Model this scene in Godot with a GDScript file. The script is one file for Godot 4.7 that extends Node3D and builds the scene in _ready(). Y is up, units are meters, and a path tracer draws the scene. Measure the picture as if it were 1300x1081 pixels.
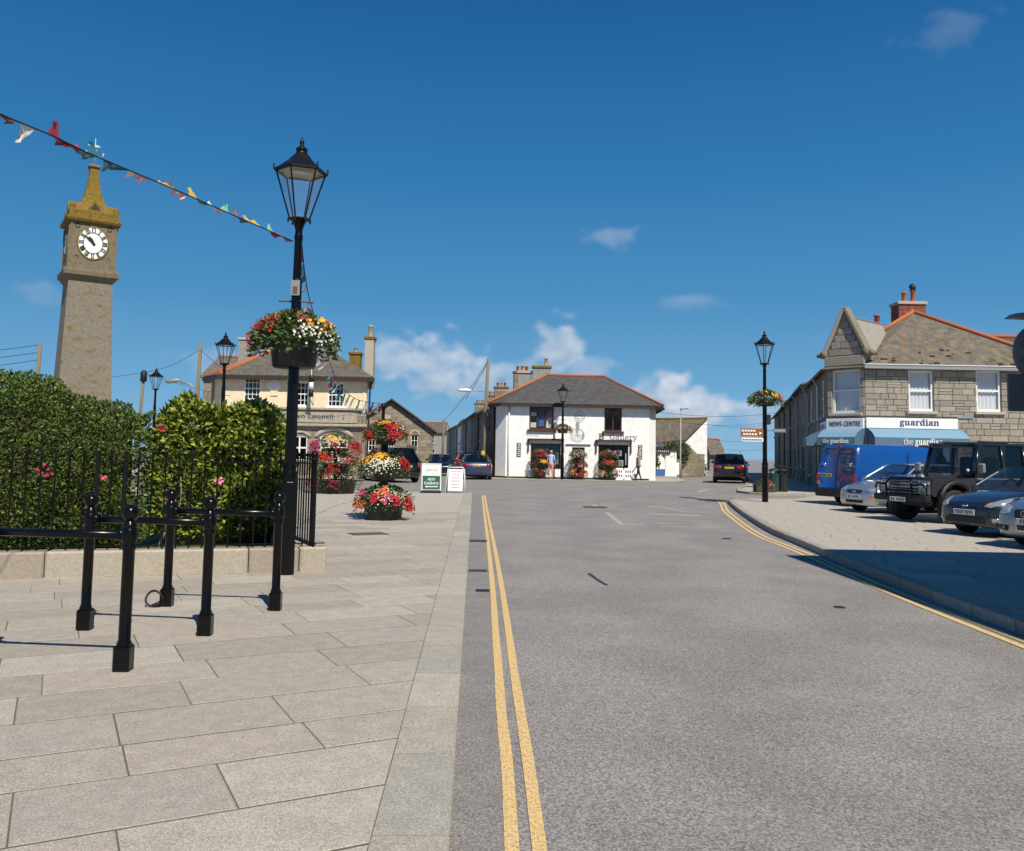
extends Node3D
# A small granite town square on a sunny day: road, pavements, clock tower, shops and parked cars.
# Metres, y up, the camera looks along -z.

const CLOUDS := [
	# direction right of -z and height (degrees), half sizes (degrees), strength
	[-7.6, 6.6, 2.2, 1.5, 0.5], [-5.0, 5.9, 3.4, 1.9, 0.56], [-2.6, 5.0, 3.0, 1.5, 0.5], [3.0, 7.3, 2.0, 1.7, 0.62], [4.8, 5.8, 2.0, 1.3, 0.4], [0.5, 5.4, 3.0, 1.2, 0.3],
	[10.4, 4.5, 1.6, 1.5, 0.85], [12.2, 3.6, 2.2, 1.2, 0.75], [9.0, 4.6, 1.2, 1.0, 0.5], [11.0, 2.8, 4.6, 1.2, 0.6], [16.0, 3.0, 3.0, 1.1, 0.35],
	[6.5, 14.5, 2.0, 0.75, 0.22], [11.5, 10.1, 2.4, 0.6, 0.16], [27.4, 24.9, 2.6, 1.0, 0.1], [-12.5, 3.0, 3.0, 1.2, 0.41],
	[-19.0, 5.5, 2.6, 1.0, 0.23], [-29.0, 9.0, 2.0, 0.8, 0.12], [24.0, 5.0, 5.0, 1.3, 0.41], [40.0, 6.0, 6.0, 2.0, 0.49], [58.0, 5.0, 7.0, 1.8, 0.49],
	[-40.0, 5.0, 6.0, 1.6, 0.45], [-60.0, 6.0, 7.0, 1.9, 0.49], [85.0, 7.0, 7.0, 2.0, 0.41], [-90.0, 6.0, 8.0, 2.0, 0.41], [115.0, 5.0, 8.0, 2.0, 0.49],
	[-120.0, 6.0, 7.0, 2.2, 0.41], [145.0, 6.0, 8.0, 2.0, 0.41], [-150.0, 5.0, 8.0, 1.8, 0.41], [175.0, 6.0, 8.0, 2.0, 0.41]]

var M = {}
var X = {}
var used = {}
var mean = {}   # how much a texture darkens on average, taken out of the base colour
var rng = RandomNumberGenerator.new()

func rf(a: float, b: float) -> float: return rng.randf_range(a, b)
func lin(r: float, g: float, b: float) -> Color: return Color(r, g, b).linear_to_srgb()

# ---------------------------------------------------------------- ground height
func gh(z: float) -> float:
	var t = clampf((-z - 22.0) / 30.0, 0.0, 1.0)
	return 0.2 * t * t * (3.0 - 2.0 * t)

# ---------------------------------------------------------------- mesh helpers
func S(smooth := false) -> SurfaceTool:
	var st = SurfaceTool.new()
	st.begin(Mesh.PRIMITIVE_TRIANGLES)
	st.set_smooth_group(0 if smooth else -1)
	return st

func t3(st: SurfaceTool, a: Vector3, b: Vector3, c: Vector3, ua := Vector2.ZERO, ub := Vector2.ZERO, uc := Vector2.ZERO) -> void:
	st.set_uv(ua); st.add_vertex(a)
	st.set_uv(uc); st.add_vertex(c)
	st.set_uv(ub); st.add_vertex(b)

# corners run anticlockwise seen from outside; uv in metres along a-b
func q(st: SurfaceTool, a: Vector3, b: Vector3, c: Vector3, d: Vector3) -> void:
	var ex = (b - a).normalized()
	var n = (b - a).cross(d - a)
	if n.length() < 1e-9: n = (c - a).cross(d - a)
	var ey = n.cross(ex).normalized()
	var o = Vector2(a.dot(ex), -a.dot(ey))
	var ub = o + Vector2((b - a).dot(ex), 0)
	var uc = o + Vector2((c - a).dot(ex), -(c - a).dot(ey))
	var ud = o + Vector2((d - a).dot(ex), -(d - a).dot(ey))
	t3(st, a, b, c, o, ub, uc)
	t3(st, a, c, d, o, uc, ud)

func box(st: SurfaceTool, c: Vector3, s: Vector3, b := Basis()) -> void:
	var h = s * 0.5
	var p = []
	for k in 8:
		p.append(c + b * Vector3(h.x if k & 1 else -h.x, h.y if k & 2 else -h.y, h.z if k & 4 else -h.z))
	q(st, p[4], p[5], p[7], p[6]); q(st, p[1], p[0], p[2], p[3])
	q(st, p[5], p[1], p[3], p[7]); q(st, p[0], p[4], p[6], p[2])
	q(st, p[6], p[7], p[3], p[2]); q(st, p[0], p[1], p[5], p[4])

# a box with all edges chamfered
func cbox(st: SurfaceTool, c: Vector3, s: Vector3, ch: float, b := Basis()) -> void:
	var h = s * 0.5
	ch = minf(ch, minf(h.x, minf(h.y, h.z)) * 0.9)
	var P = func(sx: int, sy: int, sz: int, k: int) -> Vector3:
		var v = Vector3(sx * (h.x - (0.0 if k == 0 else ch)), sy * (h.y - (0.0 if k == 1 else ch)), sz * (h.z - (0.0 if k == 2 else ch)))
		return c + b * v
	for sg in [-1, 1]:
		var f = [P.call(sg, -1, 1, 0), P.call(sg, -1, -1, 0), P.call(sg, 1, -1, 0), P.call(sg, 1, 1, 0)]
		if sg < 0: f.reverse()
		q(st, f[0], f[1], f[2], f[3])
		f = [P.call(-1, sg, 1, 1), P.call(1, sg, 1, 1), P.call(1, sg, -1, 1), P.call(-1, sg, -1, 1)]
		if sg < 0: f.reverse()
		q(st, f[0], f[1], f[2], f[3])
		f = [P.call(-1, -1, sg, 2), P.call(1, -1, sg, 2), P.call(1, 1, sg, 2), P.call(-1, 1, sg, 2)]
		if sg < 0: f.reverse()
		q(st, f[0], f[1], f[2], f[3])
	for sa in [-1, 1]:
		for sb in [-1, 1]:
			var f = [P.call(sa, sb, -1, 0), P.call(sa, sb, 1, 0), P.call(sa, sb, 1, 1), P.call(sa, sb, -1, 1)]
			if sa * sb > 0: f.reverse()
			q(st, f[0], f[1], f[2], f[3])
			f = [P.call(sa, -1, sb, 0), P.call(sa, 1, sb, 0), P.call(sa, 1, sb, 2), P.call(sa, -1, sb, 2)]
			if sa * sb > 0: f.reverse()
			f.reverse()
			q(st, f[0], f[1], f[2], f[3])
			f = [P.call(-1, sa, sb, 1), P.call(1, sa, sb, 1), P.call(1, sa, sb, 2), P.call(-1, sa, sb, 2)]
			if sa * sb > 0: f.reverse()
			q(st, f[0], f[1], f[2], f[3])
			for sc in [-1, 1]:
				f = [P.call(sa, sb, sc, 0), P.call(sa, sb, sc, 1), P.call(sa, sb, sc, 2)]
				if sa * sb * sc < 0: f.reverse()
				t3(st, f[0], f[1], f[2])

# profile: Vector2(radius, height) from bottom to top, turned round the y axis of xf
func lathe(st: SurfaceTool, prof: Array, n := 16, xf := Transform3D(), turn := 0.0) -> void:
	for i in prof.size() - 1:
		var a: Vector2 = prof[i]
		var b: Vector2 = prof[i + 1]
		for k in n:
			var t0 = turn + TAU * k / n
			var t1 = turn + TAU * (k + 1) / n
			var p0 = xf * Vector3(a.x * cos(t0), a.y, a.x * -sin(t0))
			var p1 = xf * Vector3(a.x * cos(t1), a.y, a.x * -sin(t1))
			var p2 = xf * Vector3(b.x * cos(t1), b.y, b.x * -sin(t1))
			var p3 = xf * Vector3(b.x * cos(t0), b.y, b.x * -sin(t0))
			if a.x < 1e-5: t3(st, p0, p2, p3)
			elif b.x < 1e-5: t3(st, p0, p1, p2)
			else:
				t3(st, p0, p1, p2); t3(st, p0, p2, p3)

func ring_quads(st: SurfaceTool, A: Array, B: Array) -> void:
	var n = A.size()
	for k in n:
		var k2 = (k + 1) % n
		t3(st, A[k], A[k2], B[k2]); t3(st, A[k], B[k2], B[k])

func tube(st: SurfaceTool, pts: Array, r, n := 8, caps := true) -> void:
	var prev = []
	var up = Vector3.UP
	for i in pts.size():
		var d: Vector3 = (pts[mini(i + 1, pts.size() - 1)] - pts[maxi(i - 1, 0)]).normalized()
		if absf(d.dot(up)) > 0.95: up = Vector3.RIGHT if absf(d.x) < 0.9 else Vector3.FORWARD
		var sx = d.cross(up).normalized()
		var sy = sx.cross(d).normalized()
		var rr: float = r[i] if r is Array else r
		var ring = []
		for k in n:
			var t = TAU * k / n
			ring.append(pts[i] + (sx * cos(t) + sy * sin(t)) * rr)
		if i > 0: ring_quads(st, prev, ring)
		elif caps:
			for k in n: t3(st, pts[0], ring[(k + 1) % n], ring[k])
		if i == pts.size() - 1 and caps:
			for k in n: t3(st, pts[i], ring[k], ring[(k + 1) % n])
		prev = ring

# polygon in the xy plane of xf, pulled back by depth
func prism(st: SurfaceTool, poly: PackedVector2Array, depth: float, xf := Transform3D()) -> void:
	if Geometry2D.is_polygon_clockwise(poly): poly.reverse()
	var tr = Geometry2D.triangulate_polygon(poly)
	var f = func(v: Vector2, z: float) -> Vector3: return xf * Vector3(v.x, v.y, z)
	for i in range(0, tr.size(), 3):
		var a = poly[tr[i]]; var b = poly[tr[i + 1]]; var c = poly[tr[i + 2]]
		if (b - a).cross(c - a) < 0:
			var s = b; b = c; c = s
		t3(st, f.call(a, 0.0), f.call(b, 0.0), f.call(c, 0.0), a * Vector2(1, -1), b * Vector2(1, -1), c * Vector2(1, -1))
		if depth > 0: t3(st, f.call(a, -depth), f.call(c, -depth), f.call(b, -depth), a * Vector2(1, -1), c * Vector2(1, -1), b * Vector2(1, -1))
	if depth > 0:
		for i in poly.size():
			var a = poly[i]; var b = poly[(i + 1) % poly.size()]
			q(st, f.call(a, -depth), f.call(b, -depth), f.call(b, 0.0), f.call(a, 0.0))

# a wall in the xy plane of xf with rectangular openings, reveals run back by thick
func wall(st: SurfaceTool, w: float, h: float, holes: Array, thick: float, xf := Transform3D()) -> void:
	var xs = [0.0, w]
	var ys = [0.0, h]
	for r in holes:
		for v in [r.position.x, r.end.x]:
			if not v in xs and v > 0 and v < w: xs.append(v)
		for v in [r.position.y, r.end.y]:
			if not v in ys and v > 0 and v < h: ys.append(v)
	xs.sort(); ys.sort()
	for i in xs.size() - 1:
		for j in ys.size() - 1:
			var c = Vector2((xs[i] + xs[i + 1]) / 2, (ys[j] + ys[j + 1]) / 2)
			var inside = false
			for r in holes:
				if r.has_point(c): inside = true
			if inside: continue
			for z in [0.0, -thick]:
				var a = xf * Vector3(xs[i], ys[j], z); var b = xf * Vector3(xs[i + 1], ys[j], z)
				var cc = xf * Vector3(xs[i + 1], ys[j + 1], z); var d = xf * Vector3(xs[i], ys[j + 1], z)
				if z == 0.0: q(st, a, b, cc, d)
				else: q(st, b, a, d, cc)
	var rects = holes.duplicate()
	for r in rects:
		var a: Vector2 = r.position
		var b: Vector2 = r.end
		q(st, xf * Vector3(a.x, a.y, 0), xf * Vector3(b.x, a.y, 0), xf * Vector3(b.x, a.y, -thick), xf * Vector3(a.x, a.y, -thick))
		q(st, xf * Vector3(b.x, b.y, 0), xf * Vector3(a.x, b.y, 0), xf * Vector3(a.x, b.y, -thick), xf * Vector3(b.x, b.y, -thick))
		q(st, xf * Vector3(a.x, b.y, 0), xf * Vector3(a.x, a.y, 0), xf * Vector3(a.x, a.y, -thick), xf * Vector3(a.x, b.y, -thick))
		q(st, xf * Vector3(b.x, a.y, 0), xf * Vector3(b.x, b.y, 0), xf * Vector3(b.x, b.y, -thick), xf * Vector3(b.x, a.y, -thick))
	for e in [[Vector3(0.005, 0, 0), Vector3(0.005, h, 0), -1], [Vector3(w - 0.005, 0, 0), Vector3(w - 0.005, h, 0), 1], [Vector3(0, h - 0.005, 0), Vector3(w, h - 0.005, 0), 2]]:
		var a: Vector3 = e[0]; var b: Vector3 = e[1]; var k = Vector3(0, 0, -thick)
		if e[2] < 0: q(st, xf * (a + k), xf * a, xf * b, xf * (b + k))
		else: q(st, xf * a, xf * (a + k), xf * (b + k), xf * b)

# a flat slab of roof: a, b along the eaves, c, d along the ridge
func slab(st: SurfaceTool, a: Vector3, b: Vector3, c: Vector3, d: Vector3, t := 0.1) -> void:
	var n = (c - a).cross(d - b).normalized() * t
	if n.y < 0: n = -n
	q(st, a, b, c, d)
	q(st, b - n, a - n, d - n, c - n)
	var p = [a, b, c, d]
	for i in 4:
		var u: Vector3 = p[i]; var v: Vector3 = p[(i + 1) % 4]
		if u.distance_to(v) > 0.001: q(st, u - n, v - n, v, u)

func put(called: String, st: SurfaceTool, m: Material, parent: Node = null, at := Vector3.ZERO, turn := 0.0) -> MeshInstance3D:
	st.generate_normals()
	var o = MeshInstance3D.new()
	o.mesh = st.commit()
	o.material_override = m
	o.name = called if parent else numbered(called)
	(parent if parent else self).add_child(o, true)
	o.position = at
	o.rotation.y = turn
	return o

func again(called: String, mesh: Mesh, m: Material, parent: Node, at := Vector3.ZERO, b := Basis()) -> MeshInstance3D:
	var o = MeshInstance3D.new()
	o.mesh = mesh; o.material_override = m; o.name = called
	parent.add_child(o, true)
	o.transform = Transform3D(b, at)
	return o

func numbered(called: String) -> String:
	used[called] = used.get(called, -1) + 1
	return called if used[called] == 0 else "%s_%03d" % [called, used[called]]

func tag(o: Node, label: String, category: String, group := "") -> Node:
	o.set_meta("label", label); o.set_meta("category", category)
	if group: o.set_meta("group", group)
	return o

func thing(called: String, label: String, category: String, at := Vector3.ZERO, turn := 0.0, group := "") -> Node3D:
	var o = Node3D.new()
	o.name = numbered(called)
	add_child(o)
	o.position = at
	o.rotation.y = turn
	tag(o, label, category, group)
	return o

func dup(o: Node3D, label: String, at: Vector3, turn := 0.0) -> Node3D:
	var base = String(o.name)
	var r = o.duplicate()
	r.name = numbered(base)
	add_child(r)
	r.position = at; r.rotation.y = turn
	r.set_meta("label", label)
	return r

func structure(o: Node, label := "") -> Node:
	o.set_meta("kind", "structure")
	if label: o.set_meta("label", label)
	return o

func lettering(called: String, s: String, height: float, m: Material, parent: Node, xf: Transform3D, font := "Droid Sans", bold := true, wide := 1.0, depth := 0.012) -> MeshInstance3D:
	var tm = TextMesh.new()
	var f = SystemFont.new()
	f.font_names = PackedStringArray([font])
	f.font_weight = 700 if bold else 400
	tm.font = f
	tm.text = s
	tm.font_size = 64
	tm.pixel_size = height / 46.0
	tm.depth = depth
	tm.curve_step = 1.0
	var o = MeshInstance3D.new()
	o.mesh = tm; o.material_override = m; o.name = called
	parent.add_child(o, true)
	o.transform = xf * Transform3D(Basis.from_scale(Vector3(wide, 1, 1)), Vector3.ZERO)
	return o

func leaves(called: String, mesh: Mesh, m: Material, parent: Node, xs: Array, cs: Array) -> MultiMeshInstance3D:
	var mm = MultiMesh.new()
	mm.transform_format = MultiMesh.TRANSFORM_3D
	mm.use_colors = true
	mm.mesh = mesh
	mm.instance_count = xs.size()
	for i in xs.size():
		mm.set_instance_transform(i, xs[i])
		mm.set_instance_color(i, cs[i])
	var o = MultiMeshInstance3D.new()
	o.multimesh = mm
	o.material_override = m
	o.name = called
	o.set_meta("kind", "stuff")
	parent.add_child(o, true)
	return o

# ---------------------------------------------------------------- textures and materials
func noise(freq: float, lo: float, hi: float, size := 512, kind := FastNoiseLite.TYPE_SIMPLEX_SMOOTH, octaves := 4, a := 0.25, b := 0.75) -> NoiseTexture2D:
	var n = FastNoiseLite.new()
	n.noise_type = kind
	n.frequency = freq
	n.fractal_octaves = octaves
	n.seed = X.size() + 7
	var t = NoiseTexture2D.new()
	t.width = size; t.height = size
	t.seamless = true
	t.noise = n
	var g = Gradient.new()
	g.offsets = PackedFloat32Array([a, b])
	g.colors = PackedColorArray([Color(lo, lo, lo), Color(hi, hi, hi)])
	t.color_ramp = g
	mean[t] = pow((lo + hi) / 2.0, 2.2)
	return t

func mat(c: Color, rough := 0.8, o := {}) -> StandardMaterial3D:
	var m = StandardMaterial3D.new()
	var k = 1.0
	for t in ["tex", "tex2"]:
		if o.has(t): k *= mean.get(X[o[t]], 1.0)
	var l = c.srgb_to_linear()
	m.albedo_color = Color(minf(l.r / k, 1.0), minf(l.g / k, 1.0), minf(l.b / k, 1.0)).linear_to_srgb()
	m.roughness = rough
	m.metallic = o.get("metal", 0.0)
	if o.has("spec"): m.metallic_specular = o.spec
	if o.has("tex"):
		m.albedo_texture = X[o.tex]
		var s: float = o.get("scale", 1.0)
		m.uv1_scale = Vector3(s, s * o.get("tall", 1.0), s)
		if not o.get("uv", false):
			m.uv1_triplanar = true
			m.uv1_world_triplanar = o.get("world", true)
	if o.has("tex2"):
		m.detail_enabled = true
		m.detail_blend_mode = BaseMaterial3D.BLEND_MODE_MUL
		m.detail_albedo = X[o.tex2]
		m.detail_uv_layer = BaseMaterial3D.DETAIL_UV_2
		var s2: float = o.get("scale2", 0.2)
		m.uv2_scale = Vector3(s2, s2 * o.get("tall2", 1.0), s2)
		m.uv2_triplanar = true
		m.uv2_world_triplanar = true
	if o.has("bump"):
		m.heightmap_enabled = true
		m.heightmap_texture = X[o.bump]
		m.heightmap_scale = o.get("height", 0.3)
	if o.has("coat"):
		m.clearcoat_enabled = true
		m.clearcoat = o.coat
		m.clearcoat_roughness = 0.04
	if o.has("vertex"): m.vertex_color_use_as_albedo = true
	if o.has("back"):
		m.backlight_enabled = true
		m.backlight = o.back
	if o.has("cut"):
		m.transparency = BaseMaterial3D.TRANSPARENCY_ALPHA_SCISSOR
		m.alpha_scissor_threshold = o.cut
	return m

func glass(c: Color, alpha: float) -> StandardMaterial3D:
	var m = StandardMaterial3D.new()
	m.albedo_color = Color(c.r, c.g, c.b, alpha)
	m.transparency = BaseMaterial3D.TRANSPARENCY_ALPHA
	m.roughness = 0.02
	return m

# rows of slates or courses of stone, 4 m by 4 m, seen from too far to pick the pieces apart
func courses(rows: int, long_lo: float, long_hi: float, tone: float, joint: Color, gap: int, base: Color) -> ImageTexture:
	var im = Image.create(512, 512, false, Image.FORMAT_RGB8)
	im.fill(joint)
	var y = 0
	for r in rows:
		var y2 = int(512.0 * (r + 1) / rows)
		var x = -rng.randi_range(0, 60)
		while x < 512:
			var w = int(rf(long_lo, long_hi) * 128.0)
			if x + w > 500: w = 512 - x
			var k = 1.0 + rf(-tone, tone)
			var c = Color(base.r * k * rf(0.97, 1.03), base.g * k, base.b * k * rf(0.96, 1.03))
			im.fill_rect(Rect2i(maxi(x, 0), y, w + mini(x, 0) - gap, y2 - y - gap), c)
			x += w
		y = y2
	var n = FastNoiseLite.new()
	n.frequency = 0.09
	for yy in 512:
		for xx in 512:
			var v = 1.0 + 0.16 * n.get_noise_2d(xx, yy)
			var c = im.get_pixel(xx, yy)
			im.set_pixel(xx, yy, Color(c.r * v, c.g * v, c.b * v))
	return ImageTexture.create_from_image(im)

# worn paint: opaque flakes with gaps where the road shows
func worn(share: float) -> ImageTexture:
	var im = Image.create(512, 512, false, Image.FORMAT_RGBA8)
	var n = FastNoiseLite.new()
	n.frequency = 0.12
	n.fractal_octaves = 4
	var n2 = FastNoiseLite.new()
	n2.frequency = 0.02
	n2.seed = 5
	for y in 512:
		for x in 512:
			var v = n.get_noise_2d(x, y) + 0.5 * n2.get_noise_2d(x, y) + share
			var g = 0.92 + 0.16 * n2.get_noise_2d(y * 3, x * 3)
			im.set_pixel(x, y, Color(g, g, g, clampf(v * 3.0 + 0.5, 0, 1)))
	return ImageTexture.create_from_image(im)

# lichen: yellow to rust patches over grey stone
func lichen_ramp(cols: Array, offs: Array, freq: float, avg: float) -> NoiseTexture2D:
	var t = noise(freq, 0, 1, 512, FastNoiseLite.TYPE_SIMPLEX_SMOOTH, 5)
	var g = Gradient.new()
	g.offsets = PackedFloat32Array(offs)
	g.colors = PackedColorArray(cols)
	t.color_ramp = g
	mean[t] = avg
	return t

func make_materials() -> void:
	X.fine = noise(0.09, 0.72, 1.0)
	X.speck = noise(0.25, 0.64, 1.0, 1024, FastNoiseLite.TYPE_CELLULAR, 1, 0.0, 1.0)
	X.speck.noise.cellular_return_type = FastNoiseLite.RETURN_CELL_VALUE
	X.grain = noise(0.22, 0.74, 1.0, 1024, FastNoiseLite.TYPE_CELLULAR, 1, 0.0, 1.0)
	X.grain.noise.cellular_return_type = FastNoiseLite.RETURN_CELL_VALUE
	X.grit = noise(0.16, 0.72, 1.0, 1024, FastNoiseLite.TYPE_SIMPLEX, 4, 0.25, 0.75)
	X.patch = noise(0.012, 0.95, 1.0, 512, FastNoiseLite.TYPE_SIMPLEX_SMOOTH, 5)
	X.stain = noise(0.012, 0.92, 1.0, 512, FastNoiseLite.TYPE_SIMPLEX_SMOOTH, 6)
	X.blotch = noise(0.02, 0.9, 1.0, 512, FastNoiseLite.TYPE_SIMPLEX_SMOOTH, 5)
	X.relief = noise(0.25, 0.0, 1.0, 512, FastNoiseLite.TYPE_SIMPLEX, 3)
	X.slate = courses(20, 0.22, 0.34, 0.08, Color(0.5, 0.5, 0.5), 1, Color(0.86, 0.86, 0.85))
	X.masonry = courses(15, 0.25, 0.8, 0.12, Color(0.62, 0.6, 0.57), 2, Color(0.86, 0.85, 0.83))
	X.brick = courses(52, 0.2, 0.24, 0.16, Color(0.8, 0.75, 0.7), 2, Color(0.84, 0.8, 0.8))
	X.worn = worn(0.02)
	X.paint = worn(0.32)
	X.towerlichen = lichen_ramp([Color(0.88, 0.87, 0.85), Color(0.94, 0.93, 0.9), Color(0.9, 0.87, 0.82), Color(0.86, 0.68, 0.38)], [0.1, 0.45, 0.7, 0.86], 0.018, 0.75)
	X.lichen = lichen_ramp([Color(0.46, 0.43, 0.32), Color(0.66, 0.56, 0.25), Color(0.86, 0.68, 0.22), Color(0.55, 0.5, 0.32)], [0.1, 0.4, 0.6, 0.9], 0.03, 1.0)
	X.rooflichen = lichen_ramp([Color(0.8, 0.8, 0.8), Color(0.92, 0.92, 0.9), Color(1, 0.97, 0.9), Color(0.95, 0.78, 0.5)], [0.2, 0.45, 0.66, 0.8], 0.03, 0.8)

	M.asphalt = mat(lin(0.235, 0.22, 0.208), 0.9, {"tex": "speck", "scale": 0.42, "tex2": "stain", "scale2": 0.09})
	M.gutter = mat(lin(0.215, 0.2, 0.187), 0.92, {"tex": "speck", "scale": 0.6, "tex2": "patch", "scale2": 0.3})
	for k in 5:
		var v: Array = [[0.35, 0.332, 0.294], [0.39, 0.37, 0.33], [0.318, 0.298, 0.262], [0.365, 0.336, 0.294], [0.335, 0.322, 0.292]][k]
		M["slab%d" % k] = mat(lin(v[0] * 1.04, v[1] * 1.0, v[2] * 0.96), 0.85, {"tex": "grain", "scale": 0.7 + 0.05 * k, "tex2": "patch", "scale2": 0.5 + 0.1 * k})
	M.joint = mat(lin(0.11, 0.108, 0.075), 0.95, {"tex": "grit", "scale": 0.9, "tex2": "blotch", "scale2": 1.3})
	M.kerb = mat(lin(0.34, 0.32, 0.28), 0.85, {"tex": "grain", "scale": 0.8, "tex2": "patch", "scale2": 0.7})
	M.kerb_dark = mat(lin(0.33, 0.31, 0.275), 0.85, {"tex": "grit", "scale": 0.8, "tex2": "blotch", "scale2": 0.7})
	M.yellow = mat(lin(0.86, 0.6, 0.27), 0.8, {"tex": "paint", "scale": 2.6, "cut": 0.5})
	M.white_paint = mat(lin(0.7, 0.68, 0.64), 0.8, {"tex": "worn", "scale": 1.4, "cut": 0.5})
	M.tar = mat(lin(0.035, 0.035, 0.038), 0.6)
	M.granite = mat(lin(0.44, 0.39, 0.315), 0.9, {"tex": "grit", "scale": 1.0, "tex2": "blotch", "scale2": 1.6, "bump": "relief", "height": 0.5})
	M.granite2 = mat(lin(0.37, 0.32, 0.26), 0.9, {"tex": "grit", "scale": 1.0, "tex2": "blotch", "scale2": 1.9, "bump": "relief", "height": 0.5})
	M.black = mat(lin(0.004, 0.004, 0.005), 0.22, {"spec": 0.35})
	M.black_iron = mat(lin(0.006, 0.006, 0.007), 0.4, {"spec": 0.35})
	M.black_matt = mat(lin(0.012, 0.012, 0.013), 0.6)
	M.pot = mat(lin(0.012, 0.012, 0.014), 0.5, {"tex": "fine", "scale": 3.0})
	M.lantern_glass = glass(Color(0.9, 0.95, 1.0), 0.04)
	M.reflector = mat(lin(0.5, 0.46, 0.38), 0.5)
	M.bulb = mat(lin(0.6, 0.6, 0.58), 0.2)
	M.leaf = mat(Color(1, 1, 1), 0.5, {"vertex": true, "back": Color(0.35, 0.42, 0.12)})
	M.petal = mat(Color(1, 1, 1), 0.6, {"vertex": true, "back": Color(0.3, 0.3, 0.3)})
	M.bark = mat(lin(0.3, 0.23, 0.15), 0.9, {"tex": "fine", "scale": 4.0})
	M.grass = mat(lin(0.06, 0.1, 0.025), 0.9, {"tex": "blotch", "scale": 1.0})
	M.hedge_core = mat(lin(0.1, 0.085, 0.05), 0.95, {"tex": "fine", "scale": 2.0})
	M.earth = mat(lin(0.05, 0.045, 0.03), 0.95, {"tex": "blotch", "scale": 1.0})
	M.window_glass = glass(Color(0.1, 0.11, 0.12), 0.06)
	M.clear_glass = glass(Color(0.4, 0.45, 0.5), 0.05)
	M.dark_room = mat(lin(0.1, 0.085, 0.07), 0.5)
	M.underbody = mat(lin(0.03, 0.03, 0.032), 0.8)
	M.white_frame = mat(lin(0.8, 0.8, 0.8), 0.45)
	M.iron_grey = mat(lin(0.3, 0.31, 0.32), 0.5, {"metal": 0.3})
	M.wood_pole = mat(lin(0.2, 0.165, 0.11), 0.9, {"tex": "fine", "scale": 2.0, "tall": 0.15})
	M.wire = mat(lin(0.02, 0.02, 0.022), 0.6)
	M.rust_cover = mat(lin(0.13, 0.085, 0.06), 0.75, {"tex": "blotch", "scale": 2.0})

# ---------------------------------------------------------------- camera, sky, sun
func make_camera() -> void:
	var cam = Camera3D.new()
	cam.name = "camera"
	add_child(cam)
	cam.position = Vector3(0, 1.55, 0)
	cam.basis = Basis(Vector3.RIGHT, atan(84.0 / 1100.0)) * Basis(Vector3.BACK, 0.018)
	cam.set_frustum(0.1 * 1081.0 / 1100.0, Vector2(0, -0.1 * 45.5 / 1100.0), 0.1, 2500.0)
	cam.current = true

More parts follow.
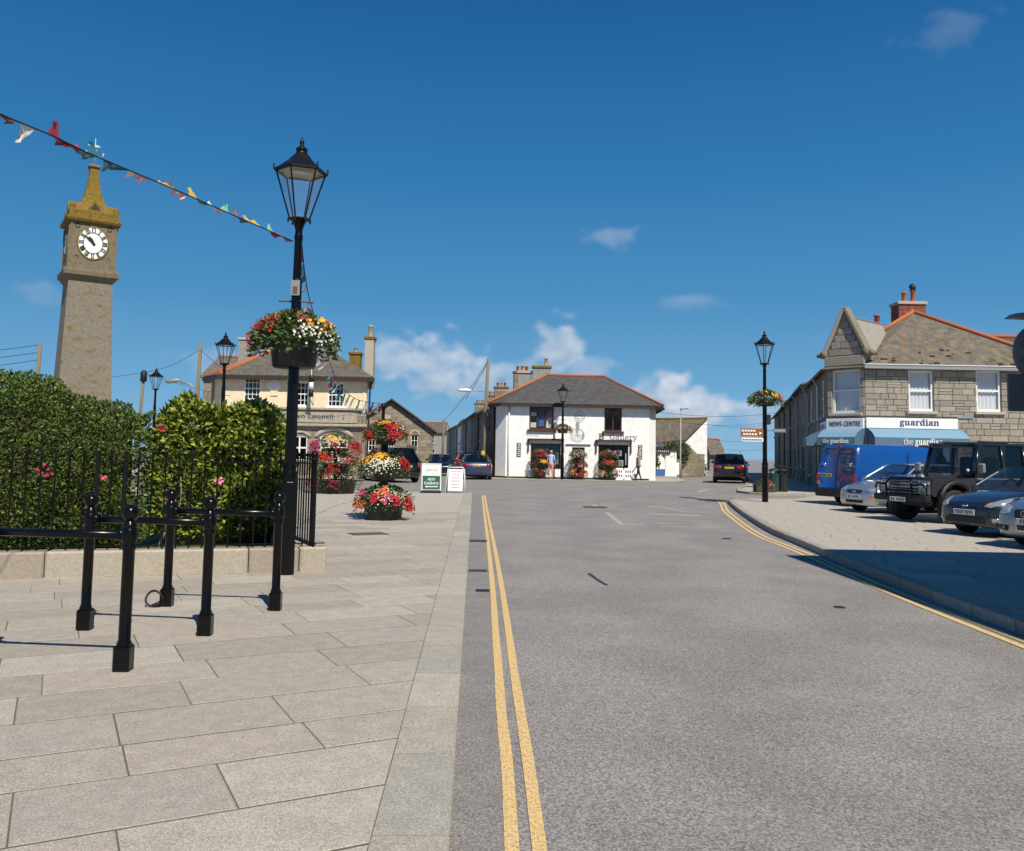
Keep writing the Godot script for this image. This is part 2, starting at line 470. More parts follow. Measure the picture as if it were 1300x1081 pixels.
func make_sky() -> void:
	var W = 2048
	var Hh = 1024
	var im = Image.create(W, Hh, false, Image.FORMAT_RGBF)
	var stops = [[-90.0, Color(0.2, 0.2, 0.2)], [-1.0, Color(0.26, 0.42, 0.54)], [0.0, Color(0.25, 0.45, 0.62)], [4.0, Color(0.15, 0.365, 0.59)], [10.0, Color(0.07, 0.255, 0.49)],
		[18.0, Color(0.03, 0.175, 0.405)], [28.0, Color(0.014, 0.108, 0.305)], [45.0, Color(0.01, 0.075, 0.24)], [90.0, Color(0.008, 0.055, 0.18)]]
	for y in Hh:
		var el = 90.0 - 180.0 * (y + 0.5) / Hh
		var c = Color.BLACK
		for i in stops.size() - 1:
			if el >= stops[i][0] and el <= stops[i + 1][0]:
				c = stops[i][1].lerp(stops[i + 1][1], (el - stops[i][0]) / (stops[i + 1][0] - stops[i][0]))
		im.fill_rect(Rect2i(0, y, W, 1), c)
	var n = FastNoiseLite.new()
	n.frequency = 0.36
	n.fractal_octaves = 6
	n.fractal_gain = 0.55
	n.seed = 11
	for cl in CLOUDS:
		var x0 = int(((cl[0] - 2.2 * cl[2]) / 360.0) * W)
		var x1 = int(((cl[0] + 2.2 * cl[2]) / 360.0) * W)
		var y0 = int((90.0 - cl[1] - 2.2 * cl[3]) / 180.0 * Hh)
		var y1 = int((90.0 - maxf(cl[1] - 2.2 * cl[3], 0.0)) / 180.0 * Hh)
		for y in range(y0, y1):
			for xx in range(x0, x1):
				var az = (xx + 0.5) / W * 360.0
				var el = 90.0 - 180.0 * (y + 0.5) / Hh
				var dx: float = (az - cl[0]) / cl[2]
				var dy: float = (el - cl[1]) / cl[3]
				if dy < 0: dy *= 0.8
				var g = exp(-(dx * dx + dy * dy) * 1.3)
				var v = n.get_noise_2d(az * 1.2, el * 1.9)
				var d = clampf((g * 1.25 - 0.42 + v * 0.75) * 1.9, 0.0, 1.0) * cl[4]
				if d <= 0.0: continue
				var body = n.get_noise_2d(az * 1.7 + 90.0, el * 2.6 + 40.0)
				var lit = clampf(0.55 + 0.4 * dy + 0.7 * body, 0.0, 1.0)
				var col = Color(0.34, 0.42, 0.54).lerp(Color(0.68, 0.71, 0.76), lit)
				var x2 = posmod(xx, W)
				im.set_pixel(x2, y, im.get_pixel(x2, y).lerp(col, d))
	var pm = PanoramaSkyMaterial.new()
	pm.panorama = ImageTexture.create_from_image(im)
	var sky = Sky.new()
	sky.sky_material = pm
	var e = Environment.new()
	e.background_mode = Environment.BG_SKY
	e.sky = sky
	e.tonemap_mode = Environment.TONE_MAPPER_LINEAR
	e.tonemap_exposure = 1.1
	e.sdfgi_enabled = true
	e.ssao_enabled = true
	e.ssil_enabled = true
	var we = WorldEnvironment.new()
	we.name = "environment"
	we.environment = e
	add_child(we)
	var sun = DirectionalLight3D.new()
	sun.name = "sun"
	add_child(sun)
	var az = deg_to_rad(23.0)
	var el = deg_to_rad(50.0)
	var to = -Vector3(sin(az) * cos(el), sin(el), cos(az) * cos(el))
	sun.look_at_from_position(Vector3.ZERO, to, Vector3.UP)
	sun.light_energy = 1.55
	sun.light_color = Color(1.0, 0.965, 0.9)
	sun.light_angular_distance = 0.5
	sun.shadow_enabled = true

# ---------------------------------------------------------------- road and pavements
const ROAD := -0.03
const PAVE_R := 0.09

func kerb_x(d: float) -> float: return -0.07 - 0.0415 * d   # the straight kerb of the near pavement

func kerb_r(d: float) -> float:                            # the curved kerb across the road
	var p = [[-6.0, 4.5], [4.0, 4.66], [8.2, 4.80], [9.8, 4.86], [11.3, 4.96], [13.6, 5.16], [16.3, 5.42], [19.0, 5.68], [23.2, 6.35], [27.0, 7.0], [31.0, 7.75], [60.0, 13.0]]
	for i in p.size() - 1:
		if d <= p[i + 1][0]:
			var a: Array = p[maxi(i - 1, 0)]; var b: Array = p[i]; var c: Array = p[i + 1]; var e: Array = p[mini(i + 2, p.size() - 1)]
			var t: float = (d - b[0]) / (c[0] - b[0])
			return Vector2(0, b[1]).bezier_interpolate(Vector2(0, b[1] + (c[1] - a[1]) / (c[0] - a[0]) * (c[0] - b[0]) / 3.0), Vector2(0, c[1] - (e[1] - b[1]) / (e[0] - b[0]) * (c[0] - b[0]) / 3.0), Vector2(0, c[1]), t).y
	return 13.0

func sheet(st: SurfaceTool, pts: Array, wide: float, y: float) -> void:
	# a painted strip along pts (x, depth)
	for i in pts.size() - 1:
		var a: Vector2 = pts[i]; var b: Vector2 = pts[i + 1]
		var n = int(ceil(a.distance_to(b) / 0.35))
		for k in n:
			var p0 = a.lerp(b, float(k) / n); var p1 = a.lerp(b, float(k + 1) / n)
			var s = (b - a).normalized().orthogonal() * wide / 2
			var w0 = 1.0 + 0.06 * sin(k * 2.3 + i); var w1 = 1.0 + 0.06 * sin((k + 1) * 2.3 + i)
			if k == n - 1: w1 = 1.0
			var f = func(v: Vector2) -> Vector3: return Vector3(v.x, gh(-v.y) + y, -v.y)
			q(st, f.call(p0 + s * w0), f.call(p0 - s * w0), f.call(p1 - s * w1), f.call(p1 + s * w1))

func smooth_line(p: Array) -> Array:
	var r = []
	for i in p.size() - 1:
		var a: Vector2 = p[maxi(i - 1, 0)]; var b: Vector2 = p[i]; var c: Vector2 = p[i + 1]; var e: Vector2 = p[mini(i + 2, p.size() - 1)]
		for k in 6: r.append(b.cubic_interpolate(c, a, e, k / 6.0))
	r.append(p[-1])
	return r

func make_road() -> void:
	var st = S(true)
	var zs = []
	for i in range(-30, 22): zs.append(-i * -1.0)
	zs = []
	var d = -40.0
	while d < 420.0:
		zs.append(d)
		d += 2.0 if d > -10.0 and d < 60.0 else 20.0
	zs.append_array([700.0, 1300.0])
	var xs = [-700.0, -300.0, -120.0, -60.0, -30.0, -15.0, -6.0, 0.0, 6.0, 15.0, 30.0, 60.0, 120.0, 300.0, 700.0]
	for i in zs.size() - 1:
		for j in xs.size() - 1:
			var f = func(x: float, dd: float) -> Vector3: return Vector3(x, gh(-dd) + ROAD, -dd)
			q(st, f.call(xs[j], zs[i]), f.call(xs[j + 1], zs[i]), f.call(xs[j + 1], zs[i + 1]), f.call(xs[j], zs[i + 1]))
	structure(put("road", st, M.asphalt), "grey asphalt road running away through the square")
	# the smoother strip of asphalt beside the near kerb
	st = S(true)
	d = 0.5
	while d < 33.0:
		var f = func(x: float, dd: float) -> Vector3: return Vector3(x, gh(-dd) + ROAD + 0.003, -dd)
		var g = func(dd: float) -> float: return kerb_x(dd) + 0.27 + 0.012 * sin(dd * 3.1) + 0.01 * sin(dd * 7.7)
		q(st, f.call(kerb_x(d), d), f.call(g.call(d), d), f.call(g.call(d + 0.5), d + 0.5), f.call(kerb_x(d + 0.5), d + 0.5))
		d += 0.5
	structure(put("gutter", st, M.gutter), "smooth asphalt gutter along the near kerb")
	# yellow lines
	var la = smooth_line([Vector2(0.055, 2.5), Vector2(0.015, 4.38), Vector2(-0.029, 5.45), Vector2(-0.061, 6.5), Vector2(-0.114, 8.08), Vector2(-0.195, 10.67), Vector2(-0.38, 15.77), Vector2(-0.7, 24.0), Vector2(-1.045, 33.0)])
	var lb = smooth_line([Vector2(0.17, 2.5), Vector2(0.125, 4.38), Vector2(0.088, 5.46), Vector2(0.052, 6.5), Vector2(0.003, 8.08), Vector2(-0.085, 10.68), Vector2(-0.28, 15.79), Vector2(-0.61, 24.0), Vector2(-0.96, 33.0)])
	for l in [la, lb]:
		st = S()
		sheet(st, l, 0.062, ROAD + 0.007)
		structure(put("yellow_line", st, M.yellow), "painted yellow line along the near kerb")
	var ra = []
	var rb = []
	d = 2.0
	while d < 32.5:
		var off = 0.16 + 0.12 * smoothstep(14.0, 18.0, d) * (1.0 - smoothstep(26.0, 31.0, d))
		ra.append(Vector2(kerb_r(d) - off, d)); rb.append(Vector2(kerb_r(d) - off - 0.14, d))
		d += 0.5
	for l in [ra, rb]:
		st = S()
		sheet(st, l, 0.075, ROAD + 0.007)
		structure(put("yellow_line", st, M.yellow), "painted yellow line along the curved kerb")
	st = S()
	sheet(st, [Vector2(8.3, 38.5), Vector2(9.0, 40.5), Vector2(9.6, 42.0)], 0.1, ROAD + 0.008)
	structure(put("yellow_line", st, M.yellow), "short curve of yellow paint at the side turning")
	# worn white markings
	st = S()
	for l in [[Vector2(2.79, 25.0), Vector2(2.66, 20.75), Vector2(3.22, 20.9)], [Vector2(2.75, 27.6), Vector2(2.74, 28.6)], [Vector2(3.55, 20.45), Vector2(4.2, 20.55)], [Vector2(4.5, 20.42), Vector2(4.9, 20.48)],
			[Vector2(3.55, 21.2), Vector2(4.2, 21.3)], [Vector2(4.5, 21.17), Vector2(4.9, 21.23)]]:
		sheet(st, l, 0.13, ROAD + 0.004)
	sheet(st, [Vector2(3.95, 24.7), Vector2(5.37, 24.55)], 0.32, ROAD + 0.004)
	sheet(st, [Vector2(4.9, 27.9), Vector2(5.25, 26.0)], 0.12, ROAD + 0.004)
	sheet(st, [Vector2(4.5, 28.3), Vector2(4.9, 28.0)], 0.3, ROAD + 0.004)
	structure(put("white_marking", st, M.white_paint), "worn white give way marking on the road")
	# tar repairs
	for l in [[Vector2(1.09, 11.96), Vector2(1.15, 11.35), Vector2(1.22, 10.88)]]:
		st = S()
		sheet(st, smooth_line(l), 0.05, ROAD + 0.004)
		structure(put("tar_seam", st, M.tar), "crooked dark tar seam in the asphalt")
	# gullies and covers set into the road
	var gr = [[Vector2(-0.62, 16.12), 0.42, 0.34, "iron gully grate beside the near kerb"], [Vector2(2.67, 27.4), 0.72, 0.6, "square iron cover in the middle of the road"], [Vector2(-0.42, 12.0), 0.25, 0.2, "small iron stop cover in the gutter"], [Vector2(-0.3, 10.26), 0.16, 0.16, "tiny iron stop cover in the gutter"], [Vector2(3.6, 9.55), 0.1, 0.1, "small round iron cover in the open road"], [Vector2(4.35, 17.5), 0.16, 0.16, "small iron cover near the curved kerb"]]
	for g in gr:
		var t = thing("drain_cover", g[3], "cover", Vector3(g[0].x, gh(-g[0].y) + ROAD + 0.001, -g[0].y), 0.05)
		st = S()
		cbox(st, Vector3(0, 0.004, 0), Vector3(g[1], 0.012, g[2]), 0.003)
		put("frame", st, M.black_matt, t)
		if g[1] > 0.2:
			st = S()
			var n = 6
			for k in n: box(st, Vector3(g[1] * (-0.4 + 0.8 * k / (n - 1.0)), 0.012, 0), Vector3(g[1] * 0.08, 0.008, g[2] * 0.8))
			put("bars", st, M.rust_cover, t)

# flagstones laid in courses over a region, clipped to it; near ones are single pieces
func flags(base: MeshInstance3D, region: PackedVector2Array, dir: Vector2, wide: Array, long: Array, top: float, singles: int, holes: Array, gap := 0.0055) -> void:
	var nrm = Vector2(-dir.y, dir.x)
	var lo = Vector2(INF, INF); var hi = -lo
	for p in region:
		var t = Vector2(p.dot(dir), p.dot(nrm))
		lo = lo.min(t); hi = hi.max(t)
	var made = []
	var v = lo.y
	while v < hi.y:
		var w = rf(wide[0], wide[1])
		var u = lo.x - rf(0, 1.0)
		while u < hi.x:
			var l = rf(long[0], long[1])
			var r = PackedVector2Array()
			var g = gap * 0.5
			for c in [Vector2(u + g, v + g), Vector2(u + l - g, v + g), Vector2(u + l - g, v + w - g), Vector2(u + g, v + w - g)]:
				r.append(dir * c.x + nrm * (c.y + (gap * 1.1 if c.y < v + w / 2 else -gap * 1.1)))
			for p in Geometry2D.intersect_polygons(r, region):
				var list = [p]
				for hh in holes:
					var nx = []
					for e in list: nx.append_array(Geometry2D.clip_polygons(e, hh))
					list = nx
				for e in list:
					var area = 0.0
					var mid = Vector2.ZERO
					for i in e.size():
						area += e[i].cross(e[(i + 1) % e.size()]) / 2
						mid += e[i] / e.size()
					if absf(area) > 0.02: made.append([mid.length(), e, mid])
			u += l
		v += w
	made.sort_custom(func(a, b): return a[0] < b[0])
	var rest = S()
	for k in made.size():
		var e: PackedVector2Array = made[k][1]
		var lift = rf(0.0, 0.002)
		var st = S() if k < singles else rest
		flag(st, e, top + lift, made[k][2])
		if k < singles:
			put("paving_slab", st, M["slab%d" % rng.randi_range(0, 4)], base)
	var o = put("paving_slabs", rest, M.slab1, base)
	o.set_meta("kind", "stuff")

# one stone: e holds (x, depth)
func flag(st: SurfaceTool, e: PackedVector2Array, top: float, mid: Vector2) -> void:
	if Geometry2D.is_polygon_clockwise(e): e.reverse()
	var tr = Geometry2D.triangulate_polygon(e)
	var tx = rf(-0.001, 0.001); var ty = rf(-0.001, 0.001)
	var f = func(p: Vector2, dn: float, k: float) -> Vector3:
		var s = p + (mid - p).normalized() * k
		return Vector3(s.x, gh(-s.y) + top - dn + (p.x - mid.x) * tx + (p.y - mid.y) * ty, -s.y)
	for i in range(0, tr.size(), 3):
		var a = e[tr[i]]; var b = e[tr[i + 1]]; var c = e[tr[i + 2]]
		if (b - a).cross(c - a) < 0:
			var s = b; b = c; c = s
		t3(st, f.call(a, 0, 0.006), f.call(b, 0, 0.006), f.call(c, 0, 0.006))
	for i in e.size():
		var a = e[i]; var b = e[(i + 1) % e.size()]
		q(st, f.call(a, 0.003, 0.0), f.call(b, 0.003, 0.0), f.call(b, 0, 0.006), f.call(a, 0, 0.006))
		q(st, f.call(a, 0.03, 0.0), f.call(b, 0.03, 0.0), f.call(b, 0.003, 0.0), f.call(a, 0.003, 0.0))

func bed(called: String, region: PackedVector2Array, top: float, m: Material, label: String) -> MeshInstance3D:
	# the mortar bed under the stones, cut into strips so that it follows the rise of the ground
	var st = S(true)
	var d = -8.0
	while d < 80.0:
		var strip = PackedVector2Array([Vector2(-80, d), Vector2(80, d), Vector2(80, d + 2), Vector2(-80, d + 2)])
		for e in Geometry2D.intersect_polygons(region, strip):
			if Geometry2D.is_polygon_clockwise(e): e.reverse()
			var tr = Geometry2D.triangulate_polygon(e)
			for i in range(0, tr.size(), 3):
				var p = [e[tr[i]], e[tr[i + 1]], e[tr[i + 2]]]
				if (p[1] - p[0]).cross(p[2] - p[0]) < 0: p.reverse()
				t3(st, Vector3(p[0].x, gh(-p[0].y) + top, -p[0].y), Vector3(p[1].x, gh(-p[1].y) + top, -p[1].y), Vector3(p[2].x, gh(-p[2].y) + top, -p[2].y))
		d += 2.0
	return structure(put(called, st, m), label)

func kerb_run(called: String, line: Array, width: float, top: float, drop: float, mats: Array, label: String, side: float) -> void:
	# line: (x, depth) along the outer edge; stones about 0.9 m long, each a piece
	var root = Node3D.new()
	root.name = numbered(called)
	add_child(root)
	structure(root, label)
	var i = 0
	while i < line.size() - 1:
		var a: Vector2 = line[i]; var b: Vector2 = line[i + 1]
		var st = S()
		var dir = (b - a).normalized()
		var inn = dir.orthogonal() * side * width
		a += dir * 0.008; b -= dir * 0.008
		var lift = rf(-0.0015, 0.0015)
		var f = func(p: Vector2, y: float) -> Vector3: return Vector3(p.x, gh(-p.y) + y, -p.y)
		var c = 0.012
		var e = inn.normalized() * c
		var quad = [[a, b, drop], [a, b, top - c], [a + e, b + e, top + lift], [a + inn, b + inn, top + lift], [a + inn, b + inn, top - 0.05]]
		for k in quad.size() - 1:
			var p0: Vector3 = f.call(quad[k][0], quad[k][2]); var p1: Vector3 = f.call(quad[k][1], quad[k][2])
			var p2: Vector3 = f.call(quad[k + 1][1], quad[k + 1][2]); var p3: Vector3 = f.call(quad[k + 1][0], quad[k + 1][2])
			if side < 0: q(st, p1, p0, p3, p2)
			else: q(st, p0, p1, p2, p3)
		for en in [a, b]:
			q(st, f.call(en, drop), f.call(en, top), f.call(en + inn, top), f.call(en + inn, drop))
		put("kerb_stone", st, mats[rng.randi_range(0, mats.size() - 1)], root)
		i += 1

func make_pavements() -> void:
	var c = Vector2(-2.38, 11.6)                      # corner of the garden wall (x, depth)
	var near_reg = PackedVector2Array([Vector2(kerb_x(1.0) - 0.32, 1.0), Vector2(kerb_x(34.0) - 0.32, 34.0), Vector2(-30.0, 34.0), Vector2(-30.0, 26.0), Vector2(-8.0, 22.7), c + Vector2(-0.3, 0.5), Vector2(-9.0, 9.6), Vector2(-9.0, 1.0)])
	var base = bed("left_pavement", near_reg, -0.0015, M.joint, "granite flagstone pavement beside the road")
	flags(base, near_reg, Vector2(0.886, 0.464), [0.44, 0.64], [0.75, 1.3], 0.0, 270, [])
	var line = []
	var d = 1.0
	while d < 34.5:
		line.append(Vector2(kerb_x(d), d))
		d += rf(0.78, 1.0)
	kerb_run("left_kerb", line, 0.315, 0.001, ROAD - 0.05, [M.slab0, M.slab1, M.kerb, M.slab3], "flush granite kerb of the near pavement", -1.0)
	# across the road: flagstones up to the parked cars
	var far_reg = PackedVector2Array()
	d = -4.0
	while d <= 31.0:
		far_reg.append(Vector2(kerb_r(d) + 0.15, d))
		d += 1.0
	far_reg.append_array(PackedVector2Array([Vector2(8.6, 31.6), Vector2(10.5, 32.2), Vector2(14.2, 38.0), Vector2(30.0, 38.0), Vector2(30.0, -4.0)]))
	base = bed("right_pavement", far_reg, PAVE_R - 0.0015, M.joint, "granite flagstone pavement where the cars are parked")
	flags(base, far_reg, Vector2(0.94, -0.34), [0.55, 0.75], [0.8, 1.3], PAVE_R, 240, [], 0.007)
	line = []
	d = 1.0
	while d < 31.2:
		line.append(Vector2(kerb_r(d), d))
		d += rf(0.82, 0.98)
	line.append_array([Vector2(8.05, 31.9), Vector2(8.7, 32.3), Vector2(9.6, 32.5), Vector2(10.5, 32.6)])
	kerb_run("right_kerb", line, 0.16, PAVE_R + 0.001, ROAD - 0.05, [M.kerb_dark, M.granite2, M.kerb_dark], "raised granite kerb curving across the road", 1.0)
	# the far pavement past the side turning, and the one before the white shop
	var reg2 = PackedVector2Array([Vector2(10.2, 39.0), Vector2(10.8, 36.9), Vector2(14.2, 37.2), Vector2(24.0, 76.0), Vector2(20.8, 76.0), Vector2(14.0, 50.0)])
	bed("side_pavement", reg2, 0.07, M.slab1, "pavement of the side street by the dark terrace")
	kerb_run("side_kerb", [Vector2(14.0, 37.0), Vector2(12.4, 36.8), Vector2(10.9, 36.8), Vector2(10.3, 37.6), Vector2(10.15, 39.0), Vector2(11.1, 42.5), Vector2(14.0, 50.0), Vector2(17.4, 63.0), Vector2(20.8, 76.0)], 0.16, 0.072, -0.1, [M.kerb_dark, M.granite2], "kerb of the side street pavement", 1.0)
	var reg3 = PackedVector2Array([Vector2(-1.6, 50.6), Vector2(9.4, 50.4), Vector2(10.4, 53.0), Vector2(14.0, 75.0), Vector2(-5.0, 80.0), Vector2(-1.9, 54.0)])
	bed("shop_pavement", reg3, 0.03, M.slab3, "narrow pavement in front of the white shop")
	kerb_run("shop_kerb", [Vector2(-1.9, 54.0), Vector2(-1.6, 50.6), Vector2(2.0, 50.52), Vector2(5.6, 50.46), Vector2(9.4, 50.4), Vector2(10.4, 53.0), Vector2(11.5, 60.0)], 0.16, 0.032, -0.1, [M.kerb, M.granite], "low kerb in front of the white shop", 1.0)
	# pavement on the far side of the council square
	bed("council_pavement", PackedVector2Array([Vector2(-30, 44.0), Vector2(-7.5, 44.5), Vector2(-7.2, 60.0), Vector2(-30.0, 60.0)]), 0.03, M.slab1, "pavement in front of the cream council building")
	# inspection cover in the near pavement
	var t = thing("inspection_cover", "rust brown iron inspection cover in the flagstones", "cover", Vector3(-2.72, 0.002, -16.85), 0.48)
	var st = S()
	cbox(st, Vector3(0, 0, 0), Vector3(0.7, 0.01, 0.5), 0.003)
	put("frame", st, M.black_matt, t)
	st = S()
	cbox(st, Vector3(0, 0.004, 0), Vector3(0.62, 0.01, 0.42), 0.003)
	put("lid", st, M.rust_cover, t)

# ---------------------------------------------------------------- near pavement: stands, wall, railing, hedges
func make_cycle_stands() -> void:
	# a post with a ball on top, joined to its twin by one rail
	var post = func(t: Node3D, at: Vector3) -> void:
		var st = S()
		cbox(st, at + Vector3(0, 0.085, 0), Vector3(0.115, 0.17, 0.115), 0.012, Basis(Vector3.UP, 0.05))
		put("foot", st, M.black, t)
		st = S(true)
		lathe(st, [Vector2(0, 0.17), Vector2(0.052, 0.17), Vector2(0.05, 0.185), Vector2(0.041, 0.205), Vector2(0.041, 0.8), Vector2(0.047, 0.805), Vector2(0.052, 0.82), Vector2(0.047, 0.838), Vector2(0.044, 0.845), Vector2(0.052, 0.86),
			Vector2(0.056, 0.885), Vector2(0.056, 0.93), Vector2(0.048, 0.945), Vector2(0.044, 0.955), Vector2(0.05, 0.965), Vector2(0.044, 0.98), Vector2(0.032, 0.992), Vector2(0.03, 1.005)], 20, Transform3D(Basis(), at))
		put("post", st, M.black, t)
		st = S(true)
		var prof = []
		for k in 13: prof.append(Vector2(0.058 * sin(PI * k / 12.0), 1.05 - 0.058 * cos(PI * k / 12.0)))
		lathe(st, prof, 22, Transform3D(Basis(), at))
		put("ball_finial", st, M.black, t)
	var list = [[Vector3(-3.78, 0, -6.3), Vector3(-2.69, 0, -6.2), "black cycle stand nearest the camera, one post in view, rail running out of frame"],
		[Vector3(-3.62, 0, -7.55), Vector3(-2.545, 0, -7.42), "middle one of the three black cycle stands on the flagstones"],
		[Vector3(-3.39, 0, -8.74), Vector3(-2.28, 0, -8.62), "black cycle stand closest to the railings, bike lock hanging at one foot"]]
	for e in list:
		var t = thing("cycle_stand", e[2], "cycle stand", e[0], 0.0, "black cycle stands on the pavement")
		var b: Vector3 = e[1] - e[0]
		post.call(t, Vector3.ZERO)
		post.call(t, b)
		var st = S(true)
		var dir = b.normalized()
		var a0 = dir * 0.05 + Vector3(0, 0.9, 0)
		var a1 = b - dir * 0.05 + Vector3(0, 0.9, 0)
		tube(st, [a0, a0.lerp(a1, 0.5), a1], 0.0285, 14)
		put("rail", st, M.black, t)
		for en in [[a0, dir], [a1, -dir]]:
			st = S(true)
			tube(st, [en[0] - en[1] * 0.01, en[0] + en[1] * 0.025], 0.042, 14)
			put("collar", st, M.black, t)
		t.scale = Vector3(1, 1.045, 1)
	# bicycle lock looped round the foot of the far stand
	var st = S(true)
	var pts = []
	for k in 25:
		var a = TAU * k / 24.0
		pts.append(Vector3(-3.39 - 0.095 + 0.085 * cos(a), 0.085 + 0.075 * sin(a), -8.67 + 0.02 * sin(a * 2.0)))
	tube(st, pts, 0.011, 8, false)
	box(st, Vector3(-3.46, 0.03, -8.66), Vector3(0.07, 0.04, 0.03), Basis(Vector3.BACK, 0.5))
	tag(put("bicycle_lock", st, M.black_matt), "looped black bicycle lock left on a cycle stand foot", "bicycle lock")

const WALL_C := Vector2(-2.38, -11.5)            # front corner of the garden wall (x, z)
const WALL_L := Vector2(-0.945, 0.327)           # along the front, away from the corner
const WALL_B := Vector2(-0.45, -0.893)           # along the flank, away from the corner

func v3(p: Vector2, y := 0.0) -> Vector3: return Vector3(p.x, y, p.y)

func make_garden() -> void:
	# low granite wall: big blocks end to end
	var t = thing("garden_wall", "low wall of rough pinkish granite blocks under the black railings", "wall", v3(WALL_C))
	for run in [[WALL_L, 6.2, Vector2(-0.327, -0.945)], [WALL_B, 9.0, Vector2(-0.893, 0.45)]]:
		var u = 0.0
		var n = 0
		while u < run[1]:
			var l: float = [0.37, 0.62, 1.45, 0.9, 1.25, 0.8, 1.1][n % 7] * rf(0.97, 1.03)
			if n == 0 and run[0] == WALL_B:
				u = 0.34
				l = 1.2
			var dirv: Vector2 = run[0]
			var inn = Vector2(-WALL_L.y, WALL_L.x) if run[0] == WALL_L else Vector2(-WALL_B.y, WALL_B.x) * -1.0
			if inn.dot(WALL_B if run[0] == WALL_L else WALL_L) < 0: inn = -inn
			var mid = dirv * (u + l / 2) + inn * 0.16
			var b = Basis(Vector3(dirv.x, 0, dirv.y), Vector3.UP, Vector3(dirv.x, 0, dirv.y).cross(Vector3.UP))
			var st = S()
			cbox(st, Vector3.ZERO, Vector3(l - 0.012, 0.33 + rf(-0.006, 0.006), 0.32 + rf(-0.008, 0.008)), 0.02, b)
			put("stone_block", st, [M.granite, M.granite2, M.granite][n % 3], t, Vector3(mid.x, 0.145, mid.y))
			u += l
			n += 1
	# railings
	var r = thing("railings", "black iron railings with spear tips on the low granite wall", "railings", v3(WALL_C, 0.3))
	var bar = S(true)
	lathe(bar, [Vector2(0.011, 0.0), Vector2(0.011, 1.15), Vector2(0.016, 1.155), Vector2(0.017, 1.17), Vector2(0.011, 1.18), Vector2(0.02, 1.2), Vector2(0.017, 1.225), Vector2(0.0, 1.27)], 8)
	bar.generate_normals()
	var bar_mesh = bar.commit()
	for run in [[WALL_L, 6.0, 0.156, 0.17], [WALL_B, 8.5, 0.14, 0.17]]:
		var inn: Vector2 = (WALL_B if run[0] == WALL_L else WALL_L) * 0.17
		var dirv: Vector2 = run[0]
		var st = S()
		var b = Basis(Vector3(dirv.x, 0, dirv.y), Vector3.UP, Vector3(dirv.x, 0, dirv.y).cross(Vector3.UP))
		for y in [0.05, 1.1]:
			var m = dirv * run[1] / 2 + inn
			box(st, Vector3(m.x, y, m.y), Vector3(run[1], 0.012, 0.035), b)
		put("rail", st, M.black_iron, r)
		var u: float = 0.14
		var k = 0
		while u < run[1]:
			var p = dirv * u + inn
			if run[0] == WALL_L and k == 15 or (k % 18 == 17):
				st = S()
				cbox(st, Vector3(p.x, 0.6, p.y), Vector3(0.045, 1.24, 0.045), 0.004, b)
				put("standard", st, M.black_iron, r)
			else:
				again("bar", bar_mesh, M.black_iron, r, Vector3(p.x, 0.0, p.y))
			u += run[2]
			k += 1
	var cp = WALL_B * 0.17 + WALL_L * 0.17
	var st = S(true)
	lathe(st, [Vector2(0.04, 0.0), Vector2(0.04, 1.14), Vector2(0.046, 1.145), Vector2(0.046, 1.165), Vector2(0.03, 1.18)], 14, Transform3D(Basis(), Vector3(cp.x, 0, cp.y)))
	put("corner_post", st, M.black_iron, r)
	st = S(true)
	var prof = []
	for k in 11: prof.append(Vector2(0.05 * sin(PI * k / 10.0), 1.215 - 0.05 * cos(PI * k / 10.0)))
	lathe(st, prof, 18, Transform3D(Basis(), Vector3(cp.x, 0, cp.y)))
	put("ball_finial", st, M.black, r)
	# soil and grass behind the wall
	var region = PackedVector2Array([Vector2(-2.75, 11.85), Vector2(-8.6, 9.85), Vector2(-24.0, 10.0), Vector2(-26.0, 30.0), Vector2(-10.5, 26.0)])
	var g = bed("lawn", region, 0.16, M.grass, "")
	structure(g, "garden lawn behind the railings")

func leaf_mesh(w: float, l: float, fold := 0.25) -> ArrayMesh:
	var st = S()
	var a = Vector3(0, 0, 0); var tip = Vector3(0, l, 0.12 * l); var m = Vector3(0, l * 0.5, -fold * w * 0.5)
	var e = Vector3(w / 2, l * 0.5, fold * w * 0.4); var f = Vector3(-w / 2, l * 0.5, fold * w * 0.4)
	t3(st, a, e, m); t3(st, m, e, tip); t3(st, a, m, f); t3(st, m, tip, f)
	st.generate_normals()
	return st.commit()

func flower_mesh(n: int, r: float, cup: float) -> ArrayMesh:
	var st = S()
	for k in n:
		var a = TAU * k / n
		var d = TAU / n * 0.46
		var c = Vector3.ZERO
		var p = Vector3(cos(a - d) * r * 0.7, cup * 0.6, sin(a - d) * r * 0.7)
		var p2 = Vector3(cos(a) * r, cup, sin(a) * r)
		var p3 = Vector3(cos(a + d) * r * 0.7, cup * 0.6, sin(a + d) * r * 0.7)
		t3(st, c, p3, p2); t3(st, c, p2, p)
	st.generate_normals()
	return st.commit()

func facing(n: Vector3, spin: float) -> Basis:
	# y along n
	var y = n.normalized()
	var x = y.cross(Vector3(0.31, 0.2, 0.93)).normalized()
	return Basis(x, y, x.cross(y)) * Basis(Vector3.UP, spin)

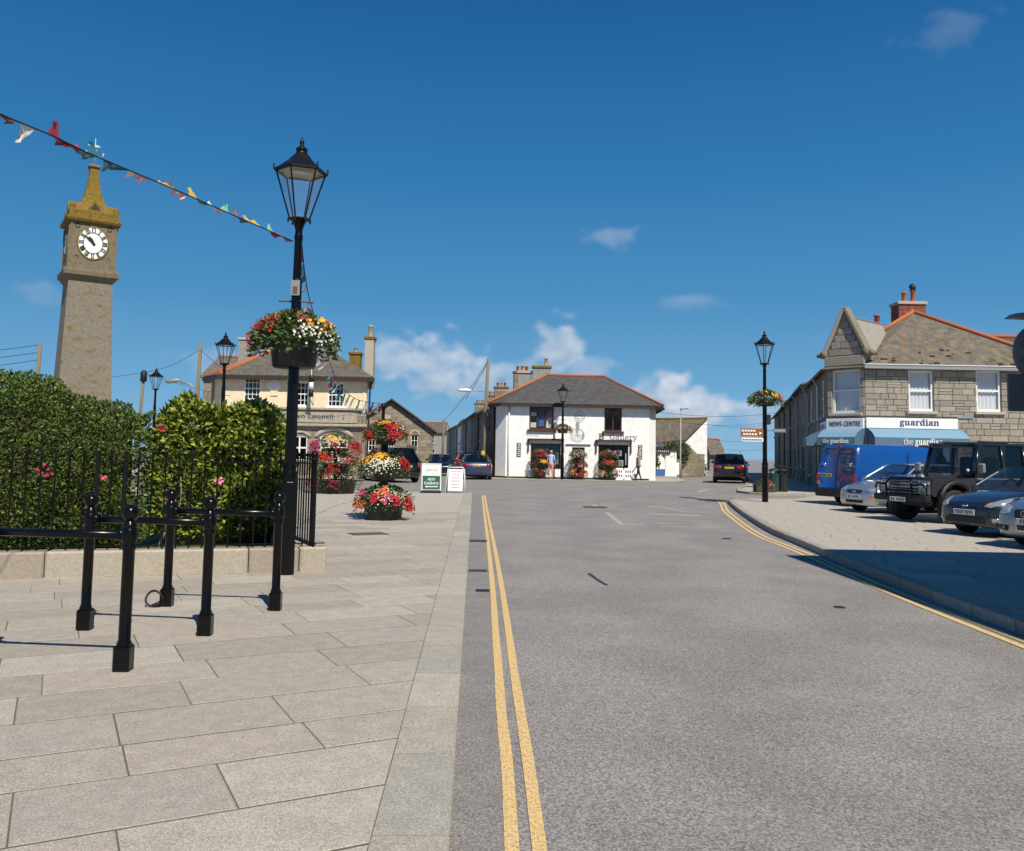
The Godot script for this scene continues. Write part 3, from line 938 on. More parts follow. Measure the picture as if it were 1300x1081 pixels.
# leaf clumps over a lumpy surface given by f(u, v) -> [point, normal]
func hedge(called: String, label: String, cat: String, at: Vector3, surf: Callable, n: int, leaf: Mesh, cols: Array, core: Callable, blooms: Array) -> Node3D:
	var t = thing(called, label, cat, at)
	var st = S(true)
	core.call(st)
	put("branches", st, M.hedge_core, t)
	var xs = []
	var cs = []
	var nz = FastNoiseLite.new()
	nz.frequency = 0.7
	nz.fractal_octaves = 3
	for i in n:
		var pn: Array = surf.call(rng.randf(), rng.randf())
		var p: Vector3 = pn[0]
		var nn: Vector3 = pn[1]
		var bump = nz.get_noise_3d(p.x * 2.0, p.y * 2.0, p.z * 2.0)
		var depth = rng.randf()
		depth = depth * depth * 0.22 - bump * 0.2
		p -= nn * depth
		var d = (nn * 0.5 + Vector3(rf(-1, 1), rf(-0.4, 1.1), rf(-1, 1)) * 0.75).normalized()
		var s = rf(0.6, 1.5)
		xs.append(Transform3D(facing(d, rf(0, TAU)).scaled(Vector3(s, s, s)), p))
		var c: Color = cols[rng.randi_range(0, cols.size() - 1)]
		var k = rf(0.7, 1.25)
		cs.append(Color(c.r * k * rf(0.9, 1.15), c.g * k, c.b * k))
	leaves("foliage", leaf, M.leaf, t, xs, cs)
	for b in blooms:
		xs = []; cs = []
		for i in b[1] * 2 / 3:
			var o = Vector3(rf(-1, 1), rf(-1, 1), rf(-1, 1)) * b[2]
			xs.append(Transform3D(facing(Vector3(0.2, 0.5, 1.0) + o * 6.0, rf(0, 6)).scaled(Vector3.ONE * rf(0.5, 0.9)), b[0] + o * 0.8))
			var k = rf(0.8, 1.15)
			cs.append(Color(b[3].r * k, b[3].g * k, b[3].b * k))
		leaves("blossom", X.flower_big, M.petal, t, xs, cs)
	return t

func make_hedges() -> void:
	X.flower_big = flower_mesh(6, 0.035, 0.018)
	X.flower_small = flower_mesh(5, 0.03, 0.008)
	X.leaf_small = leaf_mesh(0.026, 0.05)
	X.leaf_mid = leaf_mesh(0.04, 0.085)
	X.leaf_big = leaf_mesh(0.05, 0.105)
	X.leaf_tiny = leaf_mesh(0.035, 0.05)
	# long escallonia hedge: a rounded bank along the wall, dropping to its end
	var top = func(u: float) -> float: return 2.62 + 0.1 * sin(u * 1.3 + 0.6) - 0.62 * smoothstep(3.0, 4.8, u)
	var along = Vector3(0.945, 0, -0.327)
	var back = Vector3(-0.327, 0, -0.945)
	var o = Vector3(-9.4, 0, -10.2)
	var surf = func(a: float, b: float) -> Array:
		var u = a * 4.75
		var h: float = top.call(u) - 0.1
		var round_off = smoothstep(4.75, 4.2, u)
		var w = 0.8 * (0.35 + 0.65 * round_off)
		var ang = lerpf(-1.25, 1.85, b)
		if ang < 0.35:
			var y = lerpf(0.25, h - 0.5, (ang + 1.25) / 1.6)
			return [along * u + back * (0.8 - w) * 1.0 + Vector3(0, y, 0), (-back + Vector3(0, 0.15, 0) + along * (1.0 - round_off)).normalized()]
		var th = (ang - 0.35) / 1.5 * PI * 0.62
		var nn = -back * cos(th) + Vector3(0, sin(th), 0) + along * (1.0 - round_off) * 0.8
		return [along * u + back * (0.8 - w * cos(th)) + Vector3(0, h - 0.5 + 0.6 * sin(th), 0), nn.normalized()]
	var core = func(st: SurfaceTool) -> void:
		var prev = []
		for i in 12:
			var u = 4.45 * i / 11.0
			var h: float = top.call(u) - 0.3
			var ring = []
			for k in 12:
				var th = TAU * k / 12.0
				ring.append(along * u + back * (0.95 - 0.55 * cos(th)) + Vector3(0, 0.1 + (h / 2) * (1.0 + sin(th)), 0))
			if i > 0: ring_quads(st, prev, ring)
			prev = ring
	var green = [Color(0.06, 0.115, 0.016), Color(0.085, 0.15, 0.022), Color(0.12, 0.18, 0.03), Color(0.04, 0.08, 0.015), Color(0.16, 0.17, 0.035), Color(0.07, 0.11, 0.02), Color(0.1, 0.17, 0.025)]
	hedge("hedge", "long rounded dark green hedge behind the railings below the clock tower", "hedge", o, surf, 50000, X.leaf_small, green, core,
		[[along * 3.55 + Vector3(0, 1.25, 0.1), 22, 0.1, Color(0.42, 0.02, 0.08)], [along * 2.9 + Vector3(0, 1.3, 0.05), 5, 0.04, Color(0.6, 0.03, 0.1)], [along * 4.35 + Vector3(0, 1.15, 0.25), 5, 0.04, Color(0.7, 0.1, 0.2)]])
	# glossy euonymus block to the right of it
	var o2 = Vector3(-5.15, 0, -12.55)
	var surf2 = func(a: float, b: float) -> Array:
		if b < 0.42:                                # front
			var y = lerpf(0.3, 2.2 - 0.3 * pow(absf(a * 2.0 - 1.0), 4.0), rng.randf())
			return [along * (a * 1.85) + Vector3(0, y, 0) - back * 0.02, (-back + Vector3(0, 0.15, 0)).normalized()]
		if b < 0.78:                                # top
			var w = rng.randf() * 1.2
			return [along * (a * 1.85) + back * w + Vector3(0, 2.2 + 0.1 * sin(a * 9.0) - 0.12 * pow(absf(w / 0.6 - 1.0), 3.0) - 0.3 * pow(absf(a * 2.0 - 1.0), 4.0), 0), (Vector3.UP - back * 0.3).normalized()]
		if b < 0.89: return [along * 1.9 + back * a * 1.2 + Vector3(0, lerpf(0.3, 1.85, rng.randf()), 0), along]
		return [back * a * 1.2 + Vector3(0, lerpf(0.3, 1.8, rng.randf()), 0) - along * 0.03, -along]
	var core2 = func(st: SurfaceTool) -> void:
		box(st, along * 0.93 + back * 0.62 + Vector3(0, 0.93, 0), Vector3(1.5, 1.86, 0.95), Basis(along, Vector3.UP, -back))
	var lime = [Color(0.22, 0.28, 0.03), Color(0.3, 0.34, 0.04), Color(0.1, 0.17, 0.02), Color(0.36, 0.38, 0.07), Color(0.16, 0.23, 0.025), Color(0.05, 0.085, 0.012)]
	hedge("shrub", "clipped bright yellow green shrub behind the railings by the lamp post", "shrub", o2, surf2, 11000, X.leaf_big, lime, core2,
		[[along * 0.95 + Vector3(0, 1.1, 0.15), 16, 0.055, Color(0.8, 0.25, 0.4)], [along * 1.6 + Vector3(0, 0.9, 0.15), 8, 0.05, Color(0.5, 0.06, 0.12)], [along * 1.3 + Vector3(0, 0.45, 0.2), 8, 0.05, Color(0.75, 0.3, 0.4)], [along * 0.1 + Vector3(0, 1.85, 0.1), 12, 0.06, Color(0.45, 0.02, 0.06)], [along * 1.4 + Vector3(0, 0.55, 0.2), 5, 0.03, Color(0.7, 0.2, 0.3)]])
	# a rose on a bent stem between the two
	var t = thing("rose_bush", "thin bent rose stem growing between the hedge and the shrub", "rose", Vector3(-4.72, 0.14, -11.75))
	var st = S(true)
	tube(st, [Vector3(0, 0, 0), Vector3(0.05, 0.2, 0), Vector3(0.14, 0.42, 0.02), Vector3(0.2, 0.62, 0), Vector3(0.22, 0.85, 0.02)], [0.024, 0.02, 0.019, 0.015, 0.008], 7)
	tube(st, [Vector3(0.15, 0.45, 0.02), Vector3(0.27, 0.55, 0.05), Vector3(0.3, 0.78, 0.02), Vector3(0.27, 1.05, 0)], [0.014, 0.013, 0.01, 0.006], 6)
	put("stem", st, M.bark, t)
	var xs = []
	var cs = []
	for i in 260:
		var y = rf(0.6, 1.45)
		xs.append(Transform3D(facing(Vector3(rf(-1, 1), rf(0, 1), rf(-0.3, 1)), rf(0, 6)), Vector3(0.22 + rf(-0.28, 0.28), y, rf(-0.15, 0.12))))
		var k = rf(0.6, 1.3)
		cs.append(Color(0.07 * k, 0.1 * k, 0.025 * k))
	leaves("foliage", X.leaf_small, M.leaf, t, xs, cs)

# ---------------------------------------------------------------- street lamps, baskets, planters
func street_lamp(label: String, at: Vector3, turn: float, k := 1.0) -> Node3D:
	var t = thing("street_lamp", label, "lamp post", at, turn, "black lantern street lamps")
	var st = S(true)
	st.set_smooth_group(-1)
	lathe(st, [Vector2(0.1, 0), Vector2(0.1, 1.16), Vector2(0.075, 1.2)], 8, Transform3D(), PI / 8)
	st.set_smooth_group(0)
	lathe(st, [Vector2(0.09, 1.17), Vector2(0.1, 1.2), Vector2(0.105, 1.24), Vector2(0.085, 1.3), Vector2(0.075, 1.33), Vector2(0.085, 1.36), Vector2(0.075, 1.4)], 20)
	put("base", st, M.black, t)
	st = S(true)
	st.set_smooth_group(-1)
	lathe(st, [Vector2(0.074, 1.38), Vector2(0.074, 2.1), Vector2(0.08, 2.1), Vector2(0.08, 2.12), Vector2(0.074, 2.12), Vector2(0.074, 2.42), Vector2(0.08, 2.42), Vector2(0.08, 2.44), Vector2(0.072, 2.44), Vector2(0.066, 3.75), Vector2(0.054, 3.8)], 8, Transform3D(), PI / 8)
	st.set_smooth_group(0)
	lathe(st, [Vector2(0.055, 3.75), Vector2(0.05, 4.3), Vector2(0.056, 4.32), Vector2(0.056, 4.36), Vector2(0.048, 4.38), Vector2(0.046, 4.42), Vector2(0.05, 4.45), Vector2(0.075, 4.52), Vector2(0.09, 4.56)], 18)
	put("column", st, M.black, t)
	st = S(true)
	for s in [-1, 1]:
		tube(st, [Vector3(0, 3.5, 0.03 * s), Vector3(0.22 * s, 3.49, 0.03 * s)], 0.011, 8)
	put("ladder_bar", st, M.rust_cover, t)
	# six sided lantern, wide at the top
	var y0 = 4.58; var y1 = 5.2; var r0 = 0.125; var r1 = 0.315
	var lan = Node3D.new()
	lan.name = "lantern"
	t.add_child(lan, true)
	var edge = S()
	for i in 6:
		var a = TAU * i / 6.0
		var d = Vector3(cos(a), 0, sin(a))
		tube(edge, [d * r0 + Vector3(0, y0, 0), d * r1 + Vector3(0, y1, 0)], 0.0115, 6)
		var e = Vector3(cos(a + TAU / 6), 0, sin(a + TAU / 6))
		tube(edge, [d * r0 + Vector3(0, y0, 0), e * r0 + Vector3(0, y0, 0)], 0.014, 6)
		tube(edge, [d * r1 + Vector3(0, y1, 0), e * r1 + Vector3(0, y1, 0)], 0.014, 6)
		box(edge, d * (r1 + 0.03) + Vector3(0, y1 + 0.05, 0), Vector3(0.02, 0.07, 0.02))
		box(edge, d * (r0 + 0.015) + Vector3(0, y0 - 0.02, 0), Vector3(0.025, 0.05, 0.025))
		var pane = S()
		q(pane, d * (r0 - 0.006) + Vector3(0, y0, 0), e * (r0 - 0.006) + Vector3(0, y0, 0), e * (r1 - 0.006) + Vector3(0, y1, 0), d * (r1 - 0.006) + Vector3(0, y1, 0))
		put("pane", pane, M.lantern_glass, lan)
	lathe(edge, [Vector2(0, y0 - 0.005), Vector2(r0, y0 - 0.005), Vector2(r0, y0 + 0.01), Vector2(0, y0 + 0.01)], 6)
	put("frame", edge, M.black_iron, lan)
	st = S()
	lathe(st, [Vector2(0.3, y1 - 0.005), Vector2(0.345, y1 - 0.005), Vector2(0.345, y1 + 0.025), Vector2(0.27, y1 + 0.075), Vector2(0.17, y1 + 0.16), Vector2(0.115, y1 + 0.22)], 6)
	st.set_smooth_group(0)
	lathe(st, [Vector2(0.12, y1 + 0.2), Vector2(0.1, y1 + 0.235), Vector2(0.075, y1 + 0.255), Vector2(0.068, y1 + 0.3), Vector2(0.078, y1 + 0.305), Vector2(0.072, y1 + 0.325), Vector2(0.03, y1 + 0.36), Vector2(0.022, y1 + 0.37),
		Vector2(0.032, y1 + 0.4), Vector2(0.026, y1 + 0.43), Vector2(0.008, y1 + 0.475), Vector2(0, y1 + 0.49)], 16)
	put("roof", st, M.black_iron, lan)
	st = S(true)
	lathe(st, [Vector2(0.3, y1 - 0.004), Vector2(0.22, y1 + 0.05), Vector2(0.06, y1 + 0.075), Vector2(0, y1 + 0.075)], 24)
	put("reflector", st, M.reflector, lan)
	st = S(true)
	tube(st, [Vector3(-0.14, y1 + 0.02, 0), Vector3(0.14, y1 + 0.02, 0)], 0.03, 10)
	put("lamp_tube", st, M.bulb, lan)
	t.scale = Vector3.ONE * k
	return t

const REDS := [Color(0.62, 0.012, 0.02), Color(0.45, 0.006, 0.015)]

# foliage and blossom spread over a flattened ring or dome; tones: [[colour, share, clump], ...]
func blooms(t: Node, c: Vector3, r: float, h: float, droop: float, n_leaf: int, n_flower: int, tones: Array, size := 1.0) -> void:
	var xs = []
	var cs = []
	for i in n_leaf:
		var a = rf(0, TAU)
		var v = rng.randf()
		var dome = Vector3(cos(a) * cos(v * 1.5) * r, sin(v * 1.5) * h - (1.0 - v) * droop * rng.randf(), sin(a) * cos(v * 1.5) * r)
		var p = c + dome * rf(0.72, 1.0)
		var nn = (dome + Vector3(0, h * 0.3, 0)).normalized()
		var s = rf(0.7, 1.3) * size
		xs.append(Transform3D(facing(nn + Vector3(rf(-1, 1), rf(-0.6, 0.8), rf(-1, 1)) * 0.9, rf(0, TAU)).scaled(Vector3.ONE * s), p))
		var k = rf(0.55, 1.35)
		cs.append(Color(0.075 * k, 0.125 * k, 0.028 * k))
	leaves("foliage", X.leaf_mid, M.leaf, t, xs, cs)
	xs = []; cs = []
	var xs2 = []
	var cs2 = []
	# clumps: each clump has one tone
	var clumps = []
	for tone in tones:
		for i in int(tone[1]):
			var a = rf(0, TAU) if tone.size() < 4 else tone[3] + rf(-0.5, 0.5)
			var v = rf(0.0, 0.75) if tone.size() < 5 else tone[4] + rf(-0.12, 0.12)
			clumps.append([a, v, tone[0], tone[2]])
	for i in n_flower:
		var cl: Array = clumps[i % clumps.size()]
		var a: float = cl[0] + rf(-1, 1) * cl[3]
		var v: float = clampf(cl[1] + rf(-1, 1) * cl[3] * 0.5, 0.0, 1.0)
		var dome = Vector3(cos(a) * cos(v * 1.5) * r, sin(v * 1.5) * h - (1.0 - v) * droop * rf(0.0, 0.7), sin(a) * cos(v * 1.5) * r)
		var p = c + dome * rf(0.96, 1.08)
		var nn = (dome + Vector3(0, h * 0.4, 0)).normalized() + Vector3(rf(-1, 1), rf(-1, 1), rf(-1, 1)) * 0.35
		var col: Color = cl[2]
		var k = rf(0.75, 1.2)
		var x = Transform3D(facing(nn, rf(0, 6)).scaled(Vector3.ONE * rf(0.7, 1.3) * size), p)
		if col.r > 0.6 and col.b > 0.5:
			x = Transform3D(facing(nn, rf(0, 6)).scaled(Vector3.ONE * rf(0.35, 0.65) * size), p)
		xs.append(x)
		cs.append(Color(minf(col.r * k, 0.9), minf(col.g * k, 0.9), minf(col.b * k, 0.9)))
	leaves("flowers", X.flower_big, M.petal, t, xs, cs)

const RED := Color(0.46, 0.007, 0.016)
const DARKRED := Color(0.24, 0.004, 0.015)
const YELLOW := Color(0.85, 0.42, 0.02)
const WHITE := Color(0.8, 0.78, 0.66)
const PINK := Color(0.6, 0.1, 0.18)
const MAGENTA := Color(0.55, 0.02, 0.18)
const ORANGE := Color(0.65, 0.13, 0.01)

func basket(label: String, at: Vector3, r: float, tones: Array, n: float) -> void:
	var t = thing("flower_basket", label, "flower basket", at, 0.0, "flower baskets round the lamp posts")
	var st = S(true)
	var lo = -0.3 if n > 1.0 else -0.12
	lathe(st, [Vector2(0.08, lo), Vector2(r * 0.56, lo), Vector2(r * 0.6, lo + 0.03), Vector2(r * 0.66, 0.02), Vector2(r * 0.72, 0.1), Vector2(r * 0.74, 0.12), Vector2(r * 0.7, 0.12), Vector2(r * 0.66, 0.08), Vector2(0.08, 0.08)], 28)
	put("bowl", st, M.pot, t)
	blooms(t, Vector3(0, 0.1, 0), r * 1.18, 0.3, 0.3, int(1700 * n), int(230 * n), tones)

func tower_planter(label: String, at: Vector3, turn: float, tiers: Array, n: float, size := 1.0) -> Node3D:
	var t = thing("tower_planter", label, "planter", at, turn, "three tier flower tower planters")
	var y = 0.0
	for k in tiers.size():
		var e: Array = tiers[k]                 # pot radius, base height, pot height, bloom radius, tones
		var st = S(true)
		var r: float = e[0]
		var yb: float = e[1]
		var hp: float = e[2]
		lathe(st, [Vector2(0, yb), Vector2(r * 0.88, yb), Vector2(r * 0.9, yb + 0.02), Vector2(r, yb + hp - 0.05), Vector2(r * 1.04, yb + hp - 0.04), Vector2(r * 1.04, yb + hp), Vector2(r * 0.96, yb + hp), Vector2(r * 0.9, yb + hp - 0.05), Vector2(0, yb + hp - 0.05)], 24)
		put("pot", st, M.pot, t)
		blooms(t, Vector3(0, yb + hp - 0.06, 0), e[3], e[3] * 0.6, e[3] * 0.45, int(850 * n), int(520 * n), e[4], size)
		y = yb + hp
	var st = S(true)
	tube(st, [Vector3(0, 0.1, 0), Vector3(0, y - 0.1, 0)], 0.07, 10)
	put("stem_tube", st, M.pot, t)
	return t

func make_lamps_and_flowers() -> void:
	street_lamp("tall black lantern lamp post beside the garden wall, nearest of the lamps", Vector3(-2.82, 0, -11.12), 0.35)
	var l = thing("pole_notice", "small weathered metal notice plate strapped to the nearest lamp post", "notice", Vector3(-2.82, 3.66, -11.04))
	var st = S()
	cbox(st, Vector3.ZERO, Vector3(0.12, 0.2, 0.006), 0.003)
	put("plate", st, M.iron_grey, l)
	st = S()
	box(st, Vector3(0, -0.03, 0.004), Vector3(0.06, 0.1, 0.003))
	put("rust_patch", st, M.rust_cover, l)
	basket("big flower basket of red, yellow and white blooms on nearest lamp post", Vector3(-2.82, 2.93, -11.12), 0.46,
		[[RED, 6, 0.16, 2.2, 0.5], [RED, 4, 0.16, 2.9, 0.35], [RED, 3, 0.15, 1.6, 0.8], [YELLOW, 9, 0.22, 0.35, 0.42], [WHITE, 12, 0.3, 0.8, 0.2], [WHITE, 6, 0.4, 0.2, 0.1], [MAGENTA, 4, 0.2, 3.3, 0.1], [DARKRED, 4, 0.25, 0.2, 0.75], [WHITE, 3, 0.12, 1.25, 0.75], [DARKRED, 4, 0.3, 3.0, 0.05], [PINK, 2, 0.2]], 1.6)
	var z = -29.9
	street_lamp("black lantern lamp post across the road near the news shop, carrying signs", Vector3(8.75, gh(z) + PAVE_R, z), 0.1, 1.045)
	basket("round flower basket on the lamp post near the news shop", Vector3(8.77, gh(z) + PAVE_R + 3.42, z), 0.5, [[YELLOW, 6, 0.2, 0.9, 0.4], [RED, 7, 0.2], [PINK, 5, 0.2], [WHITE, 10, 0.4], [ORANGE, 4, 0.2, 0.3, 0.5], [YELLOW, 3, 0.2, 2.0, 0.8]], 0.9)
	street_lamp("black lantern lamp post standing in front of the white shop", Vector3(3.02, 0.23, -50.95), 0.2, 1.0)
	basket("dark red flower basket on the lamp post before the white shop", Vector3(3.02, 3.05, -50.95), 0.46, [[DARKRED, 10, 0.3], [RED, 8, 0.3], [PINK, 3, 0.2], [YELLOW, 3, 0.2], [WHITE, 4, 0.3]], 0.7)
	street_lamp("black lantern lamp post rising behind the shrub before the council building", Vector3(-9.35, gh(-28.0), -28.0), 0.6, 0.95)
	street_lamp("small distant lantern lamp post between the clock tower and the shrub", Vector3(-16.5, gh(-40.0), -40.0), 0.2, 0.92)
	# planters on the near pavement
	tower_planter("three tier flower tower in the open pavement, red and yellow blooms on top", Vector3(-2.98, 0, -20.6), 0.0, [
		[0.47, 0.0, 0.46, 0.68, [[RED, 5, 0.2], [WHITE, 9, 0.35], [PINK, 4, 0.2], [ORANGE, 4, 0.2], [RED, 4, 0.2, 0.5, 0.2]]],
		[0.28, 0.92, 0.34, 0.6, [[YELLOW, 12, 0.35, 1.9, 0.75], [WHITE, 12, 0.4, 1.6, 0.3], [RED, 7, 0.22, 0.3, 0.4], [WHITE, 5, 0.4], [YELLOW, 4, 0.3, 2.6, 0.6]]],
		[0.26, 1.76, 0.3, 0.5, [[RED, 22, 0.35], [YELLOW, 9, 0.35, 1.6, 0.95], [WHITE, 4, 0.3, 0.4, 0.5]]]], 1.5)
	tower_planter("broad flower tower of pink, red and white blooms in front of the council", Vector3(-6.5, gh(-32.3), -32.3), 0.0, [
		[0.78, 0.0, 0.5, 1.0, [[RED, 12, 0.2], [PINK, 5, 0.2], [WHITE, 6, 0.3], [DARKRED, 6, 0.2]]],
		[0.5, 0.75, 0.35, 0.98, [[RED, 14, 0.2], [WHITE, 6, 0.3], [ORANGE, 5, 0.2], [DARKRED, 5, 0.2]]],
		[0.45, 1.35, 0.32, 0.95, [[MAGENTA, 8, 0.3, 2.9, 0.3], [WHITE, 10, 0.3, 1.6, 0.5], [RED, 8, 0.25, 0.4, 0.3], [YELLOW, 4, 0.2, 1.6, 0.6], [DARKRED, 5, 0.2]]]], 1.5)
	# three against the white shop
	var sets = [["flower tower at the left window of the white shop, dark red top", 1.72, [[RED, 8, 0.3], [DARKRED, 10, 0.3], [PINK, 4, 0.2]], [[YELLOW, 8, 0.3, 0.8, 0.5], [DARKRED, 9, 0.3], [WHITE, 3, 0.2]], [[WHITE, 8, 0.4], [DARKRED, 5, 0.2], [YELLOW, 3, 0.3]]],
		["flower tower before the door of the white shop, cream top", 3.98, [[WHITE, 14, 0.4], [YELLOW, 4, 0.2], [DARKRED, 7, 0.2]], [[DARKRED, 10, 0.3], [RED, 6, 0.3], [WHITE, 6, 0.3]], [[RED, 10, 0.3], [WHITE, 6, 0.3], [YELLOW, 3, 0.3]]],
		["flower tower at the right window of the white shop, orange middle", 5.77, [[WHITE, 8, 0.4], [YELLOW, 5, 0.3], [DARKRED, 8, 0.3]], [[RED, 10, 0.3], [ORANGE, 6, 0.3], [DARKRED, 6, 0.3]], [[WHITE, 8, 0.3], [PINK, 5, 0.3], [YELLOW, 3, 0.3]]]]
	for e in sets:
		tower_planter(e[0], Vector3(e[1], 0.23, -51.35), 0.0, [[0.36, 0.0, 0.36, 0.6, e[4]], [0.28, 0.62, 0.3, 0.56, e[3]], [0.24, 1.22, 0.28, 0.52, e[2]]], 0.75)
	# low trough beside the dark bins
	var t = thing("flower_trough", "low wooden flower trough by the dark green bins", "planter", Vector3(11.0, gh(-37.7) + 0.07, -37.7), 0.1)
	st = S()
	cbox(st, Vector3(0, 0.18, 0), Vector3(0.85, 0.34, 0.45), 0.02)
	put("box", st, mat(lin(0.06, 0.045, 0.03), 0.8), t)
	blooms(t, Vector3(0, 0.33, 0), 0.4, 0.2, 0.1, 220, 60, [[RED, 6, 0.3], [WHITE, 4, 0.3], [PINK, 3, 0.3]])
	# plain black post where the bunting ends
	t = thing("bunting_post", "slim black post behind the flower tower holding the bunting", "post", Vector3(-4.0, gh(-27.0), -27.0))
	st = S(true)
	lathe(st, [Vector2(0.06, 0), Vector2(0.05, 2.9), Vector2(0.07, 2.92), Vector2(0.07, 3.0), Vector2(0.045, 3.06), Vector2(0, 3.1)], 12)
	put("shaft", st, M.black, t)

# ---------------------------------------------------------------- bunting: a cord with cloth flags tied along it
func bunting(label: String, pts: Array, flags_at: Array, big := 1.0) -> void:
	var t = thing("bunting", label, "bunting", pts[0], 0.0, "strings of bunting")
	var line = []
	for i in pts.size() - 1:
		for k in 6:
			line.append(pts[i].cubic_interpolate(pts[i + 1], pts[maxi(i - 1, 0)], pts[mini(i + 2, pts.size() - 1)], k / 6.0) - pts[0])
	line.append(pts[-1] - pts[0])
	var st = S(true)
	tube(st, line, 0.007, 6)
	put("cord", st, M.black_matt, t)
	for f in flags_at:                          # position along (0..1), size, colour, lift angle, kind
		var u: float = f[0] * (line.size() - 1)
		var i = mini(int(u), line.size() - 2)
		var dir: Vector3 = (line[i + 1] - line[i]).normalized()
		var p: Vector3 = line[i].lerp(line[i + 1], u - i)
		var s: float = f[1] * (0.68 if f.size() < 6 else 1.0) * big
		var side = dir.cross(Vector3.UP).normalized()
		var dn: Vector3 = (Vector3.DOWN).rotated(dir, f[3])
		st = S(true)
		var rows = 5
		var grid = []
		for r in rows + 1:
			var row = []
			var v = float(r) / rows
			for c in 5:
				var x = (c / 4.0 - 0.5)
				var wv = side * (0.16 * s * sin(v * 4.0 + x * 6.0 + f[0] * 40.0) * v)
				row.append(p + dir * x * s * (1.0 - 0.9 * v) + dir * v * s * f[4] + dn * v * s * (f[5] if f.size() > 5 else 0.95) + wv)
			grid.append(row)
		for r in rows:
			for c in 4:
				var a: Vector3 = grid[r][c]; var b: Vector3 = grid[r][c + 1]; var cc: Vector3 = grid[r + 1][c + 1]; var d: Vector3 = grid[r + 1][c]
				t3(st, a, b, cc); t3(st, a, cc, d)
		var col: Color = f[2]
		var key = "cloth%s" % col.to_html()
		if not M.has(key):
			M[key] = mat(col, 0.85, {"back": Color(0.45, 0.45, 0.45)})
		put("flag", st, M[key], t)

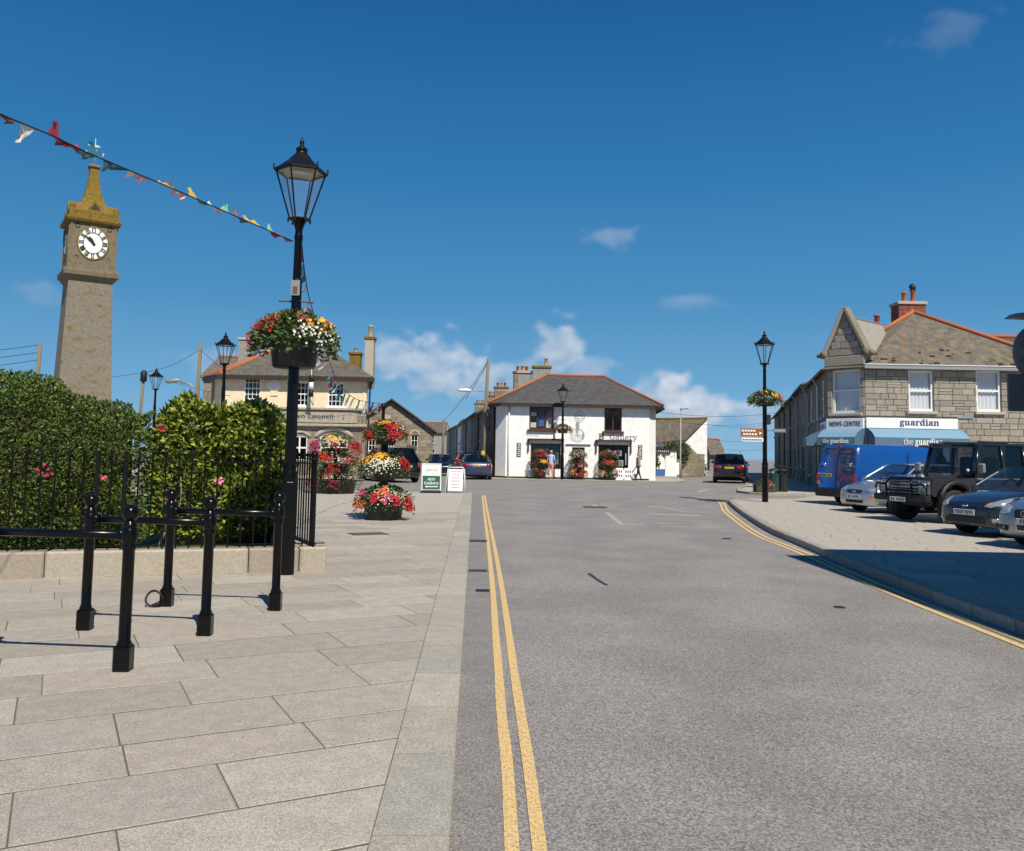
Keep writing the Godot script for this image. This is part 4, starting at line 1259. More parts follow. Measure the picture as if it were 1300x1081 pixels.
func make_bunting() -> void:
	var w = lin(0.75, 0.73, 0.68); var r = lin(0.28, 0.01, 0.03); var teal = lin(0.03, 0.16, 0.2); var y = lin(0.55, 0.36, 0.06); var pk = lin(0.7, 0.42, 0.45)
	var gr = lin(0.2, 0.45, 0.32); var pl = lin(0.22, 0.1, 0.16); var cr = lin(0.7, 0.6, 0.5); var mg = lin(0.45, 0.03, 0.16)
	bunting("bunting of mixed cloth flags strung across the sky to the nearest lamp",
		[Vector3(-4.66, 4.36, -6.2), Vector3(-4.472, 4.42, -7.3), Vector3(-4.349, 4.46, -7.9), Vector3(-4.199, 4.452, -8.4), Vector3(-3.789, 4.43, -9.4), Vector3(-3.341, 4.352, -10.2), Vector3(-2.86, 4.26, -11.0)],
		[[0.245, 0.27, w, 0.25, -0.3], [0.345, 0.26, r, 3.0, 0.15], [0.3, 0.1, r, 1.6, 0.2], [0.45, 0.09, mg, 2.8, 0.2], [0.505, 0.22, teal, 2.9, -0.3], [0.535, 0.2, teal, 0.9, 0.2], [0.585, 0.18, pk, 1.2, 0.0], [0.64, 0.16, y, 2.2, 0.2], [0.67, 0.16, pk, 1.0, 0.2],
		[0.715, 0.2, y, 2.7, -0.2], [0.76, 0.13, cr, 2.4, 0.2], [0.8, 0.22, gr, 2.6, 0.35], [0.83, 0.18, pl, 2.6, 0.1], [0.865, 0.18, y, 2.4, -0.3], [0.89, 0.13, w, 2.0, 0.1], [0.92, 0.17, gr, 2.8, -0.1], [0.95, 0.16, pl, 2.4, 0.0], [0.968, 0.14, mg, 2.0, 0.1], [0.99, 0.12, gr, 1.8, 0.2],
		[0.18, 0.3, r, 1.0, 0.3, 0.2], [0.375, 0.42, r, 0.8, 0.1, 0.12], [0.42, 0.4, r, 1.2, 0.1, 0.1], [0.475, 0.3, teal, 1.0, 0.2, 0.3], [0.55, 0.36, teal, 1.0, 0.1, 0.2], [0.6, 0.25, pk, 0.6, 0.1, 0.3], [0.655, 0.24, y, 2.6, 0.1, 0.3], [0.685, 0.2, pk, 0.4, 0.1, 0.4], [0.74, 0.24, teal, 1.2, 0.2, 0.2], [0.785, 0.2, cr, 1.0, 0.1, 0.3], [0.85, 0.24, teal, 0.9, 0.1, 0.2], [0.88, 0.2, y, 2.4, 0.1, 0.5], [0.935, 0.2, r, 0.8, 0.1, 0.3], [0.975, 0.2, mg, 1.2, 0.1, 0.3]])
	bunting("bunting hanging from the nearest lamp down to the slim black post",
		[Vector3(-2.78, 4.26, -11.14), Vector3(-2.83, 3.91, -11.6), Vector3(-2.96, 3.66, -12.6), Vector3(-3.3, 3.2, -15.5), Vector3(-3.778, 3.02, -19.0), Vector3(-4.079, 2.96, -23.0), Vector3(-4.0, 3.1, -26.95)],
		[[0.02, 0.16, teal, 2.0, 0.1], [0.07, 0.16, r, 0.7, 0.0], [0.12, 0.18, gr, 0.6, 0.1], [0.16, 0.18, teal, 0.5, 0.0], [0.22, 0.14, cr, 0.9, 0.2], [0.3, 0.14, cr, 0.4, 0.2], [0.36, 0.2, r, 2.5, 0.1], [0.46, 0.3, w, 0.4, 0.0], [0.5, 0.25, w, 0.8, 0.2], [0.56, 0.26, gr, 0.5, 0.0], [0.585, 0.26, mg, 0.4, 0.2], [0.62, 0.24, gr, 0.5, 0.0], [0.65, 0.24, w, 0.6, 0.1],
		[0.68, 0.3, teal, 0.3, 0.0], [0.72, 0.3, gr, 0.3, 0.1], [0.76, 0.3, w, 0.4, 0.0], [0.8, 0.3, w, 0.5, 0.1], [0.84, 0.32, gr, 0.3, 0.0], [0.88, 0.32, w, 0.2, 0.0], [0.92, 0.32, r, 0.3, 0.1], [0.96, 0.32, pk, 0.3, 0.0], [0.985, 0.3, r, 0.3, 0.0]], 1.5)
	var pts = [Vector3(-4.05, 3.08, -27.05), Vector3(-6.2, 3.1, -34.0), Vector3(-8.4, 3.2, -40.0), Vector3(-11.5, 3.6, -49.6)]
	var fl = []
	for k in 12: fl.append([0.06 + 0.08 * k, 0.32, [w, lin(0.8, 0.3, 0.1), w, pk, w, lin(0.1, 0.25, 0.5)][k % 6], 0.2, 0.0])
	bunting("bunting running from the slim black post to the council front", pts, fl)

# ---------------------------------------------------------------- windows
# a sash or casement window set in a wall: frame is a part, its panes are sub-parts. xf: centre of the opening, z outward
func window(t: Node, xf: Transform3D, w: float, h: float, cols: int, rows: int, fm: Material, o := {}) -> MeshInstance3D:
	var st = S()
	var f: float = o.get("frame", 0.06)
	var z: float = o.get("z", -0.1)
	box(st, Vector3(0, h / 2 - f / 2, z), Vector3(w, f, 0.07))
	box(st, Vector3(0, -h / 2 + f * 0.7, z + 0.005), Vector3(w, f * 1.4, 0.08))
	for s in [-1, 1]: box(st, Vector3(s * (w / 2 - f / 2), 0, z), Vector3(f, h - f * 2, 0.068))
	var mid: float = o.get("meet", 0.0)
	if o.get("sash", true): box(st, Vector3(0, mid, z + 0.01), Vector3(w - f * 2, f * 0.9, 0.06))
	for c in range(1, cols):
		box(st, Vector3(-w / 2 + w * c / cols, 0, z), Vector3(o.get("bar", 0.028), h - f * 2, 0.04))
	for r in range(1, rows):
		box(st, Vector3(0, -h / 2 + h * r / rows, z), Vector3(w - f * 2, o.get("bar", 0.028), 0.038))
	var fr = put("window", st, fm, t)
	fr.transform = xf
	for s in ([-1, 1] if o.get("sash", true) else [0]):
		st = S()
		var hh: float = (h / 2 - f) if s else h - f * 2
		var cy: float = (s * (h / 4)) if s else 0.0
		q(st, Vector3(-w / 2 + f, cy - hh / 2, z - 0.012), Vector3(w / 2 - f, cy - hh / 2, z - 0.012), Vector3(w / 2 - f, cy + hh / 2, z - 0.012), Vector3(-w / 2 + f, cy + hh / 2, z - 0.012))
		put("pane", st, M.clear_glass if o.has("curtain") else M.window_glass, fr)
	if o.has("curtain"):
		st = S(true)
		var n = 26
		for k in n:
			var x0 = -w / 2 + w * k / n; var x1 = -w / 2 + w * (k + 1) / n
			var d = func(x: float) -> float: return z - 0.09 + 0.02 * sin(x * 38.0) + 0.012 * sin(x * 71.0 + 1.0)
			q(st, Vector3(x0, -h / 2, d.call(x0)), Vector3(x1, -h / 2, d.call(x1)), Vector3(x1, h / 2, d.call(x1)), Vector3(x0, h / 2, d.call(x0)))
		put("curtain", st, o.curtain, fr)
	if o.has("sill"):
		st = S()
		cbox(st, Vector3(0, -h / 2 - 0.06, 0.03), Vector3(w + 0.24, 0.12, 0.24), 0.015)
		put("sill", st, o.sill, fr)
	return fr

func stack(t: Node, at: Vector3, s: Vector3, m: Material, cap: Material, pots: Array, called := "chimney") -> MeshInstance3D:
	var st = S()
	box(st, at + Vector3(0, s.y / 2, 0), s)
	var c = put(called, st, m, t)
	st = S()
	cbox(st, at + Vector3(0, s.y + 0.07, 0), Vector3(s.x + 0.14, 0.16, s.z + 0.14), 0.02)
	put("cap", st, cap, c)
	for p in pots:
		st = S(true)
		var r: float = p[3] if p.size() > 3 else 0.12
		lathe(st, [Vector2(r, 0), Vector2(r * 0.85, p[2] * 0.85), Vector2(r * 1.05, p[2] * 0.88), Vector2(r * 1.05, p[2]), Vector2(r * 0.7, p[2])], 12, Transform3D(Basis(), at + Vector3(p[0], s.y + 0.14, p[1])))
		put("chimney_pot", st, [M.terracotta, M.buff, M.black_matt][p[4] if p.size() > 4 else 0], c)
	return c

func make_far_materials() -> void:
	M.tower = mat(lin(0.175, 0.148, 0.112), 0.95, {"tex": "towerlichen", "scale": 0.45, "tex2": "blotch", "scale2": 0.6})
	M.tower_grit = mat(lin(0.195, 0.178, 0.152), 0.95, {"tex": "towerlichen", "scale": 0.3, "tex2": "speck", "scale2": 0.28})
	M.lichen = mat(lin(0.4, 0.4, 0.4), 0.95, {"tex": "lichen", "scale": 0.5, "tex2": "fine", "scale2": 1.0})
	M.clock_white = mat(lin(0.85, 0.85, 0.83), 0.4)
	M.clock_black = mat(lin(0.01, 0.01, 0.012), 0.5)
	M.verdigris = mat(lin(0.35, 0.55, 0.5), 0.6)
	M.cream = mat(lin(0.8, 0.67, 0.46), 0.9, {"tex": "patch", "scale": 0.3})
	M.cream_stone = mat(lin(0.4, 0.35, 0.28), 0.9, {"tex": "grit", "scale": 0.5, "tex2": "blotch", "scale2": 0.5})
	M.stone_pale = mat(lin(0.36, 0.315, 0.25), 0.9, {"tex": "masonry", "scale": 0.25, "uv": true, "tex2": "blotch", "scale2": 0.3})
	M.stone_trim = mat(lin(0.42, 0.38, 0.32), 0.9, {"tex": "fine", "scale": 1.0})
	M.slate = mat(lin(0.17, 0.155, 0.14), 0.75, {"tex": "slate", "scale": 0.25, "uv": true, "tex2": "rooflichen", "scale2": 0.12})
	M.slate_dark = mat(lin(0.12, 0.112, 0.11), 0.6, {"tex": "slate", "scale": 0.25, "uv": true, "tex2": "patch", "scale2": 0.2})
	M.slate_brown = mat(lin(0.2, 0.176, 0.152), 0.85, {"tex": "slate", "scale": 0.25, "uv": true, "tex2": "rooflichen", "scale2": 0.12})
	M.ridge = mat(lin(0.42, 0.13, 0.05), 0.85, {"tex": "fine", "scale": 1.5})
	M.terracotta = mat(lin(0.42, 0.12, 0.06), 0.85, {"tex": "fine", "scale": 3.0})
	M.buff = mat(lin(0.5, 0.36, 0.19), 0.85, {"tex": "fine", "scale": 3.0})
	M.white_wall = mat(lin(0.87, 0.87, 0.86), 0.85, {"tex": "patch", "scale": 0.3})
	M.dark_trim = mat(lin(0.035, 0.022, 0.02), 0.6)
	M.brown_frame = mat(lin(0.07, 0.03, 0.025), 0.5)
	M.plinth = mat(lin(0.03, 0.03, 0.03), 0.8)
	M.brown_render = mat(lin(0.16, 0.11, 0.085), 0.9, {"tex": "blotch", "scale": 0.4})
	M.grey_render = mat(lin(0.3, 0.28, 0.25), 0.9, {"tex": "blotch", "scale": 0.4})
	M.teal_glass = mat(lin(0.3, 0.42, 0.42), 0.3)
	M.pale_line = mat(lin(0.45, 0.45, 0.46), 0.8)
	M.ink = mat(lin(0.06, 0.055, 0.06), 0.7)
	M.gutter_iron = mat(lin(0.03, 0.03, 0.032), 0.5)

# ---------------------------------------------------------------- clock tower
func make_tower() -> void:
	var t = thing("clock_tower", "tall granite clock tower with lichen covered spire above the hedge", "clock tower", Vector3(-16.43, gh(-33.0) - 0.05, -33.0), deg_to_rad(34.0))
	var y = func(v: float) -> float: return v - gh(-33.0) + 0.05
	var sq = func(st: SurfaceTool, prof: Array) -> void:      # square profile: (half side, height)
		for i in prof.size() - 1:
			var a: Array = prof[i]; var b: Array = prof[i + 1]
			for k in 4:
				var r = Basis(Vector3.UP, PI / 2 * k)
				q(st, r * Vector3(-a[0], a[1], a[0]), r * Vector3(a[0], a[1], a[0]), r * Vector3(b[0], b[1], b[0]), r * Vector3(-b[0], b[1], b[0]))
	var st = S()
	sq.call(st, [[1.32, 0.0], [1.32, 0.6], [1.2, 0.7], [0.9, 7.85]])
	put("shaft", st, M.tower_grit, t)
	st = S()
	sq.call(st, [[0.9, 7.8], [1.0, 7.92], [1.07, 8.0], [1.13, 8.02], [1.15, 8.17], [1.13, 8.24], [1.0, 8.27]])
	put("cornice", st, M.tower, t)
	st = S()
	sq.call(st, [[1.0, 8.26], [0.96, 10.1]])
	put("belfry", st, M.tower, t)
	st = S()
	sq.call(st, [[0.96, 10.02], [1.1, 10.06], [1.15, 10.14], [1.15, 10.2], [1.02, 10.24], [1.02, 10.5], [0.98, 10.52]])
	put("parapet", st, M.lichen, t)
	# corner blocks that turn up, then the concave spire
	st = S()
	sq.call(st, [[0.98, 10.5], [0.8, 10.6], [0.6, 10.8], [0.45, 11.05], [0.33, 11.4], [0.24, 11.8], [0.165, 12.4]])
	put("spire", st, M.lichen, t)
	for k in 4:
		var a = Basis(Vector3.UP, PI / 2 * k) * Vector3(0.9, 10.6, 0.9)
		st = S()
		cbox(st, a, Vector3(0.22, 0.26, 0.22), 0.03)
		put("corner_block", st, M.lichen, t)
	st = S()
	sq.call(st, [[0.18, 12.38], [0.25, 12.42], [0.25, 12.48], [0.2, 12.52], [0.0, 12.53]])
	put("spire_cap", st, M.tower, t)
	for k in 4:
		var r = Basis(Vector3.UP, PI / 2 * k)
		st = S()
		prism(st, PackedVector2Array([Vector2(-0.34, 0), Vector2(0.34, 0), Vector2(0, 0.48)]), 0.5, Transform3D(r, r * Vector3(0, 10.5, 1.0)))
		var gb = put("gablet", st, M.lichen, t)
		st = S()
		prism(st, PackedVector2Array([Vector2(-0.2, 0), Vector2(0.2, 0), Vector2(0, 0.28)]), 0.1, Transform3D(r, r * Vector3(0, 10.56, 1.004)))
		put("niche", st, M.dark_trim, gb)
		# clock face
		var f = Transform3D(r, r * Vector3(0, 9.28, 0.985))
		var dial = S(true)
		var flat = Transform3D(r * Basis(Vector3.RIGHT, PI / 2), f.origin)
		lathe(dial, [Vector2(0.66, -0.03), Vector2(0.66, 0.03), Vector2(0.61, 0.035), Vector2(0.6, 0.02)], 48, flat)
		var ring = put("dial_rim", dial, M.lichen, t)
		dial = S()
		lathe(dial, [Vector2(0.6, 0.0), Vector2(0.6, 0.02), Vector2(0, 0.02)], 48, flat)
		var face = put("dial", dial, M.clock_white, t)
		for h in 12:
			var a = TAU * h / 12.0
			st = S()
			var nb = Basis(Vector3.BACK, -a)
			var strokes: Array = [[-0.055, 0.055], [0.0], [-0.03, 0.03], [-0.06, 0.0, 0.06], [-0.05, 0.03], [0.0, 0.05], [-0.03, 0.04], [-0.06, -0.01, 0.05], [-0.07, -0.02, 0.03, 0.07], [-0.04, 0.03], [-0.03, 0.03], [-0.06, 0.0, 0.06]][h]
			for s in strokes:
				box(st, nb * Vector3(s, 0.49, 0.028), Vector3(0.036, 0.18, 0.012), nb * Basis(Vector3.BACK, s * 1.5))
			for yy in [0.405, 0.575]:
				box(st, nb * Vector3(0, yy, 0.028), Vector3(0.16, 0.016, 0.011), nb)
			var o = put("numeral", st, M.clock_black, face)
			o.transform = f
		st = S(true)
		lathe(st, [Vector2(0.385, 0.02), Vector2(0.385, 0.03), Vector2(0.4, 0.03), Vector2(0.4, 0.02)], 48)
		var mr = put("minute_ring", st, M.clock_black, face)
		mr.transform = flat
		for hd in [[-54.0, 0.5, 0.03], [-38.0, 0.33, 0.05]]:
			var nb = Basis(Vector3.BACK, deg_to_rad(-hd[0]))
			st = S()
			prism(st, PackedVector2Array([Vector2(-hd[2], -0.1), Vector2(hd[2], -0.1), Vector2(hd[2] * 1.4, hd[1] * 0.5), Vector2(0, hd[1]), Vector2(-hd[2] * 1.4, hd[1] * 0.5)]), 0.012, Transform3D(nb, Vector3(0, 0, 0.055 if hd[1] > 0.4 else 0.042)))
			var o = put("clock_hand", st, M.clock_black, face)
			o.transform = f
		for c in [[-0.66, 0.62], [0.66, 0.62], [-0.66, -0.62], [0.66, -0.62]]:
			st = S(true)
			lathe(st, [Vector2(0.1, -0.02), Vector2(0.1, 0.015), Vector2(0.075, 0.02), Vector2(0.07, -0.06), Vector2(0, -0.06)], 16, Transform3D(flat.basis, f * Vector3(c[0], c[1], -0.01)))
			put("roundel", st, M.clock_black, t)
		# incised borders
		st = S()
		for s in [-1, 1]: box(st, Vector3(s * 0.9, -0.05, 0.0), Vector3(0.05, 1.5, 0.05))
		var pil = put("edge_band", st, M.tower, t)
		pil.transform = f
	t.scale = Vector3(0.84, 1, 0.84)
	st = S(true)
	tube(st, [Vector3(0, 12.5, 0), Vector3(0, 13.6, 0)], 0.02, 6)
	for a in 4:
		var dv = Vector3(cos(a * PI / 2), 0, sin(a * PI / 2))
		tube(st, [Vector3(0, 12.9, 0), Vector3(0, 12.9, 0) + dv * 0.32], 0.012, 5)
		box(st, Vector3(0, 12.98, 0) + dv * 0.36, Vector3(0.09, 0.16, 0.02), Basis(Vector3.UP, 0.6))
	prism(st, PackedVector2Array([Vector2(-0.3, 0.02), Vector2(0.1, 0.05), Vector2(0.3, 0.0), Vector2(0.15, -0.08), Vector2(-0.25, -0.06)]), 0.015, Transform3D(Basis(), Vector3(0, 13.3, 0)))
	put("weather_vane", st, M.verdigris, t)

# ---------------------------------------------------------------- council building
func make_council() -> void:
	var x0 = -16.62; var x1 = -8.4; var z = -50.0; var g = gh(-50.0)
	var t = thing("council_building", "cream upper storey over pale granite council building with hipped slate roof", "building", Vector3(x0, g, z))
	var w = x1 - x0
	var wins = [Rect2(1.12, 4.3, 0.95, 1.35), Rect2(3.95, 4.0, 0.9, 1.4), Rect2(5.98, 3.97, 0.92, 1.42)]
	var st = S()
	var f = Transform3D(Basis(), Vector3(0, 3.8, 0))
	var h2 = []
	for r in wins: h2.append(Rect2(r.position - Vector2(0, 3.8), r.size))
	wall(st, w, 1.95, h2, 0.25, f)
	wall(st, 8.0, 1.95, [], 0.2, Transform3D(Basis(Vector3.UP, deg_to_rad(104.0)), Vector3(w, 3.8, 0)))
	wall(st, 2.2, 1.95, [], 0.2, Transform3D(Basis(Vector3.UP, -PI / 4 - 0.25), Vector3(-1.2, 3.8, -1.8)))
	put("upper_wall", st, M.cream, t)
	st = S()
	var low = [Rect2(5.6, 0.9, 1.62, 1.45), Rect2(3.95, 0.9, 0.95, 1.4), Rect2(1.0, 0.9, 1.6, 1.45)]
	wall(st, w, 3.8, low, 0.3, Transform3D())
	wall(st, 8.0, 3.8, [], 0.2, Transform3D(Basis(Vector3.UP, deg_to_rad(104.0)), Vector3(w, 0, 0)))
	wall(st, 2.2, 3.8, [], 0.2, Transform3D(Basis(Vector3.UP, -PI / 4 - 0.25), Vector3(-1.2, 0, -1.8)))
	put("lower_wall", st, M.stone_pale, t)
	st = S()
	box(st, Vector3(w / 2 - 1.6, 2.8, -7.8), Vector3(w - 0.8, 5.6, 0.2))
	box(st, Vector3(-1.3, 2.9, -5.0), Vector3(0.2, 5.8, 6.4))
	put("back_wall", st, M.grey_render, t)
	st = S()
	cbox(st, Vector3(w / 2, 3.86, 0.05), Vector3(w + 0.1, 0.14, 0.22), 0.02)
	put("string_course", st, M.cream_stone, t)
	st = S()
	cbox(st, Vector3(w / 2, 2.92, 0.08), Vector3(w + 0.2, 0.16, 0.34), 0.03)
	put("cornice", st, M.cream_stone, t)
	st = S()
	box(st, Vector3(w / 2 - 0.1, 3.4, 0.02), Vector3(w - 0.8, 0.66, 0.06))
	var sign = put("name_band", st, M.cream_stone, t)
	lettering("lettering", "Town Council", 0.22, M.ink, sign, Transform3D(Basis(), Vector3(5.0, 3.42, 0.06)), "Droid Sans", true, 1.4, 0.02)
	for r in wins:
		window(t, Transform3D(Basis(), Vector3(r.get_center().x, r.get_center().y, 0)), r.size.x, r.size.y, 4, 4, M.white_frame, {"frame": 0.07, "bar": 0.032, "z": -0.06, "sill": M.white_frame})
	for r in low:
		var fr = window(t, Transform3D(Basis(), Vector3(r.get_center().x, r.get_center().y, 0)), r.size.x, r.size.y, 3 if r.size.x > 1.2 else 2, 2, M.white_frame, {"frame": 0.09, "bar": 0.09, "z": -0.08, "sash": false})
		# round stone head with fanlight
		st = S(true)
		var R: float = r.size.x * 0.62
		var pts = PackedVector2Array()
		for k in 13: pts.append(Vector2(-cos(PI * (0.12 + 0.76 * k / 12.0)), sin(PI * (0.12 + 0.76 * k / 12.0)) * 0.62) * R)
		for k in range(12, -1, -1): pts.append(Vector2(-cos(PI * (0.12 + 0.76 * k / 12.0)) * 1.24, sin(PI * (0.12 + 0.76 * k / 12.0)) * 0.86) * R)
		prism(st, pts, 0.12, Transform3D(Basis(), Vector3(0, r.size.y / 2 - R * 0.38, 0.06)))
		put("arch", st, M.stone_trim, fr)
	st = S(true)
	lathe(st, [Vector2(0.36, 0), Vector2(0.36, 0.06), Vector2(0.3, 0.08), Vector2(0, 0.05)], 24, Transform3D(Basis(Vector3.RIGHT, PI / 2), Vector3(2.86, 5.22, 0.0)))
	put("plaque", st, M.white_frame, t)
	st = S()
	box(st, Vector3(2.86, 4.85, 0.03), Vector3(0.4, 0.55, 0.05))
	put("plaque_panel", st, M.cream, t)
	# hipped roof
	var e = 0.45; var ye = 5.72
	var A = Vector3(-1.75, ye, -1.3); var A2 = Vector3(-0.35, ye, e); var B = Vector3(w + e, ye, e); var C = Vector3(w + e - 2.0, ye, -8.6); var D = Vector3(-1.75, ye, -8.6)
	var R1 = Vector3(1.8, 7.75, -4.1); var R2 = Vector3(w - 2.9, 7.65, -4.1)
	st = S()
	slab(st, A2, B, R2, R1); slab(st, B, C, R2, R2); slab(st, C, D, R1, R2); slab(st, D, A, R1, R1); slab(st, A, A2, R1, R1)
	var roof = put("roof", st, M.slate, t)
	st = S(true)
	tube(st, [R1 + Vector3(0, 0.04, 0), R2 + Vector3(0, 0.04, 0)], 0.1, 8)
	tube(st, [R1, A2 + Vector3(0.1, 0.08, -0.1)], 0.08, 8)
	tube(st, [R1, A + Vector3(0.1, 0.08, 0)], 0.08, 8)
	put("ridge_tiles", st, M.ridge, roof)
	st = S()
	for p in [[A2, B], [A, A2], [B, C]]:
		var m: Vector3 = (p[0] + p[1]) / 2
		var d: Vector3 = (p[1] - p[0])
		box(st, m + Vector3(0, -0.16, 0), Vector3(d.length(), 0.22, 0.1), Basis(d.normalized(), Vector3.UP, d.normalized().cross(Vector3.UP)))
	put("eaves_board", st, M.dark_trim, t)
	stack(t, Vector3(-0.6, 5.0, -5.8), Vector3(0.9, 3.5, 0.7), M.grey_render, M.stone_trim, [[0.0, 0.0, 0.4]])
	stack(t, Vector3(0.6, 5.6, -6.0), Vector3(0.55, 2.2, 0.55), M.grey_render, M.stone_trim, [[-0.1, 0.0, 0.35], [0.15, 0.0, 0.35]])
	stack(t, Vector3(w - 0.15, 5.2, -1.6), Vector3(0.52, 2.95, 0.6), M.stone_trim, M.lichen, [[0.0, 0.0, 0.72, 0.14, 1]])
	stack(t, Vector3(6.6, 6.3, -5.0), Vector3(0.7, 1.3, 0.6), M.lichen, M.lichen, [[0.0, 0.0, 0.35, 0.12, 1]])
	# side of the roof over the flank
	st = S(true)
	tube(st, [Vector3(w + 0.3, 5.5, 0.3), Vector3(w + 0.2, 5.2, 0.1), Vector3(w + 0.12, 0.1, 0.1)], 0.05, 8)
	put("downpipe", st, M.gutter_iron, t)
	# limp flag on a slanting pole
	var fl = thing("flag", "limp black and white flag on a pole at the council front", "flag", Vector3(-11.45, 4.2 + g, z + 0.05))
	st = S(true)
	tube(st, [Vector3(0, -0.1, 0), Vector3(-0.0, 1.05, 0.55), Vector3(0.02, 2.2, 1.0)], 0.022, 6)
	put("pole", st, M.white_frame, fl)
	for k in 3:
		st = S(true)
		var yv = 1.55 - 0.42 * k
		prism(st, PackedVector2Array([Vector2(-0.1, yv), Vector2(0.12, yv + 0.02), Vector2(0.15, yv - 0.4), Vector2(-0.13, yv - 0.43)]), 0.05, Transform3D(Basis(), Vector3(0, 0, 0.75)))
		put("cloth", st, M.clock_black if k != 1 else M.white_frame, fl)
	# the older stone house behind
	var b = thing("stone_house", "grey stone house end behind the council building beyond the shrub", "building", Vector3(-23.6, g, -66.0))
	st = S()
	wall(st, 6.5, 7.0, [], 0.2)
	box(st, Vector3(6.3, 3.5, -4.0), Vector3(0.3, 7.0, 7.6))
	put("wall", st, M.stone_pale, b)
	st = S()
	slab(st, Vector3(-0.3, 6.9, 0.3), Vector3(6.8, 6.9, 0.3), Vector3(6.8, 8.9, -4.0), Vector3(-0.3, 8.9, -4.0))
	var r2 = put("roof", st, M.slate_brown, b)
	st = S(true)
	tube(st, [Vector3(-0.3, 8.95, -4.0), Vector3(6.8, 8.95, -4.0)], 0.12, 8)
	put("ridge_tiles", st, M.ridge, r2)

# ---------------------------------------------------------------- chapel gable
func make_chapel() -> void:
	var z = -62.0; var g = 0.2
	var t = thing("chapel", "grey stone chapel gable with an arched window left of the street", "chapel", Vector3(-12.0, g, z), deg_to_rad(13.0))
	# gable from x=0..6.45, apex at 3.34
	var st = S()
	var holes = [Rect2(4.86, 1.5, 0.5, 1.25), Rect2(1.8, 1.5, 0.5, 1.25), Rect2(3.2, 1.6, 0.45, 0.8)]
	wall(st, 6.45, 3.1, holes, 0.4)
	prism(st, PackedVector2Array([Vector2(0, 3.1), Vector2(6.45, 3.1), Vector2(3.34, 5.1)]), 0.4)
	wall(st, 12.0, 3.1, [], 0.2, Transform3D(Basis(Vector3.UP, PI / 2), Vector3(6.45, 0, 0)))
	wall(st, 12.0, 3.1, [], 0.2, Transform3D(Basis(Vector3.UP, -PI / 2), Vector3(0, 0, -12.0)))
	wall(st, 6.45, 3.1, [], 0.2, Transform3D(Basis(Vector3.UP, PI), Vector3(6.45, 0, -12.0)))
	put("wall", st, M.stone_pale, t)
	for r in holes:
		var fr = window(t, Transform3D(Basis(), Vector3(r.get_center().x, r.get_center().y, 0)), r.size.x, r.size.y, 2, 3, M.white_frame, {"frame": 0.05, "bar": 0.03, "z": -0.12, "sash": false})
		st = S()
		var pts = PackedVector2Array()
		for k in 11: pts.append(Vector2(-cos(PI * k / 10.0), sin(PI * k / 10.0)) * r.size.x * 0.5)
		for k in range(10, -1, -1): pts.append(Vector2(-cos(PI * k / 10.0), sin(PI * k / 10.0)) * (r.size.x * 0.5 + 0.14))
		prism(st, pts, 0.08, Transform3D(Basis(), Vector3(0, r.size.y / 2, 0.04)))
		put("arch", st, M.stone_trim, fr)
		st = S()
		pts = PackedVector2Array()
		for k in 11: pts.append(Vector2(-cos(PI * k / 10.0), sin(PI * k / 10.0)) * r.size.x * 0.49)
		prism(st, pts, 0.02, Transform3D(Basis(), Vector3(0, r.size.y / 2, 0.012)))
		put("fanlight", st, M.window_glass, fr)
	st = S()
	var o = 0.35
	slab(st, Vector3(-o, 2.95, -12.3), Vector3(-o, 2.95, o), Vector3(3.34, 5.35, o), Vector3(3.34, 5.35, -12.3))
	slab(st, Vector3(6.45 + o, 2.95, o), Vector3(6.45 + o, 2.95, -12.3), Vector3(3.34, 5.35, -12.3), Vector3(3.34, 5.35, o))
	put("roof", st, M.slate_dark, t)
	st = S()
	box(st, Vector3(3.05, 4.0, 0.04), Vector3(0.55, 0.3, 0.05))
	put("date_stone", st, M.stone_trim, t)
	st = S()
	cbox(st, Vector3(4.9, 1.0, 0.05), Vector3(0.7, 2.0, 0.1), 0.02)
	put("door", st, M.dark_room, t)

